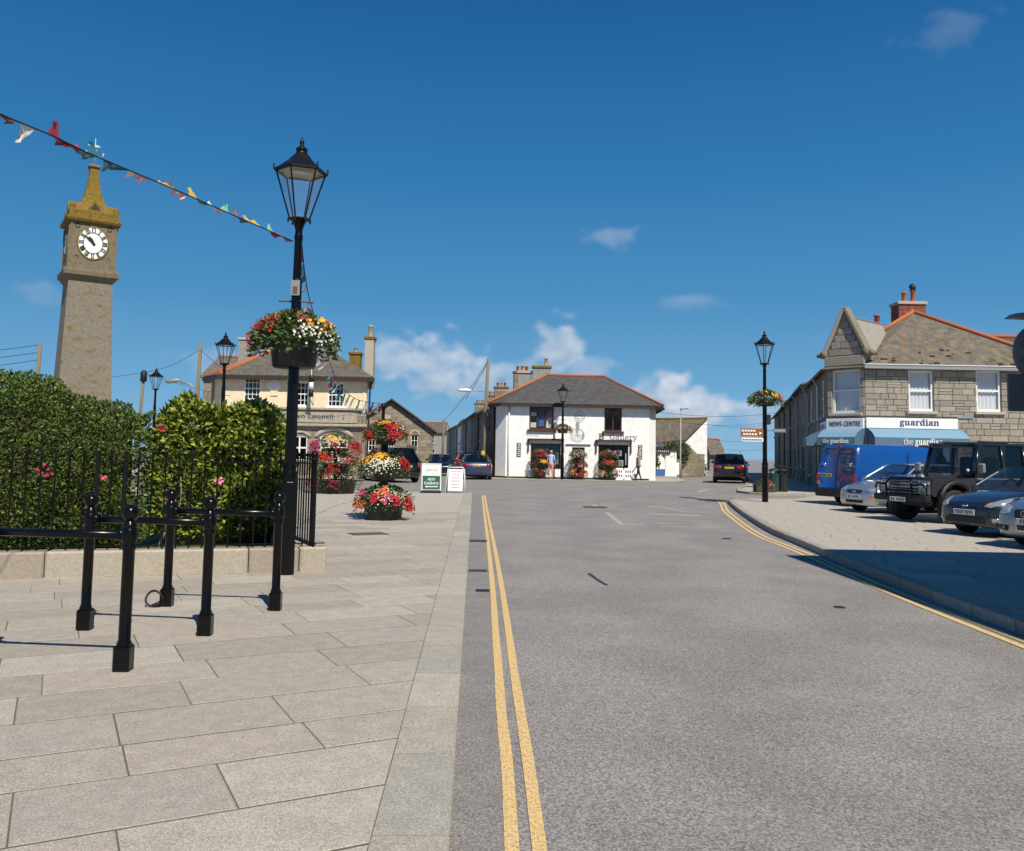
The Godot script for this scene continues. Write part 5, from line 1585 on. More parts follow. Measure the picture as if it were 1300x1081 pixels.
# ---------------------------------------------------------------- white shop
func make_white_shop() -> void:
	var z = -52.0; var x0 = -0.32; var x1 = 8.28; var w = x1 - x0
	var t = thing("white_shop", "white rendered corner shop with slate roof at the end of the road", "shop", Vector3(x0, 0.2, z))
	var ye = 4.5
	var st = S()
	var up = [Rect2(1.39, 2.95, 1.47, 1.4), Rect2(5.9, 2.92, 1.05, 1.4)]
	var low = [Rect2(1.5, 0.6, 1.8, 1.52), Rect2(3.98, 0.05, 0.76, 1.88), Rect2(5.56, 0.64, 1.8, 1.48)]
	wall(st, w, ye, up + low, 0.22)
	var chl = Transform3D(Basis(Vector3.UP, -deg_to_rad(48.0)), Vector3(-0.62, 0, -0.69))
	wall(st, 0.93, ye, [], 0.2, chl)
	var fl = Vector3(-0.108, 0, -0.994).normalized()
	var flx = Transform3D(Basis(-fl, Vector3.UP, (-fl).cross(Vector3.UP)), Vector3(-0.62, 0, -0.69) + fl * 6.5)
	var chr = Transform3D(Basis(Vector3.UP, deg_to_rad(50.0)), Vector3(w, 0, 0))
	wall(st, 0.75, ye, [], 0.2, chr)
	wall(st, 7.0, ye, [], 0.2, Transform3D(Basis(Vector3.UP, deg_to_rad(84.0)), Vector3(w + 0.48, 0, -0.575)))
	wall(st, w + 1.4, ye, [], 0.2, Transform3D(Basis(Vector3.UP, PI), Vector3(w + 1.0, 0, -7.2)))
	put("wall", st, M.white_wall, t)
	st = S()
	wall(st, 6.5, ye, [Rect2(4.6, 2.8, 0.9, 1.4), Rect2(1.5, 2.8, 0.9, 1.4), Rect2(3.2, 0.05, 0.9, 2.05)], 0.2, flx)
	put("flank_wall", st, M.brown_render, t)
	for x in [5.05, 1.95]: window(t, flx * Transform3D(Basis(), Vector3(x, 3.5, 0)), 0.9, 1.4, 2, 1, M.brown_frame, {"z": -0.05})
	st = S()
	cbox(st, flx * Vector3(3.65, 1.05, -0.1), Vector3(0.86, 2.0, 0.06), 0.01, flx.basis)
	put("side_door", st, M.dark_room, t)
	st = S(true)
	tube(st, [flx * Vector3(6.1, 4.3, 0.08), flx * Vector3(6.1, 0.1, 0.08)], 0.05, 8)
	put("downpipe", st, M.brown_frame, t)
	st = S()
	box(st, Vector3(w / 2, 0.05, 0.015), Vector3(w, 0.16, 0.05))
	put("plinth", st, M.plinth, t)
	st = S()
	box(st, Vector3(0.465, 0.05, 0.015), Vector3(0.93, 0.16, 0.05))
	put("plinth", st, M.plinth, t).transform = chl
	# windows
	var fr = window(t, Transform3D(Basis(), Vector3(up[0].get_center().x, up[0].get_center().y, 0)), 1.47, 1.4, 3, 1, M.brown_frame, {"frame": 0.08, "bar": 0.07, "z": -0.08, "sash": false, "sill": M.brown_frame})
	st = S()
	prism(st, PackedVector2Array([Vector2(0.12, 0.1), Vector2(0.62, 0.46), Vector2(0.66, 0.08), Vector2(0.3, 0.02)]), 0.03, Transform3D(Basis(), Vector3(0, 0, -0.14)))
	put("red_display", st, mat(lin(0.6, 0.02, 0.02), 0.6), fr)
	st = S()
	prism(st, PackedVector2Array([Vector2(0.25, -0.6), Vector2(0.56, -0.6), Vector2(0.66, 0.05), Vector2(0.36, 0.02)]), 0.03, Transform3D(Basis(), Vector3(0, 0, -0.15)))
	box(st, Vector3(-0.5, 0.22, -0.15), Vector3(0.38, 0.2, 0.02))
	box(st, Vector3(-0.5, -0.42, -0.15), Vector3(0.38, 0.3, 0.02))
	put("poster", st, mat(lin(0.6, 0.6, 0.55), 0.7), fr)
	st = S()
	prism(st, PackedVector2Array([Vector2(-0.18, -0.5), Vector2(0.2, -0.5), Vector2(0.18, 0.1), Vector2(0.05, 0.2), Vector2(-0.14, 0.0)]), 0.03, Transform3D(Basis(), Vector3(0, 0, -0.17)))
	put("blue_display", st, mat(lin(0.06, 0.1, 0.3), 0.7), fr)
	window(t, Transform3D(Basis(), Vector3(up[1].get_center().x, up[1].get_center().y, 0)), 1.05, 1.4, 2, 1, M.brown_frame, {"frame": 0.07, "bar": 0.07, "z": -0.08, "sash": false, "sill": M.brown_frame})
	for k in [0, 2]:
		var r: Rect2 = low[k]
		fr = window(t, Transform3D(Basis(), Vector3(r.get_center().x, r.get_center().y, 0)), r.size.x, r.size.y, 3, 1, M.dark_trim, {"frame": 0.06, "bar": 0.05, "z": -0.1, "sash": false})
		for p in [[0.25, 0.25, 0.42, 0.34, [0.6, 0.62, 0.62], [0.1, 0.12, 0.14]], [0.35, -0.35, 0.4, 0.36, [0.45, 0.48, 0.5], [0.2, 0.22, 0.2]], [-0.3, -0.3, 0.5, 0.4, [0.2, 0.15, 0.1], [0.12, 0.1, 0.08]], [0.7, -0.1, 0.2, 0.7, [0.5, 0.6, 0.62], [0.4, 0.55, 0.6]]]:
			st = S()
			box(st, Vector3(p[0] * (1 if k == 0 else 1.2), p[1], -0.2), Vector3(p[2], p[3], 0.03))
			var pic = put("picture", st, mat(lin(p[4][0], p[4][1], p[4][2]), 0.6), fr)
			st = S()
			box(st, Vector3(p[0] * (1 if k == 0 else 1.2), p[1], -0.18), Vector3(p[2] * 0.75, p[3] * 0.7, 0.02))
			put("canvas", st, mat(lin(p[5][0], p[5][1], p[5][2]), 0.5), pic)
		st = S()
		cbox(st, Vector3(r.get_center().x, r.end.y + 0.24, 0.12), Vector3(r.size.x + 0.4, 0.1, 0.26), 0.02)
		for s in [-1, 1]: box(st, Vector3(r.get_center().x + s * (r.size.x / 2 + 0.14), r.end.y - 0.15, 0.06), Vector3(0.08, 0.7, 0.1))
		put("pelmet", st, M.brown_frame, t)
	st = S()
	cbox(st, Vector3(4.36, 0.95, -0.12), Vector3(0.74, 1.84, 0.06), 0.01)
	var door = put("door", st, M.dark_room, t)
	st = S()
	box(st, Vector3(4.36, 1.2, -0.08), Vector3(0.5, 1.1, 0.02))
	put("door_glass", st, M.window_glass, door)
	st = S()
	box(st, Vector3(4.36, 2.12, 0.05), Vector3(1.5, 0.03, 0.12))
	put("door_hood", st, M.pale_line, t)
	# hipped roof
	var e = 0.35
	var a = Vector3(-0.35, ye, e); var a2 = Vector3(-1.1, ye, -0.6); var b = Vector3(w + 0.25, ye, e); var b2 = Vector3(w + 0.95, ye, -0.5)
	var c = Vector3(w + 1.5, ye, -7.5); var d = Vector3(-1.2, ye, -7.5)
	var R1 = Vector3(2.55, 6.55, -3.6); var R2 = Vector3(6.2, 6.55, -3.6)
	st = S()
	slab(st, a, b, R2, R1); slab(st, b, b2, R2, R2); slab(st, b2, c, R2, R2); slab(st, c, d, R1, R2); slab(st, d, a2, R1, R1); slab(st, a2, a, R1, R1)
	var roof = put("roof", st, M.slate_dark, t)
	st = S(true)
	tube(st, [R1 + Vector3(0, 0.03, 0), R2 + Vector3(0, 0.03, 0)], 0.09, 8)
	tube(st, [R1 + Vector3(0, 0.03, 0), a2 + Vector3(0, 0.08, 0)], 0.075, 8)
	tube(st, [R2 + Vector3(0, 0.03, 0), b2 + Vector3(0, 0.08, 0)], 0.075, 8)
	put("ridge_tiles", st, M.ridge, roof)
	st = S()
	for p in [[a, b], [a2, a], [b, b2], [b2, c]]:
		var m: Vector3 = (p[0] + p[1]) / 2
		var dd: Vector3 = p[1] - p[0]
		box(st, m + Vector3(0, -0.13, 0), Vector3(dd.length(), 0.14, 0.12), Basis(dd.normalized(), Vector3.UP, dd.normalized().cross(Vector3.UP)))
	put("gutter", st, M.dark_trim, t)
	st = S(true)
	tube(st, [Vector3(0.18, 4.4, 0.08), Vector3(0.18, 0.05, 0.08)], 0.045, 8)
	put("downpipe", st, M.white_frame, t)
	# chimneys at the back
	stack(t, Vector3(1.15, 4.6, -5.2), Vector3(0.9, 2.2, 0.6), M.grey_render, M.stone_trim, [[-0.1, 0.0, 0.4, 0.12, 1]])
	stack(t, Vector3(2.25, 4.8, -5.0), Vector3(1.15, 2.35, 0.7), M.grey_render, M.lichen, [[0.3, 0.0, 0.55, 0.12, 1]])
	# lettering and the line drawn mural on the wall
	var sg = Node3D.new()
	sg.name = "shop_name"
	t.add_child(sg, true)
	lettering("letter", "B", 0.36, M.ink, sg, Transform3D(Basis(), Vector3(5.72, 2.6, 0.012)), "Droid Serif", true, 1.1)
	lettering("lettering", "Gallery", 0.3, mat(lin(0.18, 0.18, 0.2), 0.7), sg, Transform3D(Basis(), Vector3(7.05, 2.58, 0.012)), "Droid Serif", false, 1.15)
	st = S()
	for k in 6: box(st, Vector3(1.3 + 0.12 * k, 2.62 + 0.01 * (k % 2), 0.008), Vector3(0.08, 0.1 + 0.04 * (k % 3), 0.01))
	put("faded_letters", st, mat(lin(0.5, 0.58, 0.65), 0.7), sg)
	for p in [Vector3(0.79, 1.72, 0.02), Vector3(8.06, 1.72, 0.02)]:
		st = S()
		box(st, p, Vector3(0.24, 0.82, 0.03))
		var bd = put("name_board", st, M.ink, t)
		st = S()
		for k in 7:
			box(st, p + Vector3(0.02 * sin(k * 2.1), 0.33 - 0.11 * k, 0.02), Vector3(0.13, 0.05, 0.012))
		put("letters", st, M.white_frame, bd)
	st = S(true)
	var mc = Vector3(4.42, 3.75, 0.012)
	var circ = func(cc: Vector3, r: float, th: float, sq := 1.0) -> void:
		var pts = []
		for k in 25: pts.append(cc + Vector3(cos(TAU * k / 24.0) * r, sin(TAU * k / 24.0) * r * sq, 0))
		tube(st, pts, th, 5, false)
	circ.call(mc, 0.3, 0.014); circ.call(mc, 0.27, 0.01, 0.4); circ.call(mc + Vector3(0.02, -0.05, 0), 0.15, 0.012)
	tube(st, [mc + Vector3(-0.35, 0.02, 0), mc + Vector3(0.35, 0.06, 0)], 0.016, 5)
	circ.call(Vector3(4.3, 2.65, 0.012), 0.42, 0.013)
	circ.call(Vector3(4.3, 2.65, 0.012), 0.34, 0.008)
	for k in 6: tube(st, [Vector3(4.3, 2.65, 0.012) - Vector3(cos(PI * k / 6.0), sin(PI * k / 6.0), 0) * 0.36, Vector3(4.3, 2.65, 0.012) + Vector3(cos(PI * k / 6.0), sin(PI * k / 6.0), 0) * 0.36], 0.006, 4)
	put("mural_lines", st, M.pale_line, t)
	st = S()
	prism(st, PackedVector2Array([Vector2(-0.08, 0.3), Vector2(0.02, 0.42), Vector2(0.14, 0.36), Vector2(0.16, 0.1), Vector2(0.08, -0.3), Vector2(-0.02, -0.3), Vector2(-0.05, 0.0)]), 0.012, Transform3D(Basis(), Vector3(4.25, 3.05, 0.013)))
	prism(st, PackedVector2Array([Vector2(0.3, -0.1), Vector2(0.42, 0.1), Vector2(0.46, -0.05), Vector2(0.4, -0.3), Vector2(0.3, -0.35)]), 0.012, Transform3D(Basis(), Vector3(4.25, 2.75, 0.013)))
	put("mural_figure", st, mat(lin(0.3, 0.32, 0.36), 0.8), t)
	st = S()
	for k in 2: cbox(st, Vector3(2.9 + 0.0, 4.12 - 0.0, 0.05 + 0.001 * k), Vector3(0.06, 0.06, 0.1), 0.01)
	put("floodlight", st, M.dark_trim, t)

# ---------------------------------------------------------------- terraces
# a row house seen along the street: local x runs away from the camera, z faces the street
func row_house(called: String, label: String, at: Vector3, turn: float, w: float, h: float, depth: float, o: Dictionary) -> Node3D:
	var t = thing(called, label, "house", at, turn, o.group)
	var st = S()
	var holes = []
	for x in o.ups: holes.append(Rect2(x, h - 2.0, 0.85, 1.35))
	for x in o.lows: holes.append(Rect2(x, 0.9, 0.95, 1.4))
	if o.has("door"): holes.append(Rect2(o.door, 0.0, 0.9, 2.1))
	wall(st, w, h, holes, 0.18)
	wall(st, depth, h, [], 0.15, Transform3D(Basis(Vector3.UP, PI / 2), Vector3(w, 0, 0)))
	wall(st, depth, h, [], 0.15, Transform3D(Basis(Vector3.UP, -PI / 2), Vector3(0, 0, -depth)))
	wall(st, w, h, [], 0.15, Transform3D(Basis(Vector3.UP, PI), Vector3(w, 0, -depth)))
	var rh: float = o.get("rise", 2.0)
	for x in [0.0, w]:
		prism(st, PackedVector2Array([Vector2(-depth, h), Vector2(0, h), Vector2(-depth / 2, h + rh - 0.12)]), 0.15, Transform3D(Basis(Vector3.UP, -PI / 2), Vector3(x + (0.15 if x == 0.0 else 0.0), 0, 0)))
	put("wall", st, o.wall, t)
	for x in o.ups: window(t, Transform3D(Basis(), Vector3(x + 0.425, h - 1.325, 0)), 0.85, 1.35, 2, 1, o.get("frame", M.white_frame), {"frame": 0.07, "z": -0.07, "sill": M.stone_trim})
	for x in o.lows: window(t, Transform3D(Basis(), Vector3(x + 0.475, 1.6, 0)), 0.95, 1.4, 2, 1, o.get("frame", M.white_frame), {"frame": 0.07, "z": -0.07, "sill": M.stone_trim})
	if o.has("door"):
		st = S()
		cbox(st, Vector3(o.door + 0.45, 1.03, -0.1), Vector3(0.86, 2.06, 0.06), 0.01)
		put("door", st, o.get("door_mat", M.dark_room), t)
	st = S()
	slab(st, Vector3(-0.02, h - 0.05, 0.3), Vector3(w + 0.02, h - 0.05, 0.3), Vector3(w + 0.02, h + rh, -depth / 2), Vector3(-0.02, h + rh, -depth / 2))
	slab(st, Vector3(w + 0.02, h - 0.05, -depth - 0.3), Vector3(-0.02, h - 0.05, -depth - 0.3), Vector3(-0.02, h + rh, -depth / 2), Vector3(w + 0.02, h + rh, -depth / 2))
	var roof = put("roof", st, o.get("roof", M.slate), t)
	st = S(true)
	tube(st, [Vector3(0, h + rh + 0.03, -depth / 2), Vector3(w, h + rh + 0.03, -depth / 2)], 0.09, 6)
	put("ridge_tiles", st, M.ridge, roof)
	st = S()
	box(st, Vector3(w / 2, h - 0.12, 0.32), Vector3(w, 0.12, 0.12))
	put("gutter", st, M.gutter_iron, t)
	if o.has("pipe"):
		st = S(true)
		tube(st, [Vector3(o.pipe, h - 0.2, 0.32), Vector3(o.pipe, h - 0.45, 0.07), Vector3(o.pipe, 0.25, 0.07), Vector3(o.pipe - 0.05, 0.05, 0.25)], 0.05, 8)
		put("downpipe", st, o.get("pipe_mat", M.white_frame), t)
	if o.has("stack"):
		var pots = []
		for k in 3: pots.append([0.0, -0.35 + 0.35 * k, 0.42, 0.12, k % 2])
		stack(t, Vector3(o.stack, h + rh - 0.9, -depth / 2), Vector3(0.6, 1.9, 1.3), o.get("stack_mat", M.stone_pale), M.lichen, pots)
	return t

func make_left_street() -> void:
	var dir = Vector3(-0.108, 0, -0.994).normalized()
	var p = Vector3(-1.75, 0.2, -59.6)
	# facing the street means local z points to the left of dir
	var turn = atan2(-dir.z, dir.x)
	# mirrored: local x toward the camera so that the front faces -x
	var mats = [[M.brown_frame, "dark brown"], [M.stone_pale, "grey stone"], [M.grey_render, "grey rendered"], [M.stone_pale, "plain stone"], [M.white_wall, "whitewashed"], [M.grey_render, "distant grey"], [M.stone_pale, "far stone"], [M.grey_render, "farthest grey"]]
	var hs = [4.5, 4.7, 4.7, 4.8, 4.6, 4.8, 4.9, 4.9]
	for k in 8:
		var w: float = [6.2, 8.0, 8.5, 9.0, 9.5, 10.0, 11.0, 14.0][k]
		var e = p + dir * w
		var o = {"group": "houses along the left street", "wall": mats[k][0] if k else M.grey_render, "ups": [1.0, w - 2.2, w / 2 - 0.4], "lows": [1.0, w - 2.4], "door": w / 2 - 0.4, "pipe": w - 0.3, "pipe_mat": M.gutter_iron if k % 2 else M.pale_line, "roof": M.slate if k % 3 else M.slate_dark}
		if k in [1, 3, 4, 6]: o.stack = w - 0.4
		row_house("terrace_house", "%s terrace house in the left street, %s behind the white shop" % [mats[k][1], ["first", "second", "third", "fourth", "fifth", "sixth", "seventh", "eighth"][k]], e, turn + PI, w, hs[k], 6.5, o)
		p = e + dir * 0.03
	# houses closing the end of the street
	var f = row_house("terrace_house", "low grey house end showing beyond the chapel at the street end", Vector3(-24.0, 0.2, -160.0), 0.0, 12.0, 5.4, 8.0, {"group": "houses along the left street", "wall": M.grey_render, "ups": [1.5, 5.0, 9.0], "lows": [1.5, 9.0], "door": 5.0, "stack": 2.0})

func make_white_house() -> void:
	# white gable with half hipped slate roof down the street on the right
	var z = -75.0; var g = 0.2
	var t = thing("white_house", "white gabled house with grey slate roof and two skylights", "house", Vector3(12.6, g, z))
	var st = S()
	wall(st, 4.35, 3.1, [Rect2(2.15, 1.55, 0.55, 0.6)], 0.2)
	prism(st, PackedVector2Array([Vector2(2.3, 3.1), Vector2(4.35, 3.1), Vector2(4.35, 4.75), Vector2(4.2, 4.75)]), 0.2)
	wall(st, 7.0, 4.7, [], 0.2, Transform3D(Basis(Vector3.UP, PI / 2), Vector3(4.35, 0, 0)))
	put("wall", st, M.white_wall, t)
	window(t, Transform3D(Basis(), Vector3(2.42, 1.85, 0)), 0.55, 0.6, 3, 3, M.dark_trim, {"frame": 0.05, "sash": false})
	st = S()
	slab(st, Vector3(-1.5, 2.5, 0.4), Vector3(2.35, 3.0, 0.4), Vector3(4.3, 4.85, 0.15), Vector3(-1.5, 4.8, -3.0))
	slab(st, Vector3(4.5, 4.6, -6.0), Vector3(-1.5, 2.5, -6.5), Vector3(-1.5, 4.8, -3.0), Vector3(4.3, 4.85, 0.15))
	var roof = put("roof", st, M.slate_brown, t)
	st = S(true)
	tube(st, [Vector3(-1.5, 4.83, -3.0), Vector3(4.32, 4.9, 0.12)], 0.1, 8)
	put("ridge_tiles", st, M.lichen, roof)
	for x in [0.3, 1.35]:
		st = S()
		cbox(st, Vector3(x, 3.95 + x * 0.07, -1.1 + x * 0.45), Vector3(0.55, 0.08, 0.75), 0.02, Basis(Vector3.RIGHT, 0.62))
		var sk = put("skylight", st, M.dark_trim, roof)
		if x > 1.0:
			st = S()
			box(st, Vector3(x, 4.01 + x * 0.07, -1.1 + x * 0.45), Vector3(0.4, 0.03, 0.5), Basis(Vector3.RIGHT, 0.62))
			put("skylight_glass", st, M.teal_glass, sk)
	st = S()
	box(st, Vector3(3.0, 1.0, 0.06), Vector3(0.5, 0.35, 0.05))
	put("notice_board", st, M.ink, t)
	# small shop with a name board and porch between
	z = -66.0
	var s = thing("corner_kiosk", "small white shop with a black name board beside the white corner shop", "shop", Vector3(10.7, g, z))
	st = S()
	wall(st, 1.9, 2.1, [Rect2(0.1, 0.4, 0.95, 1.25)], 0.2)
	wall(st, 3.0, 2.1, [], 0.2, Transform3D(Basis(Vector3.UP, PI / 2), Vector3(1.9, 0, 0)))
	wall(st, 3.0, 2.1, [], 0.2, Transform3D(Basis(Vector3.UP, -PI / 2), Vector3(0, 0, -3.0)))
	put("wall", st, M.white_wall, s)
	st = S()
	slab(st, Vector3(-0.1, 2.1, 0.15), Vector3(2.0, 2.1, 0.15), Vector3(2.0, 2.3, -3.1), Vector3(-0.1, 2.3, -3.1))
	put("roof", st, M.dark_trim, s)
	st = S()
	cbox(st, Vector3(0.72, 1.9, 0.08), Vector3(1.4, 0.4, 0.06), 0.01)
	var nb = put("name_board", st, M.ink, s)
	st = S()
	for k in 8: box(st, Vector3(0.2 + 0.15 * k, 1.92, 0.115), Vector3(0.08, 0.14, 0.01))
	put("letters", st, M.pale_line, nb)
	st = S()
	box(st, Vector3(0.55, 0.3, 0.3), Vector3(0.8, 0.5, 0.4))
	put("display", st, mat(lin(0.05, 0.12, 0.35), 0.6), s)
	# greenery and rough wall
	var w = thing("rubble_wall", "rough brown stone wall below the white house", "wall", Vector3(13.2, g, -67.0))
	st = S()
	wall(st, 1.75, 1.75, [], 0.4)
	prism(st, PackedVector2Array([Vector2(0, 1.75), Vector2(1.2, 1.75), Vector2(0.3, 2.6), Vector2(0, 2.6)]), 0.4)
	put("stones", st, M.stone_pale, w)
	bush("ivy_bush", "green ivy mound over the small shop roof", Vector3(12.7, g + 1.9, -66.6), Vector3(1.0, 0.75, 0.6), 700)
	bush("garden_shrub", "dark green shrub at the foot of the white house gable", Vector3(15.2, g + 0.55, -70.0), Vector3(0.5, 0.75, 0.5), 400)
	bush("garden_shrub", "low shrub by the small shop doorway", Vector3(10.95, g + 1.2, -65.6), Vector3(0.25, 0.7, 0.2), 160)
	# brick house peeping out beyond
	row_house("far_house", "small brown house end far down the street behind the parked black car", Vector3(25.2, g, -110.0), 0.0, 1.9, 2.0, 6.0, {"group": "houses down the right street", "wall": M.stone_pale, "ups": [], "lows": [], "roof": M.slate_brown})

func bush(called: String, label: String, at: Vector3, r: Vector3, n: int) -> void:
	var t = thing(called, label, "bush", at)
	var st = S(true)
	var prof = []
	for k in 9: prof.append(Vector2(sin(PI * k / 8.0), -cos(PI * k / 8.0)))
	lathe(st, prof, 12, Transform3D(Basis.from_scale(r * 0.8), Vector3.ZERO))
	put("branches", st, M.earth, t)
	var xs = []
	var cs = []
	for i in n:
		var d = Vector3(rf(-1, 1), rf(-1, 1), rf(-1, 1)).normalized()
		xs.append(Transform3D(facing(d + Vector3(rf(-1, 1), rf(-1, 1), rf(-1, 1)) * 0.6, rf(0, 6)).scaled(Vector3.ONE * rf(1.6, 3.0)), d * r * rf(0.8, 1.08)))
		var k = rf(0.6, 1.4)
		cs.append(Color(0.05 * k, 0.1 * k, 0.02 * k))
	leaves("foliage", X.leaf_mid, M.leaf, t, xs, cs)

# ---------------------------------------------------------------- news shop on the right
# squared granite blocks laid over a backing wall, each a piece of its own
func blocks(t: Node, xf: Transform3D, w: float, y0: float, h: float, holes: Array, seed_: int, rows_h := 0.255) -> void:
	rng.seed = seed_
	var y = y0
	while y < h - 0.05:
		var rh = minf(rows_h * rf(0.88, 1.12), h - y)
		if h - y - rh < 0.1: rh = h - y
		var x = 0.0
		while x < w - 0.02:
			var l = rf(0.3, 0.7)
			if w - x - l < 0.2: l = w - x
			var big = rng.randf() < 0.1
			var spans = [[x, x + l]]
			for r in holes:
				if y + rh > r.position.y + 0.02 and y < r.end.y - 0.02:
					var nx = []
					for s in spans:
						if s[1] <= r.position.x or s[0] >= r.end.x: nx.append(s)
						else:
							if s[0] < r.position.x - 0.06: nx.append([s[0], r.position.x])
							if s[1] > r.end.x + 0.06: nx.append([r.end.x, s[1]])
					spans = nx
			for s in spans:
				var parts = [[y, rh]]
				if not big and rng.randf() < 0.22 and s[1] - s[0] > 0.4: parts = [[y, rh * 0.5], [y + rh * 0.5, rh * 0.5]]
				for p in parts:
					var st = S()
					cbox(st, Vector3.ZERO, Vector3(s[1] - s[0] - 0.018, p[1] - 0.018, 0.07), 0.012)
					var o = put("stone_block", st, M["block%d" % rng.randi_range(0, 4)], t)
					o.transform = xf * Transform3D(Basis(Vector3(0.3, 1, 0).normalized(), rf(-0.008, 0.008)), Vector3((s[0] + s[1]) / 2, p[0] + p[1] / 2, rf(-0.008, 0.008)))
			x += l
		y += rh

# a canopy of cloth on a frame: a sloping sheet, a hanging front and two ends
func awning(t: Node, xf: Transform3D, w: float, m: Material, m2: Material, words: String, size: float) -> void:
	var st = S(true)
	st.set_smooth_group(-1)
	var pr = [Vector2(0.0, 0.0), Vector2(0.3, -0.06), Vector2(0.62, -0.2), Vector2(0.86, -0.4)]
	for i in pr.size() - 1:
		q(st, xf * Vector3(0, pr[i + 1].y, pr[i + 1].x), xf * Vector3(w, pr[i + 1].y, pr[i + 1].x), xf * Vector3(w, pr[i].y, pr[i].x), xf * Vector3(0, pr[i].y, pr[i].x))
	var aw = put("awning", st, m, t)
	st = S()
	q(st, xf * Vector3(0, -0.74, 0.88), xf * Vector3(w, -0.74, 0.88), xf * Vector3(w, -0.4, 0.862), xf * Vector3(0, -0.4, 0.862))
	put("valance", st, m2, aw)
	for x in [0.0, w]:
		st = S()
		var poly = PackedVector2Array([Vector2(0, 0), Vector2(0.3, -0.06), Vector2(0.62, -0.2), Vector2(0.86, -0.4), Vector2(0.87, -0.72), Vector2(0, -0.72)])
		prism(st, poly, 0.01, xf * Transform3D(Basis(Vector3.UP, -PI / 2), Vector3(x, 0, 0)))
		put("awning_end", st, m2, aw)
	if words:
		lettering("lettering", words.split(" ")[0], size, M.pale_letter, aw, xf * Transform3D(Basis(), Vector3(w * 0.5 - size * 2.4, -0.57, 0.895)), "Droid Serif", true, 0.72)
		lettering("lettering", words.split(" ")[1], size, M.white_letter, aw, xf * Transform3D(Basis(), Vector3(w * 0.5 + size * 1.05, -0.57, 0.895)), "Droid Serif", true, 0.72)

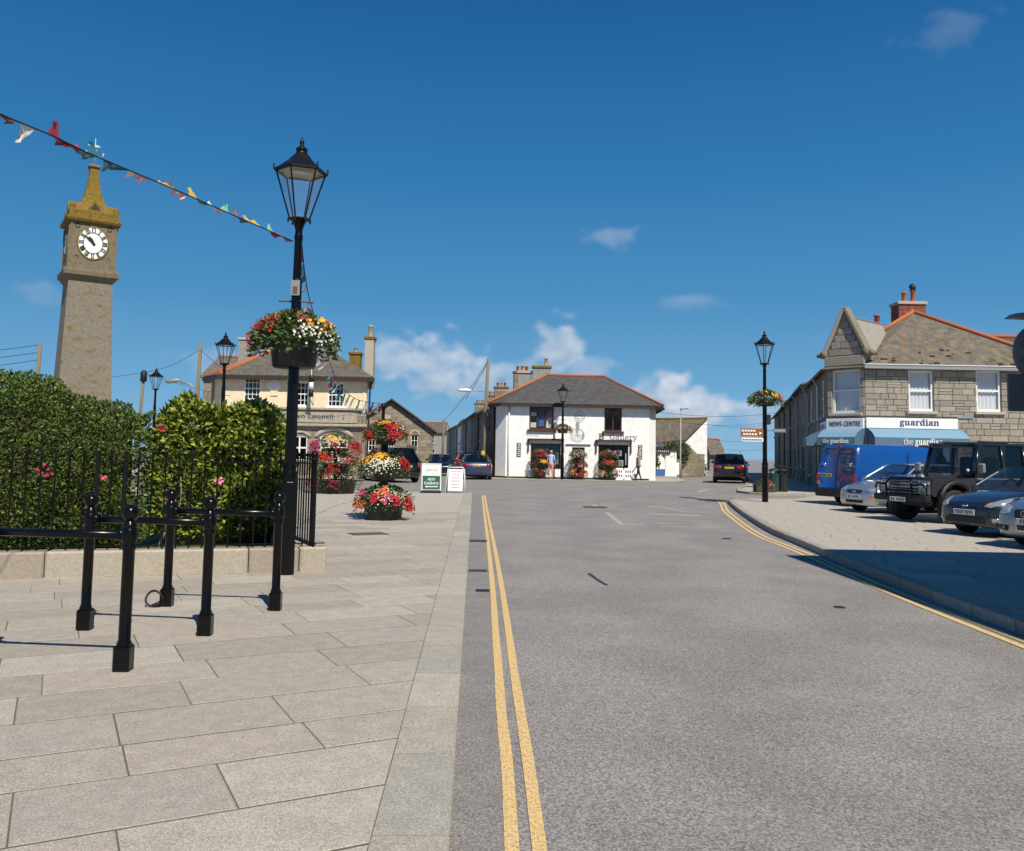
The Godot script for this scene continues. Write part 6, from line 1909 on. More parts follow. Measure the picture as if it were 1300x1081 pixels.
func make_news_shop() -> void:
	for k in 5:
		var v: Array = [[0.33, 0.29, 0.235], [0.3, 0.262, 0.21], [0.36, 0.322, 0.265], [0.32, 0.275, 0.22], [0.285, 0.252, 0.206]][k]
		M["block%d" % k] = mat(lin(v[0] * 1.1, v[1] * 1.12, v[2] * 1.15), 0.92, {"tex": "grit", "scale": 0.7 + 0.1 * k, "tex2": "blotch", "scale2": 0.8, "bump": "relief", "height": 0.6})
	M.mortar = mat(lin(0.3, 0.27, 0.225), 0.95, {"tex": "fine", "scale": 1.0})
	M.terrace_stone = mat(lin(0.3, 0.262, 0.21), 0.95, {"tex": "masonry", "scale": 0.25, "uv": true, "tex2": "blotch", "scale2": 0.3})
	M.brick_wall = mat(lin(0.36, 0.12, 0.075), 0.9, {"tex": "brick", "scale": 0.25, "uv": true, "tex2": "blotch", "scale2": 0.4})
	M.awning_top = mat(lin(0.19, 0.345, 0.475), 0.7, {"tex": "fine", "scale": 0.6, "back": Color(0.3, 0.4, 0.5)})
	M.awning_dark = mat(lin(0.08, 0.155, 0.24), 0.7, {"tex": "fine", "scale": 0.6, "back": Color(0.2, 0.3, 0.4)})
	M.white_letter = mat(lin(0.85, 0.85, 0.85), 0.6)
	M.pale_letter = mat(lin(0.5, 0.6, 0.68), 0.6)
	M.net = mat(lin(0.6, 0.63, 0.68), 0.9)
	var g = gh(-37.0) + 0.06
	var x0 = 15.12
	var t = thing("news_shop", "granite corner shop with blue awnings and a pointed corner gable", "shop", Vector3(x0, g, -37.0))
	var ye = 5.62 - g + 0.02
	var y = func(v: float) -> float: return v - g
	var holes = [Rect2(1.89, y.call(3.76), 1.06, 1.75), Rect2(4.79, y.call(3.79), 1.06, 1.77)]
	var shopf = Rect2(0.15, 0.0, 3.7, y.call(3.0))
	var st = S()
	wall(st, 9.0, ye, holes + [shopf], 0.3, Transform3D(Basis(), Vector3(0, 0, -0.03)))
	put("front_wall", st, M.mortar, t)
	blocks(t, Transform3D(), 9.0, 1.3, ye, holes + [Rect2(0.0, 0.0, 3.9, y.call(3.47))], 77)
	# cut stone lintels and sills
	for r in holes:
		window(t, Transform3D(Basis(), Vector3(r.get_center().x, r.get_center().y, 0)), r.size.x, r.size.y, 1, 1, M.white_frame, {"frame": 0.085, "z": -0.1, "curtain": M.net, "meet": 0.02, "sill": M.stone_trim})
	# chamfered corner with its own gable
	var ca = Vector3(14.0 - x0, 0, -1.3)
	var cv = Vector3.ZERO - ca
	var cw = cv.length()
	var cb = Basis(cv.normalized(), Vector3.UP, cv.normalized().cross(Vector3.UP))
	var cx = Transform3D(cb, ca)
	var cwin = Rect2(0.22, y.call(3.66), 1.28, 1.9)
	st = S()
	wall(st, cw, ye + 0.55, [cwin, Rect2(0.25, 0.0, 1.2, 2.6)], 0.3, cx * Transform3D(Basis(), Vector3(0, 0, -0.03)))
	prism(st, PackedVector2Array([Vector2(-0.1, ye + 0.55), Vector2(cw + 0.1, ye + 0.55), Vector2(cw / 2, ye + 2.5)]), 0.3, cx * Transform3D(Basis(), Vector3(0, 0, -0.03)))
	put("corner_wall", st, M.mortar, t)
	blocks(t, cx, cw, y.call(3.5), ye + 0.1, [cwin], 5, 0.4)
	# gable stones
	rng.seed = 8
	for k in 6:
		var yy = ye + 0.56 + 0.3 * k
		var half = (cw / 2 + 0.1) * (1.0 - (0.3 * k + 0.16) / 1.95) - 0.1
		var n = maxi(1, int(half * 2 / 0.42))
		for i in n:
			st = S()
			var bw = half * 2 / n
			cbox(st, Vector3.ZERO, Vector3(bw - 0.018, 0.282, 0.07), 0.012)
			put("stone_block", st, M["block%d" % rng.randi_range(0, 4)], t).transform = cx * Transform3D(Basis(), Vector3(cw / 2 - half + bw * (i + 0.5), yy + 0.15, rf(-0.006, 0.006)))
	st = S()
	cbox(st, cx * Vector3(cw / 2, ye + 0.3, 0.06), Vector3(cw + 0.12, 0.42, 0.18), 0.02, cb)
	put("corner_lintel", st, M.block1, t)
	for s in [-1, 1]:
		st = S()
		var a = cx * Vector3(cw / 2 + s * (cw / 2 + 0.22), ye + 0.5, -0.1); var b = cx * Vector3(cw / 2, ye + 2.68, -0.1)
		var d = (b - a).normalized()
		var nn = cb.z
		cbox(st, (a + b) / 2, Vector3((b - a).length(), 0.14, 0.5), 0.02, Basis(d, nn.cross(d).normalized(), nn))
		put("gable_coping", st, M.tower_grit if s > 0 else M.stone_trim, t)
		st = S(true)
		tube(st, [cx * Vector3(cw / 2 + s * (cw / 2 + 0.12), ye + 0.62, 0.16), cx * Vector3(cw / 2 + s * (cw / 2 + 0.12), ye + 0.62, -0.34)], 0.17, 14)
		tube(st, [cx * Vector3(cw / 2 + s * (cw / 2 + 0.34), ye + 0.6, 0.14), cx * Vector3(cw / 2 + s * (cw / 2 + 0.34), ye + 0.6, -0.34)], 0.1, 12)
		put("scroll_kneeler", st, M.tower, t)
	window(t, cx * Transform3D(Basis(), Vector3(cwin.get_center().x, cwin.get_center().y, 0)), cwin.size.x, cwin.size.y, 1, 1, M.white_frame, {"frame": 0.085, "z": -0.1, "curtain": M.net, "meet": 0.05, "sill": M.stone_trim})
	# fascias
	st = S()
	cbox(st, Vector3(1.95, y.call(3.23), 0.09), Vector3(3.9, 0.45, 0.12), 0.01)
	var fa = put("fascia", st, M.white_frame, t)
	lettering("lettering", "guardian", 0.25, mat(lin(0.05, 0.035, 0.2), 0.6), fa, Transform3D(Basis(), Vector3(2.25, y.call(3.27), 0.16)), "Droid Serif", true, 1.05)
	st = S()
	cbox(st, cx * Vector3(cw / 2, y.call(3.2), 0.09), Vector3(cw, 0.45, 0.12), 0.01, cb)
	fa = put("fascia", st, M.white_frame, t)
	lettering("lettering", "NEWS CENTRE", 0.2, M.ink, fa, cx * Transform3D(Basis(), Vector3(cw / 2 + 0.02, y.call(3.2), 0.16)), "Droid Sans", false, 0.82)
	st = S()
	box(st, Vector3(4.25, y.call(3.52), 0.06), Vector3(0.7, 0.06, 0.06))
	put("blue_strip", st, M.awning_top, t)
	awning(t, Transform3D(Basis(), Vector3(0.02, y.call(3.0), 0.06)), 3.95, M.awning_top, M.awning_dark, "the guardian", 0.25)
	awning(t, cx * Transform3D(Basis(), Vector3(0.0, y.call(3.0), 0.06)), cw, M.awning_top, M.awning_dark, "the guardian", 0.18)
	# shopfront behind: stall riser, glass, door
	st = S()
	box(st, Vector3(1.95, 0.35, -0.16), Vector3(3.7, 0.7, 0.1))
	put("stall_riser", st, M.brown_frame, t)
	st = S()
	for k in 5: box(st, Vector3(0.2 + 0.88 * k, 1.75, -0.14), Vector3(0.07, 2.4, 0.1))
	put("mullions", st, M.white_frame, t)
	st = S()
	q(st, Vector3(0.15, 0.7, -0.16), Vector3(3.85, 0.7, -0.16), Vector3(3.85, 2.9, -0.16), Vector3(0.15, 2.9, -0.16))
	put("shop_pane", st, M.window_glass, t)
	st = S()
	cbox(st, cx * Vector3(0.85, 1.3, -0.15), Vector3(1.16, 2.56, 0.06), 0.01, cb)
	var dr = put("corner_door", st, mat(lin(0.12, 0.03, 0.02), 0.5), t)
	for k in 3:
		st = S()
		box(st, cx * Vector3(0.5 + 0.35 * k, 1.75, -0.11), Vector3(0.13, 1.2, 0.03), cb)
		put("door_pane", st, M.white_frame, dr)
	# the flank along the side street
	var dir = Vector3(0.25, 0, -0.968).normalized()
	var fx = Transform3D(Basis(-dir, Vector3.UP, (-dir).cross(Vector3.UP)), ca + dir * 11.0)
	st = S()
	wall(st, 11.0, ye, [Rect2(8.6, y.call(3.6), 0.8, 1.7), Rect2(5.2, y.call(3.6), 0.8, 1.7), Rect2(2.0, y.call(3.6), 0.8, 1.7), Rect2(2.0, 0.7, 1.0, 1.6), Rect2(5.2, 0.05, 0.9, 2.1)], 0.25, fx)
	put("flank_wall", st, M.terrace_stone, t)
	for r in [[8.6, 3.6, 0.8, 1.7], [5.2, 3.6, 0.8, 1.7], [2.0, 3.6, 0.8, 1.7]]:
		window(t, fx * Transform3D(Basis(), Vector3(r[0] + r[2] / 2, y.call(r[1]) + r[3] / 2, 0)), r[2], r[3], 1, 1, M.white_frame, {"frame": 0.08, "z": -0.05, "sill": M.stone_trim})
	window(t, fx * Transform3D(Basis(), Vector3(2.5, 1.5, 0)), 1.0, 1.6, 2, 1, M.white_frame, {"frame": 0.07, "sill": M.stone_trim})
	st = S()
	cbox(st, fx * Vector3(5.65, 1.1, -0.1), Vector3(0.86, 2.1, 0.06), 0.01, fx.basis)
	put("side_door", st, M.dark_room, t)
	st = S()
	cbox(st, fx * Vector3(9.8, y.call(3.12), 0.07), Vector3(2.3, 0.42, 0.1), 0.01, fx.basis)
	fa = put("fascia", st, M.white_frame, t)
	st = S()
	for k in 5: box(st, fx * Vector3(9.0 + 0.4 * k, y.call(3.12), 0.125), Vector3(0.22, 0.2, 0.01), fx.basis)
	put("letters", st, M.awning_top, fa)
	awning(t, fx * Transform3D(Basis(), Vector3(8.7, y.call(2.95), 0.05)), 2.3, M.awning_top, M.awning_dark, "", 0.2)
	for k in 2:
		st = S(true)
		var px: float = [7.2, 1.0][k]
		tube(st, [fx * Vector3(px, ye - 0.1, 0.3), fx * Vector3(px, ye - 0.5, 0.07), fx * Vector3(px, 0.1, 0.07)], 0.055, 8)
		put("downpipe", st, M.pale_line, t)
	# roofs: a hipped end over the front, the ridge running back along the side street
	var e = 0.28
	var L = ca + Vector3(-0.35, ye - 0.02, 0.1); var Fl = Vector3(-0.1, ye - 0.02, e); var R = Vector3(9.2, ye - 0.02, e)
	var A = Vector3(19.14 - x0, 8.72 - g, -4.0); var B = A + dir * 11.0
	var Lb = ca + dir * 11.0 + Vector3(-0.35, ye - 0.02, 0)
	var Rb = Vector3(9.2, ye - 0.02, -12.0)
	st = S()
	slab(st, Fl, R, A, A); slab(st, L, Fl, A, A); slab(st, Lb, L, A, B); slab(st, R, Rb, B, A)
	var roof = put("roof", st, M.slate_brown, t)
	st = S(true)
	tube(st, [A + Vector3(0, 0.05, 0), R + Vector3(0, 0.08, 0)], 0.1, 8)
	tube(st, [A + Vector3(0, 0.05, 0), A.lerp(L, 0.42) + Vector3(0, 0.07, 0)], 0.1, 8)
	tube(st, [A + Vector3(0, 0.05, 0), B + Vector3(0, 0.05, 0)], 0.1, 8)
	put("ridge_tiles", st, M.ridge, roof)
	# the little roof behind the gable, covered with cement
	st = S()
	var gp = cx * Vector3(cw / 2, ye + 2.35, -0.2)
	var gi = gp - cb.z * 3.2
	slab(st, cx * Vector3(-0.05, ye + 0.45, -0.2), cx * Vector3(-0.05, ye + 0.45, -0.2) - cb.z * 2.6, gi, gp)
	slab(st, cx * Vector3(cw + 0.05, ye + 0.45, -0.2) - cb.z * 2.6, cx * Vector3(cw + 0.05, ye + 0.45, -0.2), gp, gi)
	put("gable_roof", st, M.grey_render, roof)
	# moss and slipped slates at the eaves
	rng.seed = 3
	for k in 26:
		st = S()
		var u = rf(0.04, 0.9); var v = rf(0.02, 0.3)
		var p = Fl.lerp(R, u).lerp(A, v)
		cbox(st, p + Vector3(0, 0.03, 0), Vector3(rf(0.08, 0.32), 0.03, rf(0.06, 0.16)), 0.01, Basis(Vector3.UP, rf(-0.3, 0.3)) * Basis(Vector3.RIGHT, 0.62))
		put("moss_tuft", st, M.dark_moss if k % 3 else M.lichen, roof)
	st = S()
	box(st, Vector3(4.5, ye - 0.02, e + 0.06), Vector3(9.3, 0.16, 0.13))
	put("gutter", st, M.iron_grey, t)
	st = S()
	box(st, Vector3(4.5, ye + 0.075, e + 0.08), Vector3(9.3, 0.03, 0.15))
	put("gutter_rim", st, M.white_frame, t)
	var br = stack(t, Vector3(19.9 - x0, 8.3 - g, -6.2), Vector3(1.35, 1.15, 0.9), M.brick_wall, M.stone_trim, [[-0.2, 0.0, 0.55, 0.13, 0], [0.25, 0.0, 0.65, 0.13, 0]], "brick_chimney")
	st = S(true)
	tube(st, [Vector3(20.15 - x0, 10.2 - g, -6.2), Vector3(20.15 - x0, 10.4 - g, -6.2), Vector3(20.05 - x0, 10.46 - g, -6.15)], 0.14, 10)
	put("cowl", st, M.black_matt, br)
	st = S(true)
	lathe(st, [Vector2(0.15, 0), Vector2(0.13, 0.7), Vector2(0.16, 0.72), Vector2(0.16, 0.8), Vector2(0.1, 0.8)], 12, Transform3D(Basis(), Vector3(18.66 - x0, 8.3 - g, -7.0)))
	put("chimney_pot", st, M.terracotta, roof)
	# neighbouring roof that shows past the hip
	var nb = thing("slate_roofed_house", "house with dark slate roof and orange ridge behind the news shop", "house", Vector3(24.5, g, -42.0))
	st = S()
	wall(st, 9.0, 5.6, [], 0.2)
	put("wall", st, M.terrace_stone, nb)
	st = S()
	slab(st, Vector3(-0.8, 5.5, 0.3), Vector3(9.2, 5.5, 0.3), Vector3(9.2, 8.2, -4.0), Vector3(-0.8, 8.2, -4.0))
	var r2 = put("roof", st, M.slate_dark, nb)
	st = S(true)
	tube(st, [Vector3(-0.8, 8.24, -4.0), Vector3(9.2, 8.24, -4.0)], 0.11, 8)
	put("ridge_tiles", st, M.ridge, r2)

func make_right_terrace() -> void:
	var dir = Vector3(0.25, 0, -0.968).normalized()
	var turn = atan2(-dir.z, dir.x) + PI
	var p = Vector3(14.0, 0.24, -38.3) + dir * 11.05
	for k in 5:
		var w: float = [7.5, 7.0, 8.0, 8.0, 12.0][k]
		var e = p + dir * w
		var o = {"group": "dark houses along the side street", "wall": M.terrace_stone, "ups": [0.9, w - 2.0], "lows": [0.9, w - 2.1], "door": w / 2 - 0.3, "pipe": w - 0.3, "pipe_mat": M.pale_line if k < 2 else M.gutter_iron, "roof": M.slate_brown, "rise": 1.6}
		if k in [0, 2, 4]: o.stack = 0.4
		row_house("terrace_house", "dark stone terrace house on the shaded side street, %s past the news shop" % ["first", "second", "third", "fourth", "fifth"][k], e, turn, w, [5.75, 5.7, 5.8, 5.7, 5.7][k], 7.0, o)
		p = e + dir * 0.03

func make_shade_building() -> void:
	# the house just out of frame on the right whose shadow lies over the pavement
	var g = PAVE_R
	var t = thing("roadside_house", "rendered house just past the frame edge whose shadow falls across pavement and kerb", "house", Vector3(6.75, g, -9.9))
	var st = S()
	wall(st, 9.0, 5.9, [Rect2(2.0, 3.4, 1.0, 1.5), Rect2(5.5, 3.4, 1.0, 1.5)], 0.25, Transform3D(Basis(Vector3.UP, PI), Vector3(9.0, 0, 0)))
	wall(st, 12.0, 5.9, [Rect2(2.0, 3.4, 1.0, 1.5), Rect2(7.0, 3.4, 1.0, 1.5), Rect2(2.0, 0.9, 1.2, 1.5), Rect2(5.0, 0.05, 1.0, 2.1)], 0.25, Transform3D(Basis(Vector3.UP, -PI / 2), Vector3(0, 0, 0)))
	wall(st, 12.0, 5.9, [], 0.25, Transform3D(Basis(Vector3.UP, PI / 2), Vector3(9.0, 0, 12.0)))
	wall(st, 9.0, 5.9, [], 0.25, Transform3D(Basis(), Vector3(0, 0, 12.0)))
	put("wall", st, M.grey_render, t)
	var side = Transform3D(Basis(Vector3.UP, -PI / 2), Vector3(0, 0, 0))
	for r in [Rect2(2.0, 3.4, 1.0, 1.5), Rect2(7.0, 3.4, 1.0, 1.5), Rect2(2.0, 0.9, 1.2, 1.5)]:
		window(t, side * Transform3D(Basis(), Vector3(r.get_center().x, r.get_center().y, 0)), r.size.x, r.size.y, 1, 1, M.white_frame, {"sill": M.stone_trim})
	for r in [Rect2(2.0, 3.4, 1.0, 1.5), Rect2(5.5, 3.4, 1.0, 1.5)]:
		window(t, Transform3D(Basis(Vector3.UP, PI), Vector3(9.0, 0, 0)) * Transform3D(Basis(), Vector3(r.get_center().x, r.get_center().y, 0)), r.size.x, r.size.y, 1, 1, M.white_frame, {"sill": M.stone_trim})
	st = S()
	cbox(st, side * Vector3(5.5, 1.05, -0.1), Vector3(0.96, 2.1, 0.06), 0.01, side.basis)
	put("door", st, M.dark_room, t)
	st = S()
	var e = 0.15
	var a = Vector3(-e, 5.9, -e); var b = Vector3(9 + e, 5.9, -e); var c = Vector3(9 + e, 5.9, 12 + e); var d = Vector3(-e, 5.9, 12 + e)
	var r1 = Vector3(4.5, 7.6, 4.5); var r2 = Vector3(4.5, 7.6, 7.5)
	slab(st, b, a, r1, r1); slab(st, a, d, r2, r1); slab(st, d, c, r2, r2); slab(st, c, b, r1, r2)
	put("roof", st, M.slate, t)

# ---------------------------------------------------------------- street furniture across the road
func make_right_furniture() -> void:
	# signs on the lamp post
	var g = gh(-29.9) + PAVE_R
	var brown = mat(lin(0.3, 0.1, 0.025), 0.5)
	var t = thing("tourist_sign", "brown tourist direction sign on the lamp post near the news shop", "sign", Vector3(8.72, 2.5, -29.84))
	var st = S()
	cbox(st, Vector3(-0.43, 0, 0), Vector3(0.78, 0.28, 0.02), 0.008)
	put("plate", st, brown, t)
	st = S()
	for r in 2:
		for k in 5: box(st, Vector3(-0.75 + 0.1 * k + 0.05 * r, 0.06 - 0.12 * r, 0.014), Vector3(0.07, 0.06, 0.006))
	prism(st, PackedVector2Array([Vector2(-0.2, -0.07), Vector2(-0.1, -0.02), Vector2(-0.2, 0.03)]), 0.006, Transform3D(Basis(), Vector3(0.02, 0, 0.016)))
	put("lettering", st, M.white_letter, t)
	t = thing("direction_sign", "narrow white direction sign under the brown sign", "sign", Vector3(8.72, 2.25, -29.84))
	st = S()
	cbox(st, Vector3(-0.41, 0, 0), Vector3(0.74, 0.13, 0.02), 0.006)
	put("plate", st, M.white_letter, t)
	st = S()
	for k in 9: box(st, Vector3(-0.72 + 0.075 * k, 0.0, 0.014), Vector3(0.05, 0.05, 0.006))
	put("lettering", st, M.ink, t)
	t = thing("street_name_sign", "small grey street name plate beside the lamp post", "sign", Vector3(8.8, 2.58, -29.84))
	st = S()
	cbox(st, Vector3(0.45, 0, 0), Vector3(0.42, 0.14, 0.02), 0.006)
	box(st, Vector3(0.15, 0, -0.005), Vector3(0.3, 0.03, 0.015))
	put("plate", st, mat(lin(0.1, 0.14, 0.18), 0.5), t)
	st = S()
	for k in 6: box(st, Vector3(0.29 + 0.06 * k, 0, 0.013), Vector3(0.04, 0.05, 0.006))
	put("lettering", st, M.pale_line, t)
	t = thing("lamp_control_box", "black control box clamped to the lamp post above the brown sign", "box", Vector3(8.78, 2.95, -29.84))
	st = S()
	cbox(st, Vector3(0.06, 0, 0.02), Vector3(0.16, 0.34, 0.14), 0.02)
	put("case", st, M.black_matt, t)
	# bins / green cabinet
	var green = mat(lin(0.012, 0.05, 0.04), 0.5)
	for k in 2:
		var p: Vector3 = [Vector3(11.6, gh(-38.3) + 0.07, -38.3), Vector3(12.05, gh(-38.5) + 0.07, -38.5)][k]
		t = thing("litter_bin", ["dark green litter bin beside the flower trough", "taller black litter bin next to the green one"][k], "bin", p, 0.3, "litter bins on the corner")
		t.scale = Vector3.ONE * 0.75
		st = S()
		lathe(st, [Vector2(0.27, 0), Vector2(0.3, 0.05), Vector2(0.3, 0.95), Vector2(0.33, 0.97), Vector2(0.33, 1.03), Vector2(0.3, 1.05)], 10)
		put("drum", st, green if k == 0 else M.black_matt, t)
		st = S(true)
		lathe(st, [Vector2(0.3, 1.2), Vector2(0.34, 1.2), Vector2(0.3, 1.28), Vector2(0.15, 1.36), Vector2(0, 1.38)], 16)
		for a in 4: box(st, Vector3(0.27 * cos(a * PI / 2), 1.12, 0.27 * sin(a * PI / 2)), Vector3(0.04, 0.2, 0.04))
		put("hood", st, green if k == 0 else M.black_matt, t)
	# back of road signs at the edge of the frame
	t = thing("road_sign", "backs of a round and a square road sign in shade at the frame edge", "road sign", Vector3(6.99, -0.316, -11.5), 0.15)
	t.scale = Vector3.ONE * 1.278
	st = S(true)
	tube(st, [Vector3(0.02, 0, -0.06), Vector3(0.02, 3.02, -0.06)], 0.038, 12)
	put("pole", st, M.black_iron, t)
	st = S(true)
	lathe(st, [Vector2(0, -0.012), Vector2(0.3, -0.012), Vector2(0.305, 0), Vector2(0.3, 0.012), Vector2(0, 0.012)], 36, Transform3D(Basis(Vector3.RIGHT, PI / 2), Vector3(0.04, 2.63, 0)))
	put("round_plate", st, M.sign_back, t)
	st = S()
	cbox(st, Vector3(0.0, 2.21, 0), Vector3(0.68, 0.39, 0.024), 0.012)
	put("square_plate", st, M.sign_back, t)
	st = S()
	for yy in [2.12, 2.3, 2.55, 2.72]: box(st, Vector3(0.0, yy, 0.02), Vector3(0.4, 0.035, 0.02))
	put("channel", st, M.sign_back, t)
	st = S()
	prism(st, PackedVector2Array([Vector2(-0.33, 0.0), Vector2(-0.26, 0.05), Vector2(-0.1, 0.07), Vector2(0.3, 0.1), Vector2(0.3, 0.0)]), 0.12, Transform3D(Basis(), Vector3(0.02, 2.985, 0.06)))
	put("sign_lamp", st, M.iron_grey, t)

# ---------------------------------------------------------------- poles and wires
func pole(label: String, a: Vector3, b: Vector3, r := 0.11) -> Node3D:
	var t = thing("telegraph_pole", label, "pole", a, 0.0, "wooden telegraph poles")
	var st = S(true)
	tube(st, [Vector3.ZERO, (b - a) * 0.5, b - a], [r, r * 0.85, r * 0.7], 12)
	put("shaft", st, M.wood_pole, t)
	return t

func wires(called: String, label: String, list: Array, r := 0.012) -> void:
	var t = thing(called, label, "wires", list[0][0], 0.0, "overhead wires")
	for w in list:
		var pts = []
		for k in 13:
			var u = k / 12.0
			pts.append(w[0].lerp(w[1], u) - list[0][0] - Vector3(0, w[2] * 4.0 * u * (1.0 - u), 0))
		var st = S(true)
		tube(st, pts, r, 5)
		put("wire", st, M.wire, t)

func make_poles() -> void:
	var t = pole("leaning wooden telegraph pole beside the white shop with a street light arm", Vector3(-1.72, 0.2, -53.3), Vector3(-1.5, 7.55, -53.3), 0.13)
	var st = S(true)
	tube(st, [Vector3(0.17, 5.25, 0), Vector3(-0.5, 5.3, 0.05), Vector3(-0.9, 5.32, 0.1)], 0.03, 8)
	put("light_arm", st, M.iron_grey, t)
	st = S(true)
	lathe(st, [Vector2(0, -0.5), Vector2(0.09, -0.35), Vector2(0.12, 0.1), Vector2(0.05, 0.35), Vector2(0, 0.4)], 10, Transform3D(Basis(Vector3.BACK, -PI / 2), Vector3(-1.15, 5.33, 0.1)))
	put("light_head", st, M.white_frame, t)
	st = S()
	for y in [1.0, 1.45]: box(st, Vector3(0.03, y, 0.135), Vector3(0.2, 0.36, 0.02))
	put("yellow_notice", st, mat(lin(0.75, 0.45, 0.03), 0.6), t)
	st = S()
	cbox(st, Vector3(0.2, 7.0, 0), Vector3(0.12, 0.4, 0.16), 0.02)
	put("insulator_box", st, M.black_matt, t)
	pole("far wooden telegraph pole at the end of the left street", Vector3(-7.1, 0.2, -90.0), Vector3(-7.0, 5.2, -90.0), 0.14)
	pole("wooden pole with cross wires behind the hedge at the frame edge", Vector3(-24.9, 0.15, -45.0), Vector3(-24.7, 7.0, -45.0), 0.13)
	pole("tall wooden pole behind the shrub near the council chimneys", Vector3(-20.1, 0.2, -55.0), Vector3(-19.95, 8.4, -55.0), 0.15)
	t = pole("short wooden pole with a dark transformer cap beside the distant lantern", Vector3(-25.9, 0.2, -60.0), Vector3(-25.6, 6.9, -60.0), 0.13)
	st = S(true)
	lathe(st, [Vector2(0, 6.0), Vector2(0.22, 6.05), Vector2(0.22, 6.65), Vector2(0.12, 6.8), Vector2(0, 6.85)], 12, Transform3D(Basis(), Vector3(0.28, 0, 0)))
	put("transformer", st, M.black_matt, t)
	st = S(true)
	tube(st, [Vector3(0, 0, 0), Vector3(-0.02, 4.9, 0), Vector3(-0.3, 5.15, 0.05), Vector3(-0.9, 5.25, 0.1)], 0.05, 8)
	lathe(st, [Vector2(0, -0.5), Vector2(0.12, -0.3), Vector2(0.14, 0.15), Vector2(0.05, 0.4), Vector2(0, 0.45)], 10, Transform3D(Basis(Vector3.BACK, -PI / 2 + 0.15), Vector3(-1.3, 5.32, 0.1)))
	tag(put("street_light", st, M.iron_grey, null, Vector3(-18.3, 0.2, -50.0)), "grey street light with a pale head above the shrub", "street light")
	t = thing("street_light_column", "slim grey street light column beside the white house", "street light", Vector3(11.72, 0.2, -60.0))
	st = S(true)
	tube(st, [Vector3(0, 0, 0), Vector3(0, 1.2, 0), Vector3(0, 1.25, 0), Vector3(0.02, 4.8, 0)], [0.08, 0.08, 0.055, 0.04], 10)
	put("column", st, M.iron_grey, t)
	st = S()
	cbox(st, Vector3(0.25, 4.82, 0), Vector3(0.6, 0.09, 0.2), 0.03, Basis(Vector3.BACK, 0.08))
	put("head", st, M.iron_grey, t)
	# wires
	wires("overhead_wires", "dark wires running to the wooden pole above the hedge", [[Vector3(-24.7, 6.9, -45.0), Vector3(-40.0, 6.6, -50.0), 0.3], [Vector3(-24.72, 6.5, -45.0), Vector3(-40.0, 6.1, -50.0), 0.3], [Vector3(-24.74, 6.1, -45.0), Vector3(-40.0, 5.6, -50.0), 0.3]], 0.016)
	wires("overhead_wires", "thin wires between the poles behind the clock tower", [[Vector3(-25.6, 6.9, -60.0), Vector3(-19.95, 8.0, -55.0), 0.3], [Vector3(-25.6, 6.9, -60.0), Vector3(-36.0, 6.0, -60.0), 0.3], [Vector3(-25.5, 6.8, -60.0), Vector3(-18.3, 5.2, -62.0), 0.2], [Vector3(-19.95, 8.0, -55.0), Vector3(-16.6, 6.2, -50.0), 0.1]], 0.014)
	wires("overhead_wires", "wires from the leaning pole into the left street", [[Vector3(-1.5, 7.4, -53.3), Vector3(-7.0, 5.1, -90.0), 0.3], [Vector3(-1.5, 7.3, -53.3), Vector3(-3.0, 5.2, -56.0), 0.1], [Vector3(-7.0, 5.1, -90.0), Vector3(-12.0, 5.4, -120.0), 0.4]], 0.02)
	wires("overhead_wires", "thin wires crossing the gap between white shop and terrace", [[Vector3(8.7, 4.4, -53.0), Vector3(24.0, 5.9, -75.0), 0.4], [Vector3(9.3, 4.3, -58.0), Vector3(27.0, 5.6, -90.0), 0.5], [Vector3(16.8, 4.6, -75.0), Vector3(25.0, 5.2, -82.0), 0.4], [Vector3(16.9, 3.4, -75.0), Vector3(30.0, 4.4, -100.0), 0.5], [Vector3(16.9, 2.6, -75.0), Vector3(30.0, 3.0, -100.0), 0.3]], 0.012)

# ---------------------------------------------------------------- boards on the pavement
func a_board(called: String, label: String, at: Vector3, turn: float, w: float, h: float) -> Array:
	var t = thing(called, label, "sign board", at, turn, "sign boards on the pavement")
	return [t, w, h]

